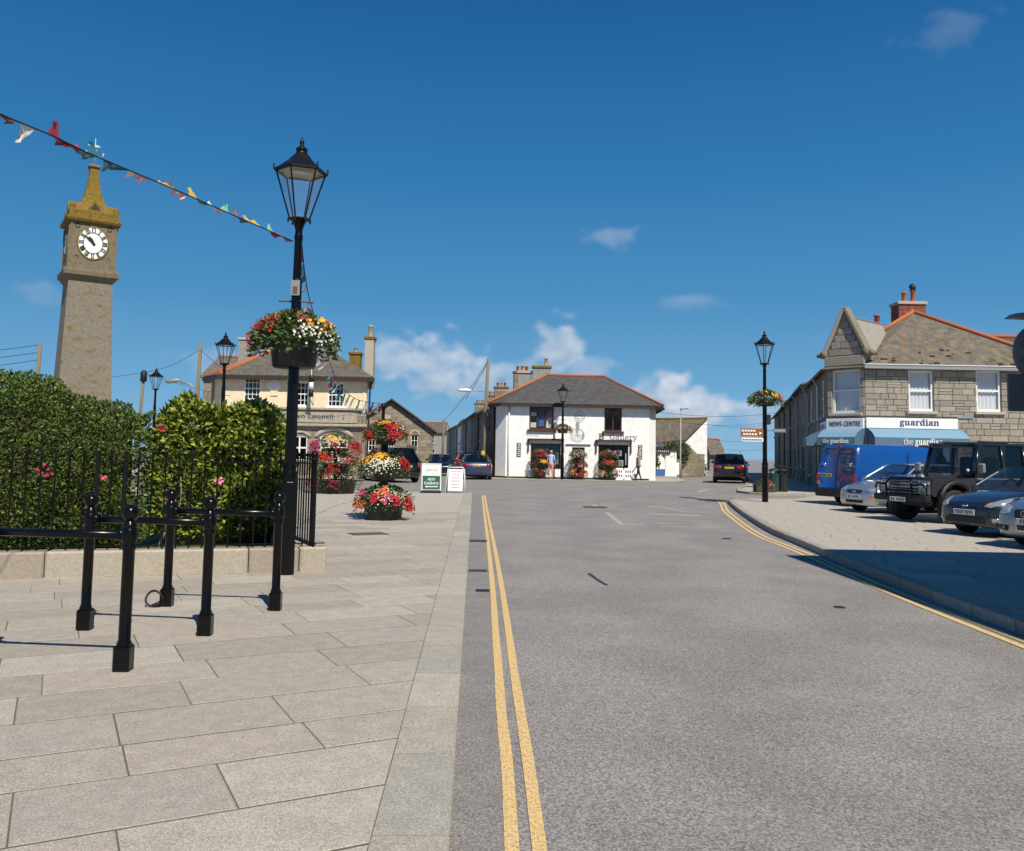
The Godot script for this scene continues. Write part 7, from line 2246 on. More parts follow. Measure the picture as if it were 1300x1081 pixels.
func make_boards() -> void:
	var t = thing("sign_board", "green and white folding sign board with a black base", "sign board", Vector3(-3.05, gh(-33.6), -33.6), 0.06, "sign boards on the pavement")
	var st = S()
	cbox(st, Vector3(0, 0.05, 0), Vector3(0.86, 0.1, 0.4), 0.02)
	put("base", st, M.black_matt, t)
	st = S()
	for s in [-1, 1]: box(st, Vector3(s * 0.4, 0.65, 0), Vector3(0.04, 1.15, 0.05))
	box(st, Vector3(0, 1.24, 0), Vector3(0.84, 0.04, 0.05))
	put("frame", st, M.white_frame, t)
	st = S()
	box(st, Vector3(0, 0.68, 0), Vector3(0.76, 1.1, 0.03))
	var p = put("panel", st, M.white_frame, t)
	st = S()
	box(st, Vector3(0, 0.45, 0.022), Vector3(0.74, 0.56, 0.014))
	put("green_half", st, mat(lin(0.015, 0.13, 0.08), 0.5), p)
	lettering("lettering", "ARTS", 0.1, M.white_letter, p, Transform3D(Basis(), Vector3(0.0, 0.58, 0.036)), "Droid Sans", true)
	lettering("lettering", "Gallery", 0.12, M.white_letter, p, Transform3D(Basis(), Vector3(0.0, 0.42, 0.036)), "Droid Serif", true)
	st = S()
	prism(st, PackedVector2Array([Vector2(-0.28, 0.27), Vector2(-0.18, 0.32), Vector2(-0.18, 0.29), Vector2(0.28, 0.29), Vector2(0.28, 0.25), Vector2(-0.18, 0.25), Vector2(-0.18, 0.22)]), 0.01, Transform3D(Basis(), Vector3(0, 0, 0.04)))
	put("arrow", st, M.white_letter, p)
	st = S()
	for k in 5: box(st, Vector3(-0.2 + 0.1 * k, 0.98, 0.02), Vector3(0.06, 0.05 + 0.02 * sin(k * 2.0), 0.012))
	put("letters", st, M.pale_line, p)
	t.scale = Vector3.ONE * 0.9
	t = thing("sign_board", "plain white folding sign board with rounded tube frame", "sign board", Vector3(-2.12, gh(-33.9), -33.9), -0.04, "sign boards on the pavement")
	st = S(true)
	for z in [-0.25, 0.25]:
		tube(st, [Vector3(-0.42, 0, z), Vector3(-0.34, 1.0, z * 0.2), Vector3(-0.28, 1.08, z * 0.15), Vector3(0.28, 1.08, z * 0.15), Vector3(0.34, 1.0, z * 0.2), Vector3(0.42, 0, z)], 0.022, 8)
	put("frame", st, M.white_frame, t)
	st = S()
	box(st, Vector3(0, 0.55, 0.145), Vector3(0.62, 0.92, 0.02), Basis(Vector3.RIGHT, -0.2))
	p = put("panel", st, M.white_letter, t)
	st = S()
	for k in 6: box(st, Vector3(0.0, 0.9 - 0.13 * k, 0.085 + 0.027 * k), Vector3(0.42 - 0.05 * (k % 3), 0.045, 0.012), Basis(Vector3.RIGHT, -0.2))
	put("printed_lines", st, mat(lin(0.6, 0.42, 0.45), 0.7), p)
	t.scale = Vector3.ONE * 0.92
	# loose white boards and a bucket against the white shop
	for k in 3:
		t = thing("notice_board", ["white handwritten board leaning on the white shop wall", "second white board with big dark letters beside the shop window", "small grey round board standing by the white shop"][k], "sign board", Vector3([6.45, 6.95, 7.3][k], 0.23, -51.5 + 0.15 * k), 0.0, "boards leaning at the white shop")
		st = S()
		if k < 2: cbox(st, Vector3(0, 0.36, 0), Vector3(0.46, 0.72, 0.03), 0.01, Basis(Vector3.RIGHT, -0.2))
		else: lathe(st, [Vector2(0.0, -0.02), Vector2(0.16, -0.02), Vector2(0.16, 0.02), Vector2(0, 0.02)], 18, Transform3D(Basis(Vector3.RIGHT, PI / 2 - 0.2), Vector3(0, 0.25, 0)))
		p = put("panel", st, M.white_letter if k < 2 else M.pale_line, t)
		if k < 2:
			st = S()
			for r in 2:
				for i in 3: box(st, Vector3(-0.13 + 0.13 * i, 0.52 - 0.25 * r, 0.03 - 0.05 * (r - 0.5) * -1.0), Vector3(0.07, 0.13, 0.02), Basis(Vector3.RIGHT, -0.2))
			put("letters", st, mat(lin(0.1, 0.12, 0.25), 0.7), p)

# ---------------------------------------------------------------- cars
# local axes: x to the front, y up, z to the car's right
func curve(p: Array, x: float) -> float:
	# p: [[x, v], ...] with falling x; smooth between
	if x >= p[0][0]: return p[0][1]
	for i in p.size() - 1:
		if x >= p[i + 1][0]:
			var t: float = (x - p[i][0]) / (p[i + 1][0] - p[i][0])
			var m0: float = (p[i + 1][1] - p[maxi(i - 1, 0)][1]) / maxf(0.02, absf(p[i + 1][0] - p[maxi(i - 1, 0)][0])) * absf(p[i + 1][0] - p[i][0])
			var m1: float = (p[mini(i + 2, p.size() - 1)][1] - p[i][1]) / maxf(0.02, absf(p[mini(i + 2, p.size() - 1)][0] - p[i][0])) * absf(p[i + 1][0] - p[i][0])
			var a: float = p[i][1]; var b: float = p[i + 1][1]
			var h = (2 * t * t * t - 3 * t * t + 1) * a + (t * t * t - 2 * t * t + t) * m0 + (-2 * t * t * t + 3 * t * t) * b + (t * t * t - t * t) * m1
			return clampf(h, minf(a, b) - 0.01, maxf(a, b) + 0.01)
	return p[-1][1]

func car_low(c: Dictionary, x: float) -> float:
	var y: float = curve(c.low, x)
	for wx in c.axles:
		var R: float = c.wheel + 0.055
		var d = absf(x - wx)
		if d < R: y = maxf(y, c.wheel + sqrt(R * R - d * d) * 0.98)
	return y

func car_section(c: Dictionary, x: float) -> Array:
	var w: float = curve(c.half, x); var t: float = curve(c.top, x); var l = car_low(c, x)
	var s = t - c.get("drop", 0.1)
	var r = [Vector2(0.0, l), Vector2(0.78 * w, l), Vector2(0.93 * w, l + 0.03), Vector2(0.985 * w, lerpf(l, s, 0.3)), Vector2(w, lerpf(l, s, 0.6)), Vector2(0.985 * w, lerpf(l, s, 0.88)), Vector2(0.955 * w, s + 0.02), Vector2(0.88 * w, lerpf(s, t, 0.75)), Vector2(0.7 * w, t), Vector2(0.35 * w, t + 0.015), Vector2(0, t + 0.02)]
	return r

# x of the front (sgn 1) or rear (sgn -1) surface at height y, offset z
func nose(c: Dictionary, y: float, z: float, sgn: float) -> float:
	var x: float = sgn * c.len / 2
	for k in 120:
		var w: float = curve(c.half, x)
		var sec = car_section(c, x)
		# half width of the section at this height
		var wy = 0.0
		for i in sec.size() - 1:
			var a: Vector2 = sec[i]; var b: Vector2 = sec[i + 1]
			if (a.y - y) * (b.y - y) <= 0 and absf(a.y - b.y) > 1e-4:
				wy = maxf(wy, lerpf(a.x, b.x, (y - a.y) / (b.y - a.y)))
		if wy >= absf(z): return x
		x -= sgn * 0.008
	return x

# a rounded plate that follows the body: corners in (z, y), bulging out
func patch(st: SurfaceTool, c: Dictionary, poly: Array, sgn: float, off: float, dome: float) -> void:
	var pts = PackedVector2Array()
	for v in poly: pts.append(v)
	var mid = Vector2.ZERO
	for v in pts: mid += v / pts.size()
	# densify the rim
	var rim = []
	for i in pts.size():
		for k in 3: rim.append(pts[i].lerp(pts[(i + 1) % pts.size()], k / 3.0))
	var n = rim.size()
	var rings = []
	for r in 4:
		var f: float = [1.0, 0.97, 0.6, 0.0][r]
		var up: float = [-0.02, 1.0, 1.0, 1.0][r]
		var row = []
		for v in rim:
			var p: Vector2 = mid.lerp(v, f)
			var o = (off + dome * (1.0 - f * f)) if r > 0 else -0.015
			row.append(Vector3(nose(c, p.y, p.x, sgn) + sgn * o, p.y, p.x))
		rings.append(row)
	for r in 3:
		for i in n:
			var j = (i + 1) % n
			t3(st, rings[r][i], rings[r][j], rings[r + 1][j]); t3(st, rings[r][i], rings[r + 1][j], rings[r + 1][i])

func wheel_part(t: Node, at: Vector3, r: float, w: float, side: float, rim_m: Material, spokes: int) -> void:
	var xf = Transform3D(Basis(Vector3.RIGHT, side * PI / 2), at)      # y of the lathe points outwards
	var st = S(true)
	var ri = r * 0.64
	lathe(st, [Vector2(ri * 0.9, -w / 2), Vector2(r * 0.93, -w / 2), Vector2(r, -w / 2 + 0.03), Vector2(r, w / 2 - 0.03), Vector2(r * 0.95, w / 2 - 0.005), Vector2(r * 0.8, w / 2), Vector2(ri, w / 2 - 0.01), Vector2(ri * 0.98, w / 2 - 0.04)], 28, xf)
	var wh = put("wheel", st, M.tyre, t)
	st = S(true)
	lathe(st, [Vector2(ri, w / 2 - 0.02), Vector2(ri * 0.9, w / 2 - 0.03), Vector2(ri * 0.86, w / 2 - 0.07)], 28, xf)
	lathe(st, [Vector2(ri * 0.2, w / 2 - 0.02), Vector2(ri * 0.16, w / 2 - 0.005), Vector2(0, w / 2)], 16, xf)
	for k in spokes:
		var a = TAU * k / spokes
		var b = Basis(Vector3.UP, a)
		box(st, xf * (b * Vector3(ri * 0.52, w / 2 - 0.035, 0)), Vector3(ri * 0.8, 0.03, ri * 0.2), xf.basis * b)
	put("rim", st, rim_m, wh)
	st = S()
	lathe(st, [Vector2(0, w / 2 - 0.1), Vector2(ri * 0.9, w / 2 - 0.1)], 20, xf)
	put("brake_disc", st, M.underbody, wh)

func plate_part(t: Node, at: Vector3, sgn: float, m: Material, words: String) -> void:
	var st = S()
	cbox(st, at, Vector3(0.012, 0.111, 0.52), 0.004)
	var p = put("number_plate", st, m, t)
	var b = Basis(Vector3.UP, PI / 2 * sgn)
	if words:
		lettering("lettering", words, 0.078, M.ink, p, Transform3D(b, at + Vector3(sgn * 0.007, 0, 0)), "Droid Sans", true, 0.9, 0.004)
	else:
		st = S()
		for k in 7:
			if k != 4: box(st, at + Vector3(sgn * 0.007, 0.004 * sin(k * 3.0), -0.2 + 0.066 * k), Vector3(0.003, 0.068, 0.036))
		put("characters", st, M.ink, p)

# body by lofting, cabin of pillars, panes and roof
func car(called: String, label: String, at: Vector3, turn: float, c: Dictionary) -> Node3D:
	var t = thing(called, label, c.get("cat", "car"), at, turn, c.get("group", "cars parked in the square"))
	var paint: Material = c.paint
	var st = S(true)
	var n = int(c.len / 0.06)
	var prev = []
	for i in n + 1:
		var x: float = c.len / 2 - c.len * i / n
		var ring = []
		var sec = car_section(c, x)
		for p in sec: ring.append(Vector3(x, p.y, p.x))
		for k in range(sec.size() - 2, 0, -1): ring.append(Vector3(x, sec[k].y, -sec[k].x))
		if i == 0 or i == n:
			var mid = Vector3(x, (sec[0].y + sec[-1].y) / 2, 0)
			for k in ring.size():
				if i == 0: t3(st, mid, ring[k], ring[(k + 1) % ring.size()])
				else: t3(st, mid, ring[(k + 1) % ring.size()], ring[k])
		if i > 0: ring_quads(st, ring, prev)
		prev = ring
	put("body", st, paint, t)
	st = S()
	var r0: float = c.wheel
	var gap: float = c.axles[0] - c.axles[1] - 2 * (r0 + 0.08)
	box(st, Vector3((c.axles[0] + c.axles[1]) / 2, 0.24, 0), Vector3(gap, 0.16, c.half_w * 1.7))
	box(st, Vector3(0, 0.42, 0), Vector3(c.len * 0.84, 0.3, c.half_w * 1.1))
	put("chassis", st, M.underbody, t)
	for ax in c.axles:
		for s in [-1, 1]: wheel_part(t, Vector3(ax, r0, s * (c.half_w - 0.12)), r0, 0.2, s, c.get("rim", M.alloy), c.get("spokes", 7))
	# cabin
	var b0: float = c.cab[0]; var t0: float = c.cab[1]; var t1: float = c.cab[2]; var b1: float = c.cab[3]
	var yb: float = c.belt; var yt: float = c.height; var wb: float = c.half_w * 0.93; var wt: float = c.half_w * c.get("tumble", 0.72)
	var P = func(u: float, v: float, s: float) -> Vector3:      # u 0..1 front to back, v 0..1 belt to roof, s -1..1 across
		var xb = lerpf(b0, b1, u); var xt = lerpf(t0, t1, u)
		var bow = 0.1 * (1.0 - s * s) * (1.0 if u < 0.5 else -0.6) * (absf(u - 0.5) * 2.0)
		var yy = lerpf(yb + (curve(c.top, xb) + 0.0 - yb) * (1.0 - v), yt - 0.05 * pow(absf(s), 2.5) - 0.03 * pow(absf(u * 2.0 - 1.0), 2.0), v)
		return Vector3(lerpf(xb, xt, v) + bow, yy, s * lerpf(wb, wt, pow(v, 1.15)))
	st = S(true)
	for i in 8:
		for k in 10:
			var u = i / 8.0; var u2 = (i + 1) / 8.0; var s = -1.0 + k / 5.0; var s2 = -1.0 + (k + 1) / 5.0
			q(st, P.call(u2, 1.0, s), P.call(u, 1.0, s), P.call(u, 1.0, s2), P.call(u2, 1.0, s2))
	put("roof", st, paint, t)
	for e in [[0.0, "windscreen"], [1.0, "rear_window"]]:
		st = S(true)
		for i in 4:
			for k in 8:
				var v = i / 4.0; var v2 = (i + 1) / 4.0; var s = -1.0 + k / 4.0; var s2 = -1.0 + (k + 1) / 4.0
				if e[0] == 0.0: q(st, P.call(0.0, v, s2), P.call(0.0, v, s), P.call(0.0, v2, s), P.call(0.0, v2, s2))
				else: q(st, P.call(1.0, v, s), P.call(1.0, v, s2), P.call(1.0, v2, s2), P.call(1.0, v2, s))
		put(e[1], st, c.get("glass", M.car_glass), t)
	var sides: Array = c.sides                    # [u0, u1] of each side window
	for s in [-1.0, 1.0]:
		for w in sides:
			st = S(true)
			if w[2]:
				for i in 4:
					var v = i / 4.0 * 0.98; var v2 = (i + 1) / 4.0 * 0.98
					var a: Vector3 = P.call(w[0], v, s); var bb: Vector3 = P.call(w[1], v, s); var cc: Vector3 = P.call(w[1], v2, s); var d: Vector3 = P.call(w[0], v2, s)
					if s > 0: q(st, bb, a, d, cc)
					else: q(st, a, bb, cc, d)
				put("side_window", st, c.get("glass", M.car_glass), t)
			else:
				for i in 4:
					var v = i / 4.0; var v2 = (i + 1) / 4.0
					var a: Vector3 = P.call(w[0], v, s * 1.002); var bb: Vector3 = P.call(w[1], v, s * 1.002); var cc: Vector3 = P.call(w[1], v2, s * 1.002); var d: Vector3 = P.call(w[0], v2, s * 1.002)
					if s > 0: q(st, bb, a, d, cc)
					else: q(st, a, bb, cc, d)
				put("pillar", st, paint if w.size() < 4 else M.black_matt, t)
		# corner posts
		for u in [0.0, 1.0]:
			st = S(true)
			var pts = []
			for i in 6: pts.append(P.call(u, i / 5.0, s * 0.985))
			tube(st, pts, 0.032 if u == 0.0 else 0.04, 8)
			put("corner_post", st, paint, t)
		st = S(true)
		var pts = []
		for i in 9: pts.append(P.call(i / 8.0, 1.0, s * 0.99))
		tube(st, pts, 0.025, 8)
		put("roof_rail", st, paint, t)
		# mirror
		st = S(true)
		var mp: Vector3 = P.call(0.1, 0.12, s) + Vector3(0.0, 0.03, s * 0.12)
		var prof = []
		for k in 9: prof.append(Vector2(sin(PI * k / 8.0), -cos(PI * k / 8.0)))
		lathe(st, prof, 12, Transform3D(Basis.from_scale(Vector3(0.055, 0.075, 0.11)), mp))
		tube(st, [mp, mp - Vector3(0, 0.05, s * 0.13)], 0.02, 6)
		put("mirror", st, c.get("mirror", paint), t)
	# seats and dashboard seen through the panes
	st = S(true)
	cbox(st, Vector3(b0 - 0.35, yb - 0.06, 0), Vector3(0.4, 0.16, wb * 1.8), 0.06)
	put("dashboard", st, M.underbody, t)
	for z in [-0.36, 0.36]:
		st = S()
		cbox(st, Vector3(lerpf(b0, b1, 0.5), yb - 0.02, z), Vector3(0.16, 0.62, 0.46), 0.06, Basis(Vector3.BACK, 0.2))
		cbox(st, Vector3(lerpf(b0, b1, 0.5) - 0.1, yb + 0.36, z), Vector3(0.1, 0.18, 0.26), 0.04)
		put("seat", st, M.seat, t)
	if c.has("wheel_rim"):
		st = S(true)
		var pts2 = []
		for k in 21: pts2.append(Vector3(b0 - 0.62, yb + 0.06, 0.36) + Basis(Vector3.BACK, 0.5) * Vector3(0, cos(TAU * k / 20.0) * 0.18, sin(TAU * k / 20.0) * 0.18))
		tube(st, pts2, 0.016, 6, false)
		put("steering_wheel", st, M.underbody, t)
	return t

func sym(a: Array) -> Array:
	var r = []
	for p in a: r.append(Vector2(-p.x, p.y))
	return r

func feature(t: Node, c: Dictionary, called: String, poly: Array, sgn: float, off: float, dome: float, m: Material, both := true) -> MeshInstance3D:
	var o: MeshInstance3D
	for k in (2 if both else 1):
		var st = S(true)
		patch(st, c, poly if k == 0 else sym(poly), sgn, off, dome)
		o = put(called, st, m, t)
	return o

func make_car_materials() -> void:
	M.tyre = mat(lin(0.014, 0.014, 0.014), 0.8)
	M.alloy = mat(lin(0.42, 0.43, 0.44), 0.3, {"metal": 0.8})
	M.steel_dark = mat(lin(0.1, 0.1, 0.105), 0.4, {"metal": 0.6})
	M.car_glass = glass(Color(0.1, 0.13, 0.13), 0.3)
	M.car_glass.roughness = 0.0
	M.dark_glass = glass(Color(0.02, 0.02, 0.025), 0.8)
	M.seat = mat(lin(0.05, 0.05, 0.055), 0.9)
	M.lens = mat(lin(0.5, 0.52, 0.54), 0.08, {"metal": 0.55, "coat": 1.0})
	M.lens_red = mat(lin(0.35, 0.005, 0.005), 0.15, {"coat": 0.8})
	M.lens_amber = mat(lin(0.7, 0.2, 0.02), 0.15, {"coat": 0.8})
	M.chrome = mat(lin(0.75, 0.76, 0.78), 0.12, {"metal": 1.0})
	M.plate_white = mat(lin(0.72, 0.72, 0.7), 0.5)
	M.plate_yellow = mat(lin(0.8, 0.5, 0.03), 0.5)
	M.trim = mat(lin(0.012, 0.012, 0.013), 0.55)
	M.silver = mat(lin(0.5, 0.51, 0.52), 0.32, {"metal": 0.75, "coat": 1.0})
	M.silver_blue = mat(lin(0.28, 0.31, 0.35), 0.3, {"metal": 0.75, "coat": 1.0})
	M.navy_black = mat(lin(0.012, 0.014, 0.02), 0.3, {"coat": 1.0})
	M.gloss_black = mat(lin(0.006, 0.006, 0.007), 0.25, {"coat": 1.0})
	M.van_blue = mat(lin(0.002, 0.06, 0.27), 0.32, {"coat": 0.9})
	M.saloon_blue = mat(lin(0.045, 0.07, 0.14), 0.3, {"metal": 0.4, "coat": 1.0})
	M.car_red = mat(lin(0.3, 0.012, 0.02), 0.3, {"coat": 1.0})
	M.car_blue = mat(lin(0.01, 0.09, 0.28), 0.3, {"coat": 1.0})
	M.sign_back = mat(lin(0.17, 0.17, 0.172), 0.6)
	M.dark_moss = mat(lin(0.04, 0.035, 0.02), 0.95)

func hatch(paint: Material, L: float, W: float, H: float) -> Dictionary:
	var h = L / 2; var w = W / 2
	return {"paint": paint, "len": L, "half_w": w, "height": H, "wheel": 0.31, "axles": [h - 0.82, -h + 0.66], "belt": 0.93,
		"half": [[h, w * 0.62], [h - 0.05, w * 0.76], [h - 0.16, w * 0.89], [h - 0.4, w * 0.97], [h - 0.9, w], [-h + 0.6, w], [-h + 0.25, w * 0.95], [-h + 0.06, w * 0.86], [-h, w * 0.76]],
		"top": [[h, 0.6], [h - 0.05, 0.66], [h - 0.16, 0.71], [h - 0.4, 0.8], [h - 0.75, 0.88], [h - 1.15, 0.955], [h - 1.6, 0.96], [-h + 0.5, 0.99], [-h + 0.12, 0.98], [-h + 0.03, 0.9], [-h, 0.75]],
		"low": [[h, 0.24], [h - 0.1, 0.2], [h - 0.4, 0.19], [-h + 0.4, 0.2], [-h + 0.1, 0.25], [-h, 0.32]],
		"cab": [h - 0.98, h - 1.72, -h + 0.62, -h + 0.14], "sides": [[0.04, 0.46, true], [0.46, 0.51, false, 1], [0.51, 0.84, true], [0.84, 1.0, false]], "wheel_rim": true}

func make_cars() -> void:
	var face = atan2(-0.326, -0.946)          # the front points towards the camera and the road
	var y = PAVE_R
	# dark small hatchback
	var c = hatch(M.navy_black, 3.92, 1.68, 1.44)
	var h = 1.96
	var t = car("parked_car", "dark navy small hatchback with plate YX07 NYF", Vector3(11.11, y, -18.38), face, c)
	feature(t, c, "headlight", [Vector2(0.44, 0.62), Vector2(0.5, 0.7), Vector2(0.66, 0.79), Vector2(0.77, 0.83), Vector2(0.79, 0.74), Vector2(0.72, 0.64), Vector2(0.58, 0.6)], 1.0, 0.012, 0.02, M.lens)
	feature(t, c, "indicator", [Vector2(0.46, 0.63), Vector2(0.55, 0.66), Vector2(0.55, 0.7), Vector2(0.5, 0.69)], 1.0, 0.022, 0.01, M.lens_amber)
	feature(t, c, "grille", [Vector2(-0.4, 0.6), Vector2(-0.4, 0.64), Vector2(0.4, 0.64), Vector2(0.4, 0.6)], 1.0, 0.006, 0.0, M.trim, false)
	feature(t, c, "lower_grille", [Vector2(-0.5, 0.27), Vector2(-0.56, 0.42), Vector2(0.56, 0.42), Vector2(0.5, 0.27)], 1.0, 0.008, 0.0, M.trim, false)
	feature(t, c, "fog_lamp", [Vector2(0.62, 0.31), Vector2(0.6, 0.39), Vector2(0.7, 0.39), Vector2(0.71, 0.31)], 1.0, 0.015, 0.015, M.lens)
	feature(t, c, "badge", [Vector2(-0.07, 0.625), Vector2(-0.05, 0.65), Vector2(0.05, 0.65), Vector2(0.07, 0.625), Vector2(0.05, 0.6), Vector2(-0.05, 0.6)], 1.0, 0.02, 0.01, M.chrome, false)
	plate_part(t, Vector3(h + 0.03, 0.49, 0), 1.0, M.plate_white, "YX07 NYF")
	# silver hatchback half hidden
	c = hatch(M.silver, 4.15, 1.7, 1.44)
	h = 2.075
	t = car("parked_car", "silver hatchback between the blue van and the black off-roader", Vector3(11.91, gh(-25.9) + y, -25.86), face, c)
	feature(t, c, "headlight", [Vector2(0.38, 0.66), Vector2(0.5, 0.73), Vector2(0.74, 0.8), Vector2(0.78, 0.7), Vector2(0.62, 0.6)], 1.0, 0.012, 0.02, M.lens)
	feature(t, c, "indicator", [Vector2(0.6, 0.46), Vector2(0.6, 0.52), Vector2(0.74, 0.53), Vector2(0.74, 0.47)], 1.0, 0.01, 0.01, M.lens_amber)
	feature(t, c, "grille", [Vector2(-0.34, 0.6), Vector2(-0.3, 0.66), Vector2(0.3, 0.66), Vector2(0.34, 0.6), Vector2(0.2, 0.56), Vector2(-0.2, 0.56)], 1.0, 0.008, 0.0, M.trim, false)
	feature(t, c, "lower_grille", [Vector2(-0.36, 0.28), Vector2(-0.36, 0.37), Vector2(0.36, 0.37), Vector2(0.36, 0.28)], 1.0, 0.008, 0.0, M.trim, false)
	feature(t, c, "badge", [Vector2(-0.07, 0.61), Vector2(-0.05, 0.635), Vector2(0.05, 0.635), Vector2(0.07, 0.61), Vector2(0.05, 0.585), Vector2(-0.05, 0.585)], 1.0, 0.02, 0.01, M.chrome, false)
	plate_part(t, Vector3(h + 0.03, 0.46, 0), 1.0, M.plate_white, "")
	# silver blue executive hatchback at the frame edge
	c = hatch(M.silver_blue, 4.2, 1.77, 1.42)
	h = 2.1
	t = car("parked_car", "silver car with a tall dark grille and ring badge at the frame edge", Vector3(10.92, y, -15.65), face, c)
	feature(t, c, "headlight", [Vector2(0.42, 0.62), Vector2(0.48, 0.72), Vector2(0.76, 0.77), Vector2(0.8, 0.68), Vector2(0.6, 0.6)], 1.0, 0.012, 0.02, M.lens)
	feature(t, c, "grille_frame", [Vector2(-0.36, 0.66), Vector2(-0.38, 0.71), Vector2(0.38, 0.71), Vector2(0.36, 0.66), Vector2(0.28, 0.3), Vector2(-0.28, 0.3)], 1.0, 0.008, 0.0, M.chrome, false)
	feature(t, c, "grille", [Vector2(-0.34, 0.65), Vector2(-0.35, 0.69), Vector2(0.35, 0.69), Vector2(0.34, 0.65), Vector2(0.26, 0.32), Vector2(-0.26, 0.32)], 1.0, 0.018, 0.0, M.trim, false)
	feature(t, c, "side_grille", [Vector2(0.46, 0.3), Vector2(0.44, 0.4), Vector2(0.74, 0.42), Vector2(0.72, 0.32)], 1.0, 0.008, 0.0, M.trim)
	var st = S(true)
	for k in 4:
		var pts = []
		for i in 17: pts.append(Vector3(h + 0.05, 0.62 + 0.045 * sin(TAU * i / 16.0), -0.1 + 0.067 * k + 0.045 * cos(TAU * i / 16.0)))
		tube(st, pts, 0.007, 6, false)
	put("ring_badge", st, M.chrome, t)
	plate_part(t, Vector3(h + 0.04, 0.48, 0), 1.0, M.plate_white, "FT05 EK")
	# blue van, seen from behind
	make_van(Vector3(13.03, gh(-29.4) + y, -29.5), atan2(0.326, 0.946))
	make_offroader(Vector3(11.9, y, -22.5), face)
	# black off-road estate parked away from the camera
	c = hatch(M.gloss_black, 4.85, 1.93, 1.75)
	h = 2.425
	c.wheel = 0.37; c.axles = [h - 0.9, -h + 0.95]; c.belt = 1.12; c.tumble = 0.76
	c.top = [[h, 0.7], [h - 0.1, 0.85], [h - 0.5, 1.0], [h - 1.2, 1.08], [h - 1.7, 1.12], [-h + 0.4, 1.15], [-h + 0.1, 1.13], [-h + 0.03, 1.05], [-h, 0.85]]
	c.low = [[h, 0.35], [h - 0.3, 0.26], [-h + 0.4, 0.28], [-h + 0.1, 0.36], [-h, 0.42]]
	c.half = [[h, 0.7], [h - 0.2, 0.88], [h - 0.6, 0.95], [-h + 0.5, 0.965], [-h + 0.1, 0.92], [-h, 0.86]]
	c.cab = [h - 1.5, h - 2.3, -h + 0.55, -h + 0.12]
	c.glass = M.dark_glass
	var sd = atan2(0.968, 0.25)
	t = car("parked_car", "black sport utility car parked facing down the side street", Vector3(13.35, 0.18, -53.0), sd, c)
	feature(t, c, "tail_light", [Vector2(0.42, 0.86), Vector2(0.42, 1.0), Vector2(0.84, 1.04), Vector2(0.86, 0.9), Vector2(0.7, 0.85)], -1.0, 0.012, 0.02, M.lens_red)
	feature(t, c, "reflector", [Vector2(0.6, 0.52), Vector2(0.6, 0.57), Vector2(0.8, 0.58), Vector2(0.8, 0.53)], -1.0, 0.012, 0.0, M.lens_red)
	plate_part(t, Vector3(-h - 0.02, 0.9, 0), -1.0, M.plate_yellow, "")
	feature(t, c, "badge", [Vector2(-0.05, 1.06), Vector2(0, 1.11), Vector2(0.05, 1.06), Vector2(0, 1.01)], -1.0, 0.015, 0.01, M.chrome, false)
	st = S(true)
	for s in [-1, 1]: tube(st, [Vector3(0.6, 1.77, s * 0.66), Vector3(-0.4, 1.82, s * 0.66), Vector3(-1.6, 1.77, s * 0.66)], 0.02, 6)
	put("roof_bars", st, M.trim, t)
	c = hatch(M.car_blue, 4.1, 1.7, 1.46)
	t = car("parked_car", "bright blue hatchback beyond the black sport utility car", Vector3(15.3, 0.18, -59.3), sd, c)
	feature(t, c, "tail_light", [Vector2(0.6, 0.72), Vector2(0.6, 0.95), Vector2(0.78, 0.95), Vector2(0.8, 0.75)], -1.0, 0.012, 0.02, M.lens_red)
	# left street: blue saloon, red estate, dark cars
	var ld = atan2(0.994, -0.108)
	c = hatch(M.saloon_blue, 4.45, 1.75, 1.45)
	h = 2.225
	c.cab = [h - 1.15, h - 1.95, -h + 1.15, -h + 0.5]
	c.top = [[h, 0.6], [h - 0.16, 0.71], [h - 0.5, 0.82], [h - 1.2, 0.95], [-h + 0.8, 0.98], [-h + 0.25, 0.97], [-h + 0.05, 0.92], [-h, 0.75]]
	t = car("parked_car", "blue saloon parked beside the white shop, yellow rear plate", Vector3(-2.1, 0.17, -51.4), ld, c)
	feature(t, c, "tail_light", [Vector2(0.45, 0.74), Vector2(0.5, 0.88), Vector2(0.76, 0.9), Vector2(0.8, 0.78), Vector2(0.62, 0.72)], -1.0, 0.012, 0.02, M.lens_red)
	plate_part(t, Vector3(-h - 0.015, 0.8, 0), -1.0, M.plate_yellow, "")
	c = hatch(M.car_red, 4.2, 1.72, 1.62)
	t = car("parked_car", "dark red estate car in front of the blue saloon", Vector3(-2.85, 0.17, -57.6), ld, c)
	feature(t, c, "tail_light", [Vector2(0.6, 0.7), Vector2(0.6, 1.0), Vector2(0.78, 1.0), Vector2(0.8, 0.75)], -1.0, 0.012, 0.02, M.lens_red)
	c = hatch(M.gloss_black, 4.0, 1.68, 1.45)
	t = car("parked_car", "black car nose out in the left street behind the sign boards", Vector3(-4.75, 0.17, -58.5), ld + PI, c)
	feature(t, c, "headlight", [Vector2(0.42, 0.62), Vector2(0.5, 0.72), Vector2(0.76, 0.78), Vector2(0.78, 0.66)], 1.0, 0.012, 0.02, M.lens)
	c = hatch(M.silver, 4.0, 1.68, 1.45)
	t = car("parked_car", "pale car further back in the left street", Vector3(-5.9, 0.17, -66.0), ld + PI, c)
	feature(t, c, "headlight", [Vector2(0.42, 0.62), Vector2(0.5, 0.72), Vector2(0.76, 0.78), Vector2(0.78, 0.66)], 1.0, 0.012, 0.02, M.lens)
	c = hatch(M.gloss_black, 4.3, 1.78, 1.75)
	c.glass = M.dark_glass
	t = car("parked_car", "dark people carrier behind the tall flower tower", Vector3(-6.3, gh(-44.0) - 0.03, -44.6), ld + 0.5, c)
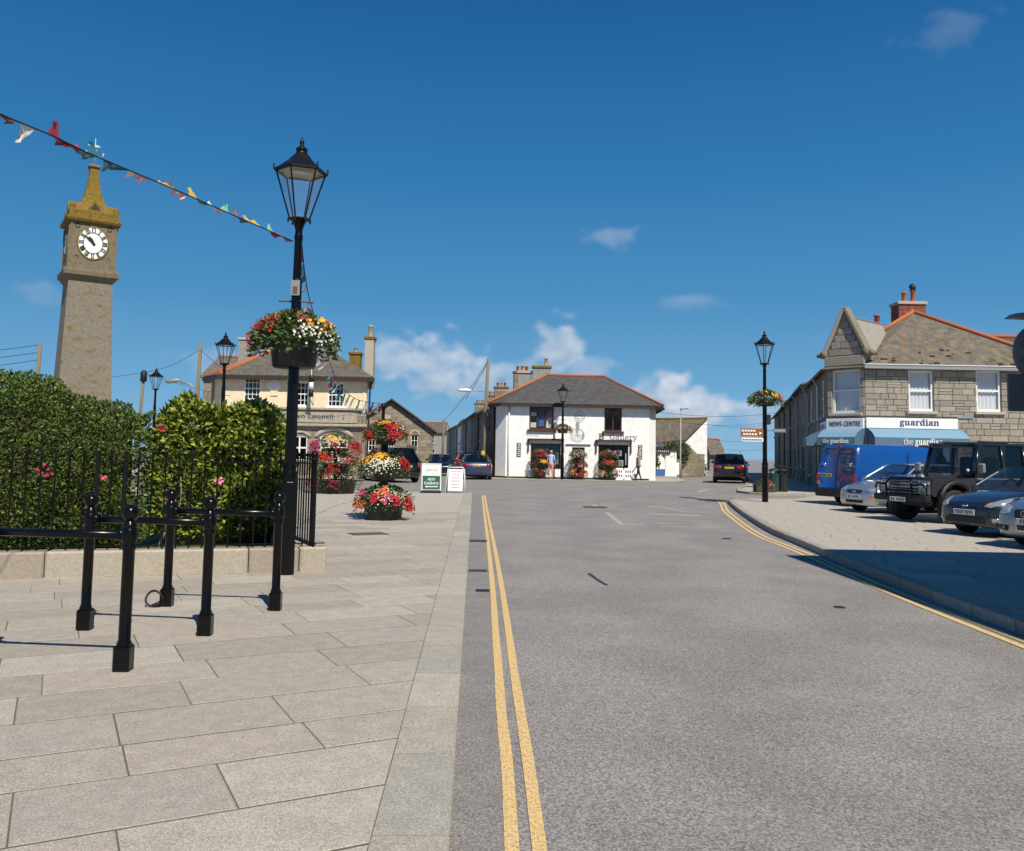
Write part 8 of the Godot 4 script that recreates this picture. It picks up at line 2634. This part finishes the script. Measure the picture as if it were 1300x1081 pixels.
	feature(t, c, "tail_light", [Vector2(0.6, 0.75), Vector2(0.6, 1.0), Vector2(0.8, 1.0), Vector2(0.82, 0.78)], -1.0, 0.012, 0.02, M.lens_red)
	plate_part(t, Vector3(-2.16, 0.8, 0), -1.0, M.plate_yellow, "")

func make_van(at: Vector3, turn: float) -> void:
	var L = 4.85; var h = L / 2; var w = 0.97
	var t = thing("parked_van", "bright blue panel van parked with its rear doors to the camera", "van", at, turn, "cars parked in the square")
	var st = S(true)
	# box body by lofting a rounded section
	var prev = []
	var xs = [-h, -h + 0.04, -h + 0.12, -h + 0.5, -1.0, 0.0, 0.6, 0.95, 1.25, 1.5, 1.62, 1.9, 2.2, 2.36, h]
	var tops = [1.9, 1.96, 1.99, 2.0, 2.0, 2.0, 1.98, 1.9, 1.62, 1.32, 1.22, 1.12, 1.0, 0.86, 0.7]
	var ws = [0.9, 0.95, 0.965, 0.97, 0.97, 0.97, 0.96, 0.95, 0.95, 0.95, 0.95, 0.93, 0.88, 0.82, 0.7]
	var n = 70
	for i in n + 1:
		var x = -h + L * i / n
		var k = 0
		while k < xs.size() - 2 and x > xs[k + 1]: k += 1
		var f = clampf((x - xs[k]) / (xs[k + 1] - xs[k]), 0, 1)
		var tp = lerpf(tops[k], tops[k + 1], f); var ww = lerpf(ws[k], ws[k + 1], f)
		var l = 0.3
		for ax in [h - 0.95, -h + 1.0]:
			var d = absf(x - ax)
			if d < 0.39: l = maxf(l, 0.34 + sqrt(0.39 * 0.39 - d * d))
		var lean = clampf((tp - 1.0) / 1.0, 0, 1) * 0.14
		var sec = [Vector2(0, l), Vector2(ww * 0.9, l), Vector2(ww * 0.985, l + 0.05), Vector2(ww, lerpf(l, tp, 0.3)), Vector2(ww * (1.0 - lean * 0.1), lerpf(l, tp, 0.5)), Vector2(ww * (1 - lean * 0.6), lerpf(l, tp, 0.8)), Vector2(ww * (1 - lean), tp - 0.1), Vector2(ww * (1 - lean) - 0.07, tp - 0.02), Vector2(ww * 0.5, tp), Vector2(0, tp + 0.01)]
		var ring = []
		var tilt = func(p: Vector2) -> float: return clampf((p.y - 1.0) * 0.16, 0, 0.2) if i == 0 else 0.0
		for p in sec: ring.append(Vector3(x + clampf((p.y - 0.95) * 0.17, 0.0, 0.2) * clampf(1.0 - (x + h) / 0.6, 0.0, 1.0), p.y, p.x))
		for m in range(sec.size() - 2, 0, -1):
			var p: Vector2 = sec[m]
			ring.append(Vector3(x + clampf((p.y - 0.95) * 0.17, 0.0, 0.2) * clampf(1.0 - (x + h) / 0.6, 0.0, 1.0), p.y, -p.x))
		if i == 0 or i == n:
			for m in range(1, 9):
				var a: Vector3 = ring[m]; var b: Vector3 = ring[m + 1]
				var a2: Vector3 = ring[(ring.size() - m) % ring.size()]; var b2: Vector3 = ring[(ring.size() - m - 1) % ring.size()]
				if m < 9: q(st, a, b, b2, a2)
		if i > 0: ring_quads(st, prev, ring)
		prev = ring
	put("body", st, M.van_blue, t)
	st = S()
	box(st, Vector3(0, 0.4, 0), Vector3(4.3, 0.25, 1.2))
	put("chassis", st, M.underbody, t)
	for ax in [h - 0.95, -h + 1.0]:
		for s in [-1, 1]: wheel_part(t, Vector3(ax, 0.34, s * 0.85), 0.34, 0.2, s, M.steel_dark, 5)
	# bumper, lamps, plate, handles, door gap
	st = S()
	cbox(st, Vector3(-h - 0.03, 0.42, 0), Vector3(0.16, 0.3, 1.9), 0.05)
	put("rear_bumper", st, M.trim, t)
	for s in [-1, 1]:
		st = S()
		cbox(st, Vector3(-h + 0.005, 0.92, s * 0.88), Vector3(0.06, 0.24, 0.13), 0.02)
		put("tail_light", st, M.lens_red, t)
		st = S()
		cbox(st, Vector3(-h + 0.005, 0.72, s * 0.88), Vector3(0.06, 0.14, 0.13), 0.02)
		put("rear_indicator", st, M.lens_amber, t)
		st = S(true)
		lathe(st, [Vector2(0.07, -0.02), Vector2(0.07, 0.02), Vector2(0, 0.025)], 14, Transform3D(Basis(Vector3.BACK, PI / 2), Vector3(-h + 0.07, 1.34, s * 0.62)))
		put("door_emblem", st, M.chrome, t)
	st = S()
	for y in range(12):
		var yy = 0.62 + 0.105 * y
		box(st, Vector3(-h - 0.004 + clampf((yy - 0.95) * 0.17, 0.0, 0.2), yy, 0.0), Vector3(0.012, 0.106, 0.018))
	put("door_gap", st, M.trim, t)
	st = S()
	cbox(st, Vector3(-h + 0.02, 1.12, 0.42), Vector3(0.05, 0.05, 0.2), 0.015)
	put("door_handle", st, M.trim, t)
	st = S()
	box(st, Vector3(-h + 0.15, 1.93, 0), Vector3(0.06, 0.05, 0.18))
	put("brake_light", st, M.lens_red, t)
	plate_part(t, Vector3(-h - 0.012, 0.98, -0.45), -1.0, M.plate_yellow, "")
	# side: door rail, moulding, door lines
	for s in [-1, 1]:
		st = S()
		box(st, Vector3(-0.95, 1.1, s * 0.967), Vector3(1.3, 0.035, 0.02))
		put("door_rail", st, M.trim, t)
		st = S()
		cbox(st, Vector3(-0.1, 0.55, s * 0.975), Vector3(2.2, 0.12, 0.03), 0.01)
		put("side_moulding", st, M.trim, t)
		for x in [-0.3, 0.85]:
			st = S()
			box(st, Vector3(x, 1.15, s * 0.962), Vector3(0.014, 1.2, 0.02), Basis(Vector3.RIGHT, s * -0.06))
			put("door_seam", st, M.trim, t)
		st = S()
		prism(st, PackedVector2Array([Vector2(0.95, 1.2), Vector2(1.6, 1.22), Vector2(1.2, 1.68), Vector2(0.95, 1.7)]), 0.02, Transform3D(Basis(), Vector3(0, 0, s * 0.93 + 0.01)))
		put("side_window", st, M.dark_glass, t)
		st = S(true)
		cbox(st, Vector3(1.3, 1.35, s * 1.1), Vector3(0.1, 0.3, 0.16), 0.04)
		put("mirror", st, M.trim, t)
	st = S()
	q(st, Vector3(1.52, 1.35, 0.8), Vector3(1.52, 1.35, -0.8), Vector3(1.0, 1.9, -0.75), Vector3(1.0, 1.9, 0.75))
	put("windscreen", st, M.dark_glass, t)
	for s in [-1, 1]:
		st = S()
		cbox(st, Vector3(h - 0.12, 0.85, s * 0.68), Vector3(0.2, 0.22, 0.26), 0.05)
		put("headlight", st, M.lens, t)

func make_offroader(at: Vector3, turn: float) -> void:
	var t = thing("parked_offroader", "boxy black off-road vehicle with bull bar and silver grille", "car", at, turn, "cars parked in the square")
	var paint: Material = M.gloss_black
	var L = 4.5; var f = L / 2
	var st = S()
	# lower tub
	prism(st, PackedVector2Array([Vector2(-f, 0.72), Vector2(-f + 0.5, 0.62), Vector2(-1.75, 0.62), Vector2(-1.72, 0.86), Vector2(-1.6, 1.0), Vector2(-1.0, 1.0), Vector2(-0.88, 0.86), Vector2(-0.84, 0.56), Vector2(0.72, 0.56), Vector2(0.75, 1.12), Vector2(-f, 1.12)]), 1.7, Transform3D(Basis(), Vector3(0, 0, 0.85)))
	put("body", st, paint, t)
	# bonnet and wings
	st = S()
	prism(st, PackedVector2Array([Vector2(0.74, 0.8), Vector2(2.05, 0.72), Vector2(2.1, 1.06), Vector2(2.06, 1.12), Vector2(0.74, 1.22)]), 1.14, Transform3D(Basis(), Vector3(0, 0, 0.57)))
	put("bonnet", st, paint, t)
	for s in [-1, 1]:
		st = S()
		var wing = PackedVector2Array([Vector2(0.76, 0.6), Vector2(0.86, 0.62), Vector2(0.95, 0.88), Vector2(1.1, 1.0), Vector2(1.7, 1.0), Vector2(1.88, 0.86), Vector2(1.95, 0.66), Vector2(2.1, 0.66), Vector2(2.14, 0.72), Vector2(2.14, 1.02), Vector2(2.1, 1.07), Vector2(0.76, 1.12)])
		prism(st, wing, 0.3, Transform3D(Basis(), Vector3(0, 0, s * 0.72 + 0.15)))
		put("wing", st, paint, t)
		# flared arches
		for ax in [1.4, -1.3]:
			st = S(true)
			var pts = []
			for k in 11:
				var a = PI * (0.06 + 0.88 * k / 10.0)
				pts.append(Vector3(ax + 0.52 * cos(a), 0.48 + 0.53 * sin(a), s * 0.9))
			tube(st, pts, 0.06, 8)
			put("wheel_arch", st, M.trim, t)
			wheel_part(t, Vector3(ax, 0.41, s * 0.76), 0.41, 0.26, s, M.alloy, 5)
		st = S()
		cbox(st, Vector3(2.13, 0.86, s * 0.67), Vector3(0.05, 0.36, 0.32), 0.02)
		var pan = put("lamp_panel", st, M.silver_blue, t)
		st = S(true)
		lathe(st, [Vector2(0.1, 0), Vector2(0.11, 0.03), Vector2(0.095, 0.045), Vector2(0.06, 0.03), Vector2(0, 0.02)], 22, Transform3D(Basis(Vector3.BACK, -PI / 2), Vector3(2.15, 0.88, s * 0.63)))
		put("headlight", st, M.lens, pan)
		st = S(true)
		lathe(st, [Vector2(0.035, 0), Vector2(0.03, 0.03), Vector2(0, 0.035)], 12, Transform3D(Basis(Vector3.BACK, -PI / 2), Vector3(2.15, 0.96, s * 0.78)))
		put("indicator", st, M.lens_amber, pan)
		# mirror
		st = S()
		cbox(st, Vector3(0.72, 1.36, s * 1.02), Vector3(0.08, 0.24, 0.2), 0.03)
		tube(st, [Vector3(0.72, 1.3, s * 0.98), Vector3(0.66, 1.25, s * 0.82)], 0.015, 6)
		put("mirror", st, M.iron_grey, t)
	st = S()
	box(st, Vector3(0, 0.5, 0), Vector3(3.6, 0.2, 0.9))
	for ax in [1.4, -1.3]: box(st, Vector3(ax, 0.42, 0), Vector3(0.12, 0.12, 1.4))
	put("chassis", st, M.underbody, t)
	# grille
	st = S()
	cbox(st, Vector3(2.11, 0.87, 0), Vector3(0.06, 0.34, 0.98), 0.02)
	var gr = put("grille", st, M.silver_blue, t)
	for k in 4:
		st = S()
		box(st, Vector3(2.145, 0.75 + 0.08 * k, 0), Vector3(0.012, 0.035, 0.86))
		put("slot", st, M.trim, gr)
	st = S()
	cbox(st, Vector3(2.24, 0.6, 0), Vector3(0.18, 0.16, 1.74), 0.02)
	put("bumper", st, M.trim, t)
	# bull bar
	st = S(true)
	tube(st, [Vector3(2.33, 0.6, -0.42), Vector3(2.33, 0.95, -0.42), Vector3(2.28, 1.06, -0.36), Vector3(2.28, 1.06, 0.36), Vector3(2.33, 0.95, 0.42), Vector3(2.33, 0.6, 0.42)], 0.03, 10)
	tube(st, [Vector3(2.33, 0.92, -0.42), Vector3(2.33, 0.95, -0.74), Vector3(2.28, 0.85, -0.84), Vector3(2.26, 0.66, -0.84)], 0.026, 10)
	tube(st, [Vector3(2.33, 0.92, 0.42), Vector3(2.33, 0.95, 0.74), Vector3(2.28, 0.85, 0.84), Vector3(2.26, 0.66, 0.84)], 0.026, 10)
	tube(st, [Vector3(2.33, 0.78, -0.42), Vector3(2.33, 0.78, 0.42)], 0.024, 8)
	put("bull_bar", st, M.black, t)
	plate_part(t, Vector3(2.37, 0.56, 0), 1.0, M.plate_white, "")
	# cabin: flat screen, upright sides, flat roof
	var yb = 1.12; var yt = 1.93
	st = S()
	cbox(st, Vector3(-0.85, yt + 0.02, 0), Vector3(2.95, 0.09, 1.52), 0.035)
	var roof = put("roof", st, paint, t)
	st = S(true)
	for s in [-1, 1]: tube(st, [Vector3(0.4, yt + 0.1, s * 0.62), Vector3(-2.0, yt + 0.1, s * 0.62)], 0.02, 8)
	put("roof_rack", st, M.trim, roof)
	for s in [-1, 1]:
		for p in [[0.72, 0.52, 0.06], [-0.22, -0.22, 0.05], [-0.95, -0.95, 0.05], [-2.2, -2.2, 0.08]]:
			st = S(true)
			tube(st, [Vector3(p[0], yb, s * 0.82), Vector3(p[1], yt, s * 0.73)], p[2], 8)
			put("pillar", st, paint, t)
		for p in [[0.66, 0.46, -0.2, -0.2], [-0.26, -0.26, -0.92, -0.92], [-1.0, -1.0, -2.15, -2.15]]:
			st = S()
			var a = Vector3(p[0], yb, s * 0.81); var b = Vector3(p[2], yb, s * 0.81); var c = Vector3(p[3], yt, s * 0.725); var d = Vector3(p[1], yt, s * 0.725)
			q(st, a, b, c, d)
			put("side_window", st, M.dark_glass, t)
		st = S()
		cbox(st, Vector3(0.35, 1.02, s * 0.862), Vector3(0.14, 0.05, 0.03), 0.01)
		put("door_handle", st, M.trim, t)
		for x in [0.62, -0.24, -0.86]:
			st = S()
			box(st, Vector3(x, 0.84, s * 0.852), Vector3(0.012, 0.5, 0.008))
			put("door_seam", st, M.tyre, t)
		st = S()
		box(st, Vector3(-0.4, 1.1, s * 0.855), Vector3(2.3, 0.025, 0.015))
		put("waist_strip", st, M.iron_grey, t)
	st = S()
	q(st, Vector3(0.74, 1.2, 0.76), Vector3(0.74, 1.2, -0.76), Vector3(0.54, yt - 0.02, -0.68), Vector3(0.54, yt - 0.02, 0.68))
	put("windscreen", st, M.car_glass, t)
	st = S()
	box(st, Vector3(0.75, 1.16, 0), Vector3(0.1, 0.12, 1.56))
	box(st, Vector3(0.53, yt - 0.02, 0), Vector3(0.1, 0.08, 1.42))
	put("screen_frame", st, paint, t)
	st = S()
	box(st, Vector3(-f + 0.03, 1.5, 0), Vector3(0.06, 0.86, 1.46))
	put("rear_panel", st, paint, t)
	for z in [-0.36, 0.36]:
		st = S()
		cbox(st, Vector3(-0.3, 1.3, z), Vector3(0.16, 0.7, 0.46), 0.06)
		put("seat", st, M.seat, t)
	st = S(true)
	lathe(st, [Vector2(0, -0.02), Vector2(0.045, -0.02), Vector2(0.045, 0.0), Vector2(0, 0.005)], 14, Transform3D(Basis(Vector3.BACK, -PI / 2 + 0.2), Vector3(0.735, 1.3, -0.6)))
	put("tax_disc", st, M.plate_white, t)

# ---------------------------------------------------------------- people: a skeleton of tapered bones, joined smoothly and meshed as surface nets
func body_mesh(bones: Array, cell: float, paint: Callable) -> ArrayMesh:
	var lo = Vector3(INF, INF, INF); var hi = -lo
	for b in bones:
		for k in 2:
			lo = lo.min(b[k] - Vector3.ONE * (b[2 + k] + 0.06)); hi = hi.max(b[k] + Vector3.ONE * (b[2 + k] + 0.06))
	var n = Vector3i(((hi - lo) / cell).ceil()) + Vector3i.ONE
	var f = PackedFloat32Array()
	f.resize(n.x * n.y * n.z)
	for z in n.z:
		for y in n.y:
			for x in n.x:
				var p = lo + Vector3(x, y, z) * cell
				var d = 1.0
				for b in bones:
					var a: Vector3 = b[0]; var ab: Vector3 = b[1] - a
					var t = clampf((p - a).dot(ab) / maxf(ab.length_squared(), 1e-6), 0, 1)
					var e: float = (p - a - ab * t).length() - lerpf(b[2], b[3], t)
					var h = clampf(0.5 + 0.5 * (d - e) / 0.03, 0, 1)
					d = lerpf(d, e, h) - 0.03 * h * (1 - h)
				f[x + n.x * (y + n.y * z)] = d
	var idx = {}
	var vs = []
	for z in n.z - 1:
		for y in n.y - 1:
			for x in n.x - 1:
				var sum = Vector3.ZERO
				var cnt = 0
				var base = x + n.x * (y + n.y * z)
				var c = PackedFloat32Array()
				for k in 8: c.append(f[base + (k & 1) + n.x * ((k >> 1 & 1) + n.y * (k >> 2))])
				for e in [[0, 1], [2, 3], [4, 5], [6, 7], [0, 2], [1, 3], [4, 6], [5, 7], [0, 4], [1, 5], [2, 6], [3, 7]]:
					var a = c[e[0]]; var b = c[e[1]]
					if (a < 0) != (b < 0):
						var t = a / (a - b)
						var pa = Vector3(e[0] & 1, e[0] >> 1 & 1, e[0] >> 2); var pb = Vector3(e[1] & 1, e[1] >> 1 & 1, e[1] >> 2)
						sum += pa.lerp(pb, t); cnt += 1
				if cnt:
					idx[base] = vs.size()
					vs.append(lo + (Vector3(x, y, z) + sum / cnt) * cell)
	var st = S(true)
	var sx = 1; var sy = n.x; var sz = n.x * n.y
	for z in range(1, n.z - 1):
		for y in range(1, n.y - 1):
			for x in range(1, n.x - 1):
				var base = x + n.x * (y + n.y * z)
				var a = f[base]
				for e in [[sx, sy, sz], [sy, sz, sx], [sz, sx, sy]]:
					var b = f[base + e[0]]
					if (a < 0) == (b < 0): continue
					var k = [base - e[1] - e[2], base - e[2], base, base - e[1]]
					if a > 0: k.reverse()
					var ok = true
					for i in k: ok = ok and idx.has(i)
					if not ok: continue
					for tr in [[0, 1, 2], [0, 2, 3]]:
						for i in [0, 2, 1]:
							var v: Vector3 = vs[idx[k[tr[i]]]]
							st.set_color(paint.call(v))
							st.add_vertex(v)
	st.generate_normals()
	return st.commit()

func make_people() -> void:
	M.person = mat(Color(1, 1, 1), 0.85, {"vertex": true})
	var skin = Color(0.5, 0.27, 0.17)
	# legs, trunk, arms, neck, head; H is the standing height
	var figure = func(H: float, stride: float, arms: Array) -> Array:
		var k = H / 1.72
		var b = []
		var hip = Vector3(0, 0.9, 0) * k
		for s in [-1.0, 1.0]:
			var hp = hip + Vector3(0.09 * s, 0, 0) * k
			var kn = hp + Vector3(0.01 * s, -0.42, 0.1 * stride * s + 0.03 * absf(stride)) * k
			var an = Vector3(0.1 * s * k, 0.08 * k, 0.3 * stride * s * k)
			b.append([hp, kn, 0.085 * k, 0.058 * k])
			b.append([kn, an, 0.056 * k, 0.038 * k])
			b.append([an - Vector3(0, 0.03, 0) * k, an + Vector3(0.01 * s, -0.045, 0.14) * k, 0.04 * k, 0.03 * k])
			var sh = Vector3(0.17 * s, 1.4, 0) * k
			var a: Array = arms[0 if s < 0 else 1]
			var el: Vector3 = sh + a[0] * k; var wr: Vector3 = el + a[1] * k
			b.append([sh, el, 0.05 * k, 0.04 * k])
			b.append([el, wr, 0.038 * k, 0.027 * k])
			var hd: Vector3 = (wr - el).normalized()
			b.append([wr, wr + hd * 0.08 * k, 0.03 * k, 0.034 * k])
			for fi in 4: b.append([wr + hd * 0.08 * k + Vector3(0, 0, 0.024 * (fi - 1.5)) * k, wr + hd * (0.15 + 0.02 * sin(fi * 1.1)) * k + Vector3(0, -0.01, 0.026 * (fi - 1.5)) * k, 0.011 * k, 0.009 * k])
			b.append([wr + hd * 0.03 * k, wr + hd * 0.09 * k + Vector3(0, 0, 0.055) * k, 0.012 * k, 0.01 * k])
		b.append([hip + Vector3(0, 0.0, 0), hip + Vector3(0, 0.18, 0) * k, 0.135 * k, 0.13 * k])
		b.append([hip + Vector3(0, 0.15, 0) * k, Vector3(0, 1.36, 0) * k, 0.13 * k, 0.135 * k])
		b.append([Vector3(-0.14, 1.39, 0) * k, Vector3(0.14, 1.39, 0) * k, 0.07 * k, 0.07 * k])
		b.append([Vector3(0, 1.4, 0) * k, Vector3(0, 1.52, 0.01) * k, 0.055 * k, 0.05 * k])
		b.append([Vector3(0, 1.565, 0.03) * k, Vector3(0, 1.64, 0.0) * k, 0.072 * k, 0.088 * k])
		b.append([Vector3(0, 1.58, 0.1) * k, Vector3(0, 1.61, 0.095) * k, 0.016 * k, 0.01 * k])
		for s in [-1.0, 1.0]: b.append([Vector3(0.09 * s, 1.59, 0) * k, Vector3(0.093 * s, 1.63, -0.01) * k, 0.014 * k, 0.016 * k])
		return b
	var spec = [
		["person in a pale blue top and pink trousers standing at the left shop window", Vector3(2.36, 0.23, -51.0), PI * 0.9, 1.68, 0.05, [[Vector3(-0.06, -0.28, 0.03), Vector3(0.02, -0.22, 0.1)], [Vector3(0.06, -0.28, 0.03), Vector3(-0.02, -0.22, 0.1)]], Color(0.42, 0.5, 0.72), Color(0.62, 0.28, 0.28), Color(0.35, 0.25, 0.12)],
		["person in a khaki shirt and dark trousers striding past the right shop window", Vector3(7.5, 0.23, -51.1), PI * 0.55, 1.62, 0.75, [[Vector3(-0.2, -0.18, -0.08), Vector3(-0.1, -0.2, 0.05)], [Vector3(0.22, -0.14, 0.1), Vector3(0.18, 0.02, 0.14)]], Color(0.22, 0.2, 0.15), Color(0.03, 0.03, 0.035), Color(0.3, 0.28, 0.26)],
		["person in a white top and dark trousers far off beside the chapel", Vector3(-7.3, 0.2, -58.0), 0.4, 1.7, 0.2, [[Vector3(-0.06, -0.28, 0.0), Vector3(-0.01, -0.24, 0.05)], [Vector3(0.06, -0.28, 0.0), Vector3(0.01, -0.24, 0.05)]], Color(0.65, 0.65, 0.68), Color(0.03, 0.04, 0.09), Color(0.05, 0.035, 0.02)]]
	for s in spec:
		var H: float = s[3]
		var k = H / 1.72
		var t = thing("person", s[0], "person", s[1], s[2], "people on foot")
		var bones: Array = figure.call(H, s[4], s[5])
		var sh_l: Vector3 = Vector3(-0.17, 1.4, 0) * k; var sh_r: Vector3 = Vector3(0.17, 1.4, 0) * k
		var colour = func(v: Vector3) -> Color:
			var y = v.y / k
			if y > 1.47:
				if y > 1.655 or v.z < -0.03 * k: return s[8]
				if absf(y - 1.62) < 0.012 and v.z > 0.06 * k and absf(absf(v.x) - 0.032 * k) < 0.014 * k: return Color(0.04, 0.03, 0.03)
				if absf(y - 1.545) < 0.008 and v.z > 0.07 * k and absf(v.x) < 0.025 * k: return Color(0.3, 0.08, 0.07)
				return skin
			if absf(v.x) > 0.2 * k and y > 0.62 and y < 1.2 or (absf(v.x) > 0.24 * k and y < 1.3): return skin
			if y > 0.93: return s[6]
			if y > 0.09: return s[7] if not (absf(v.x) > 0.18 * k and y > 0.6) else skin
			return Color(0.03, 0.025, 0.02)
		var o = MeshInstance3D.new()
		o.mesh = body_mesh(bones, 0.02, colour)
		o.material_override = M.person
		o.name = "body"
		t.add_child(o, true)
		# hair and clothing as pieces of their own
		var st = S(true)
		var prof = []
		for j in 8: prof.append(Vector2(0.098 * k * sin(PI * (0.42 + 0.58 * j / 7.0)), 0.098 * k * -cos(PI * (0.42 + 0.58 * j / 7.0))))
		lathe(st, prof, 16, Transform3D(Basis(Vector3.RIGHT, -0.35), Vector3(0, 1.635, -0.012) * k))
		put("hair", st, mat(Color(s[8].r, s[8].g, s[8].b).linear_to_srgb(), 0.8), t)

func _ready() -> void:
	rng.seed = 20140
	make_camera()
	make_sky()
	make_materials()
	make_far_materials()
	make_car_materials()
	make_road()
	make_pavements()
	make_garden()
	make_tower()
	make_news_shop()
	make_council()
	make_chapel()
	make_white_shop()
	make_shade_building()
	make_right_terrace()
	make_left_street()
	make_hedges()
	make_white_house()
	make_lamps_and_flowers()
	make_cycle_stands()
	make_bunting()
	make_right_furniture()
	make_poles()
	make_boards()
	make_cars()
	make_people()
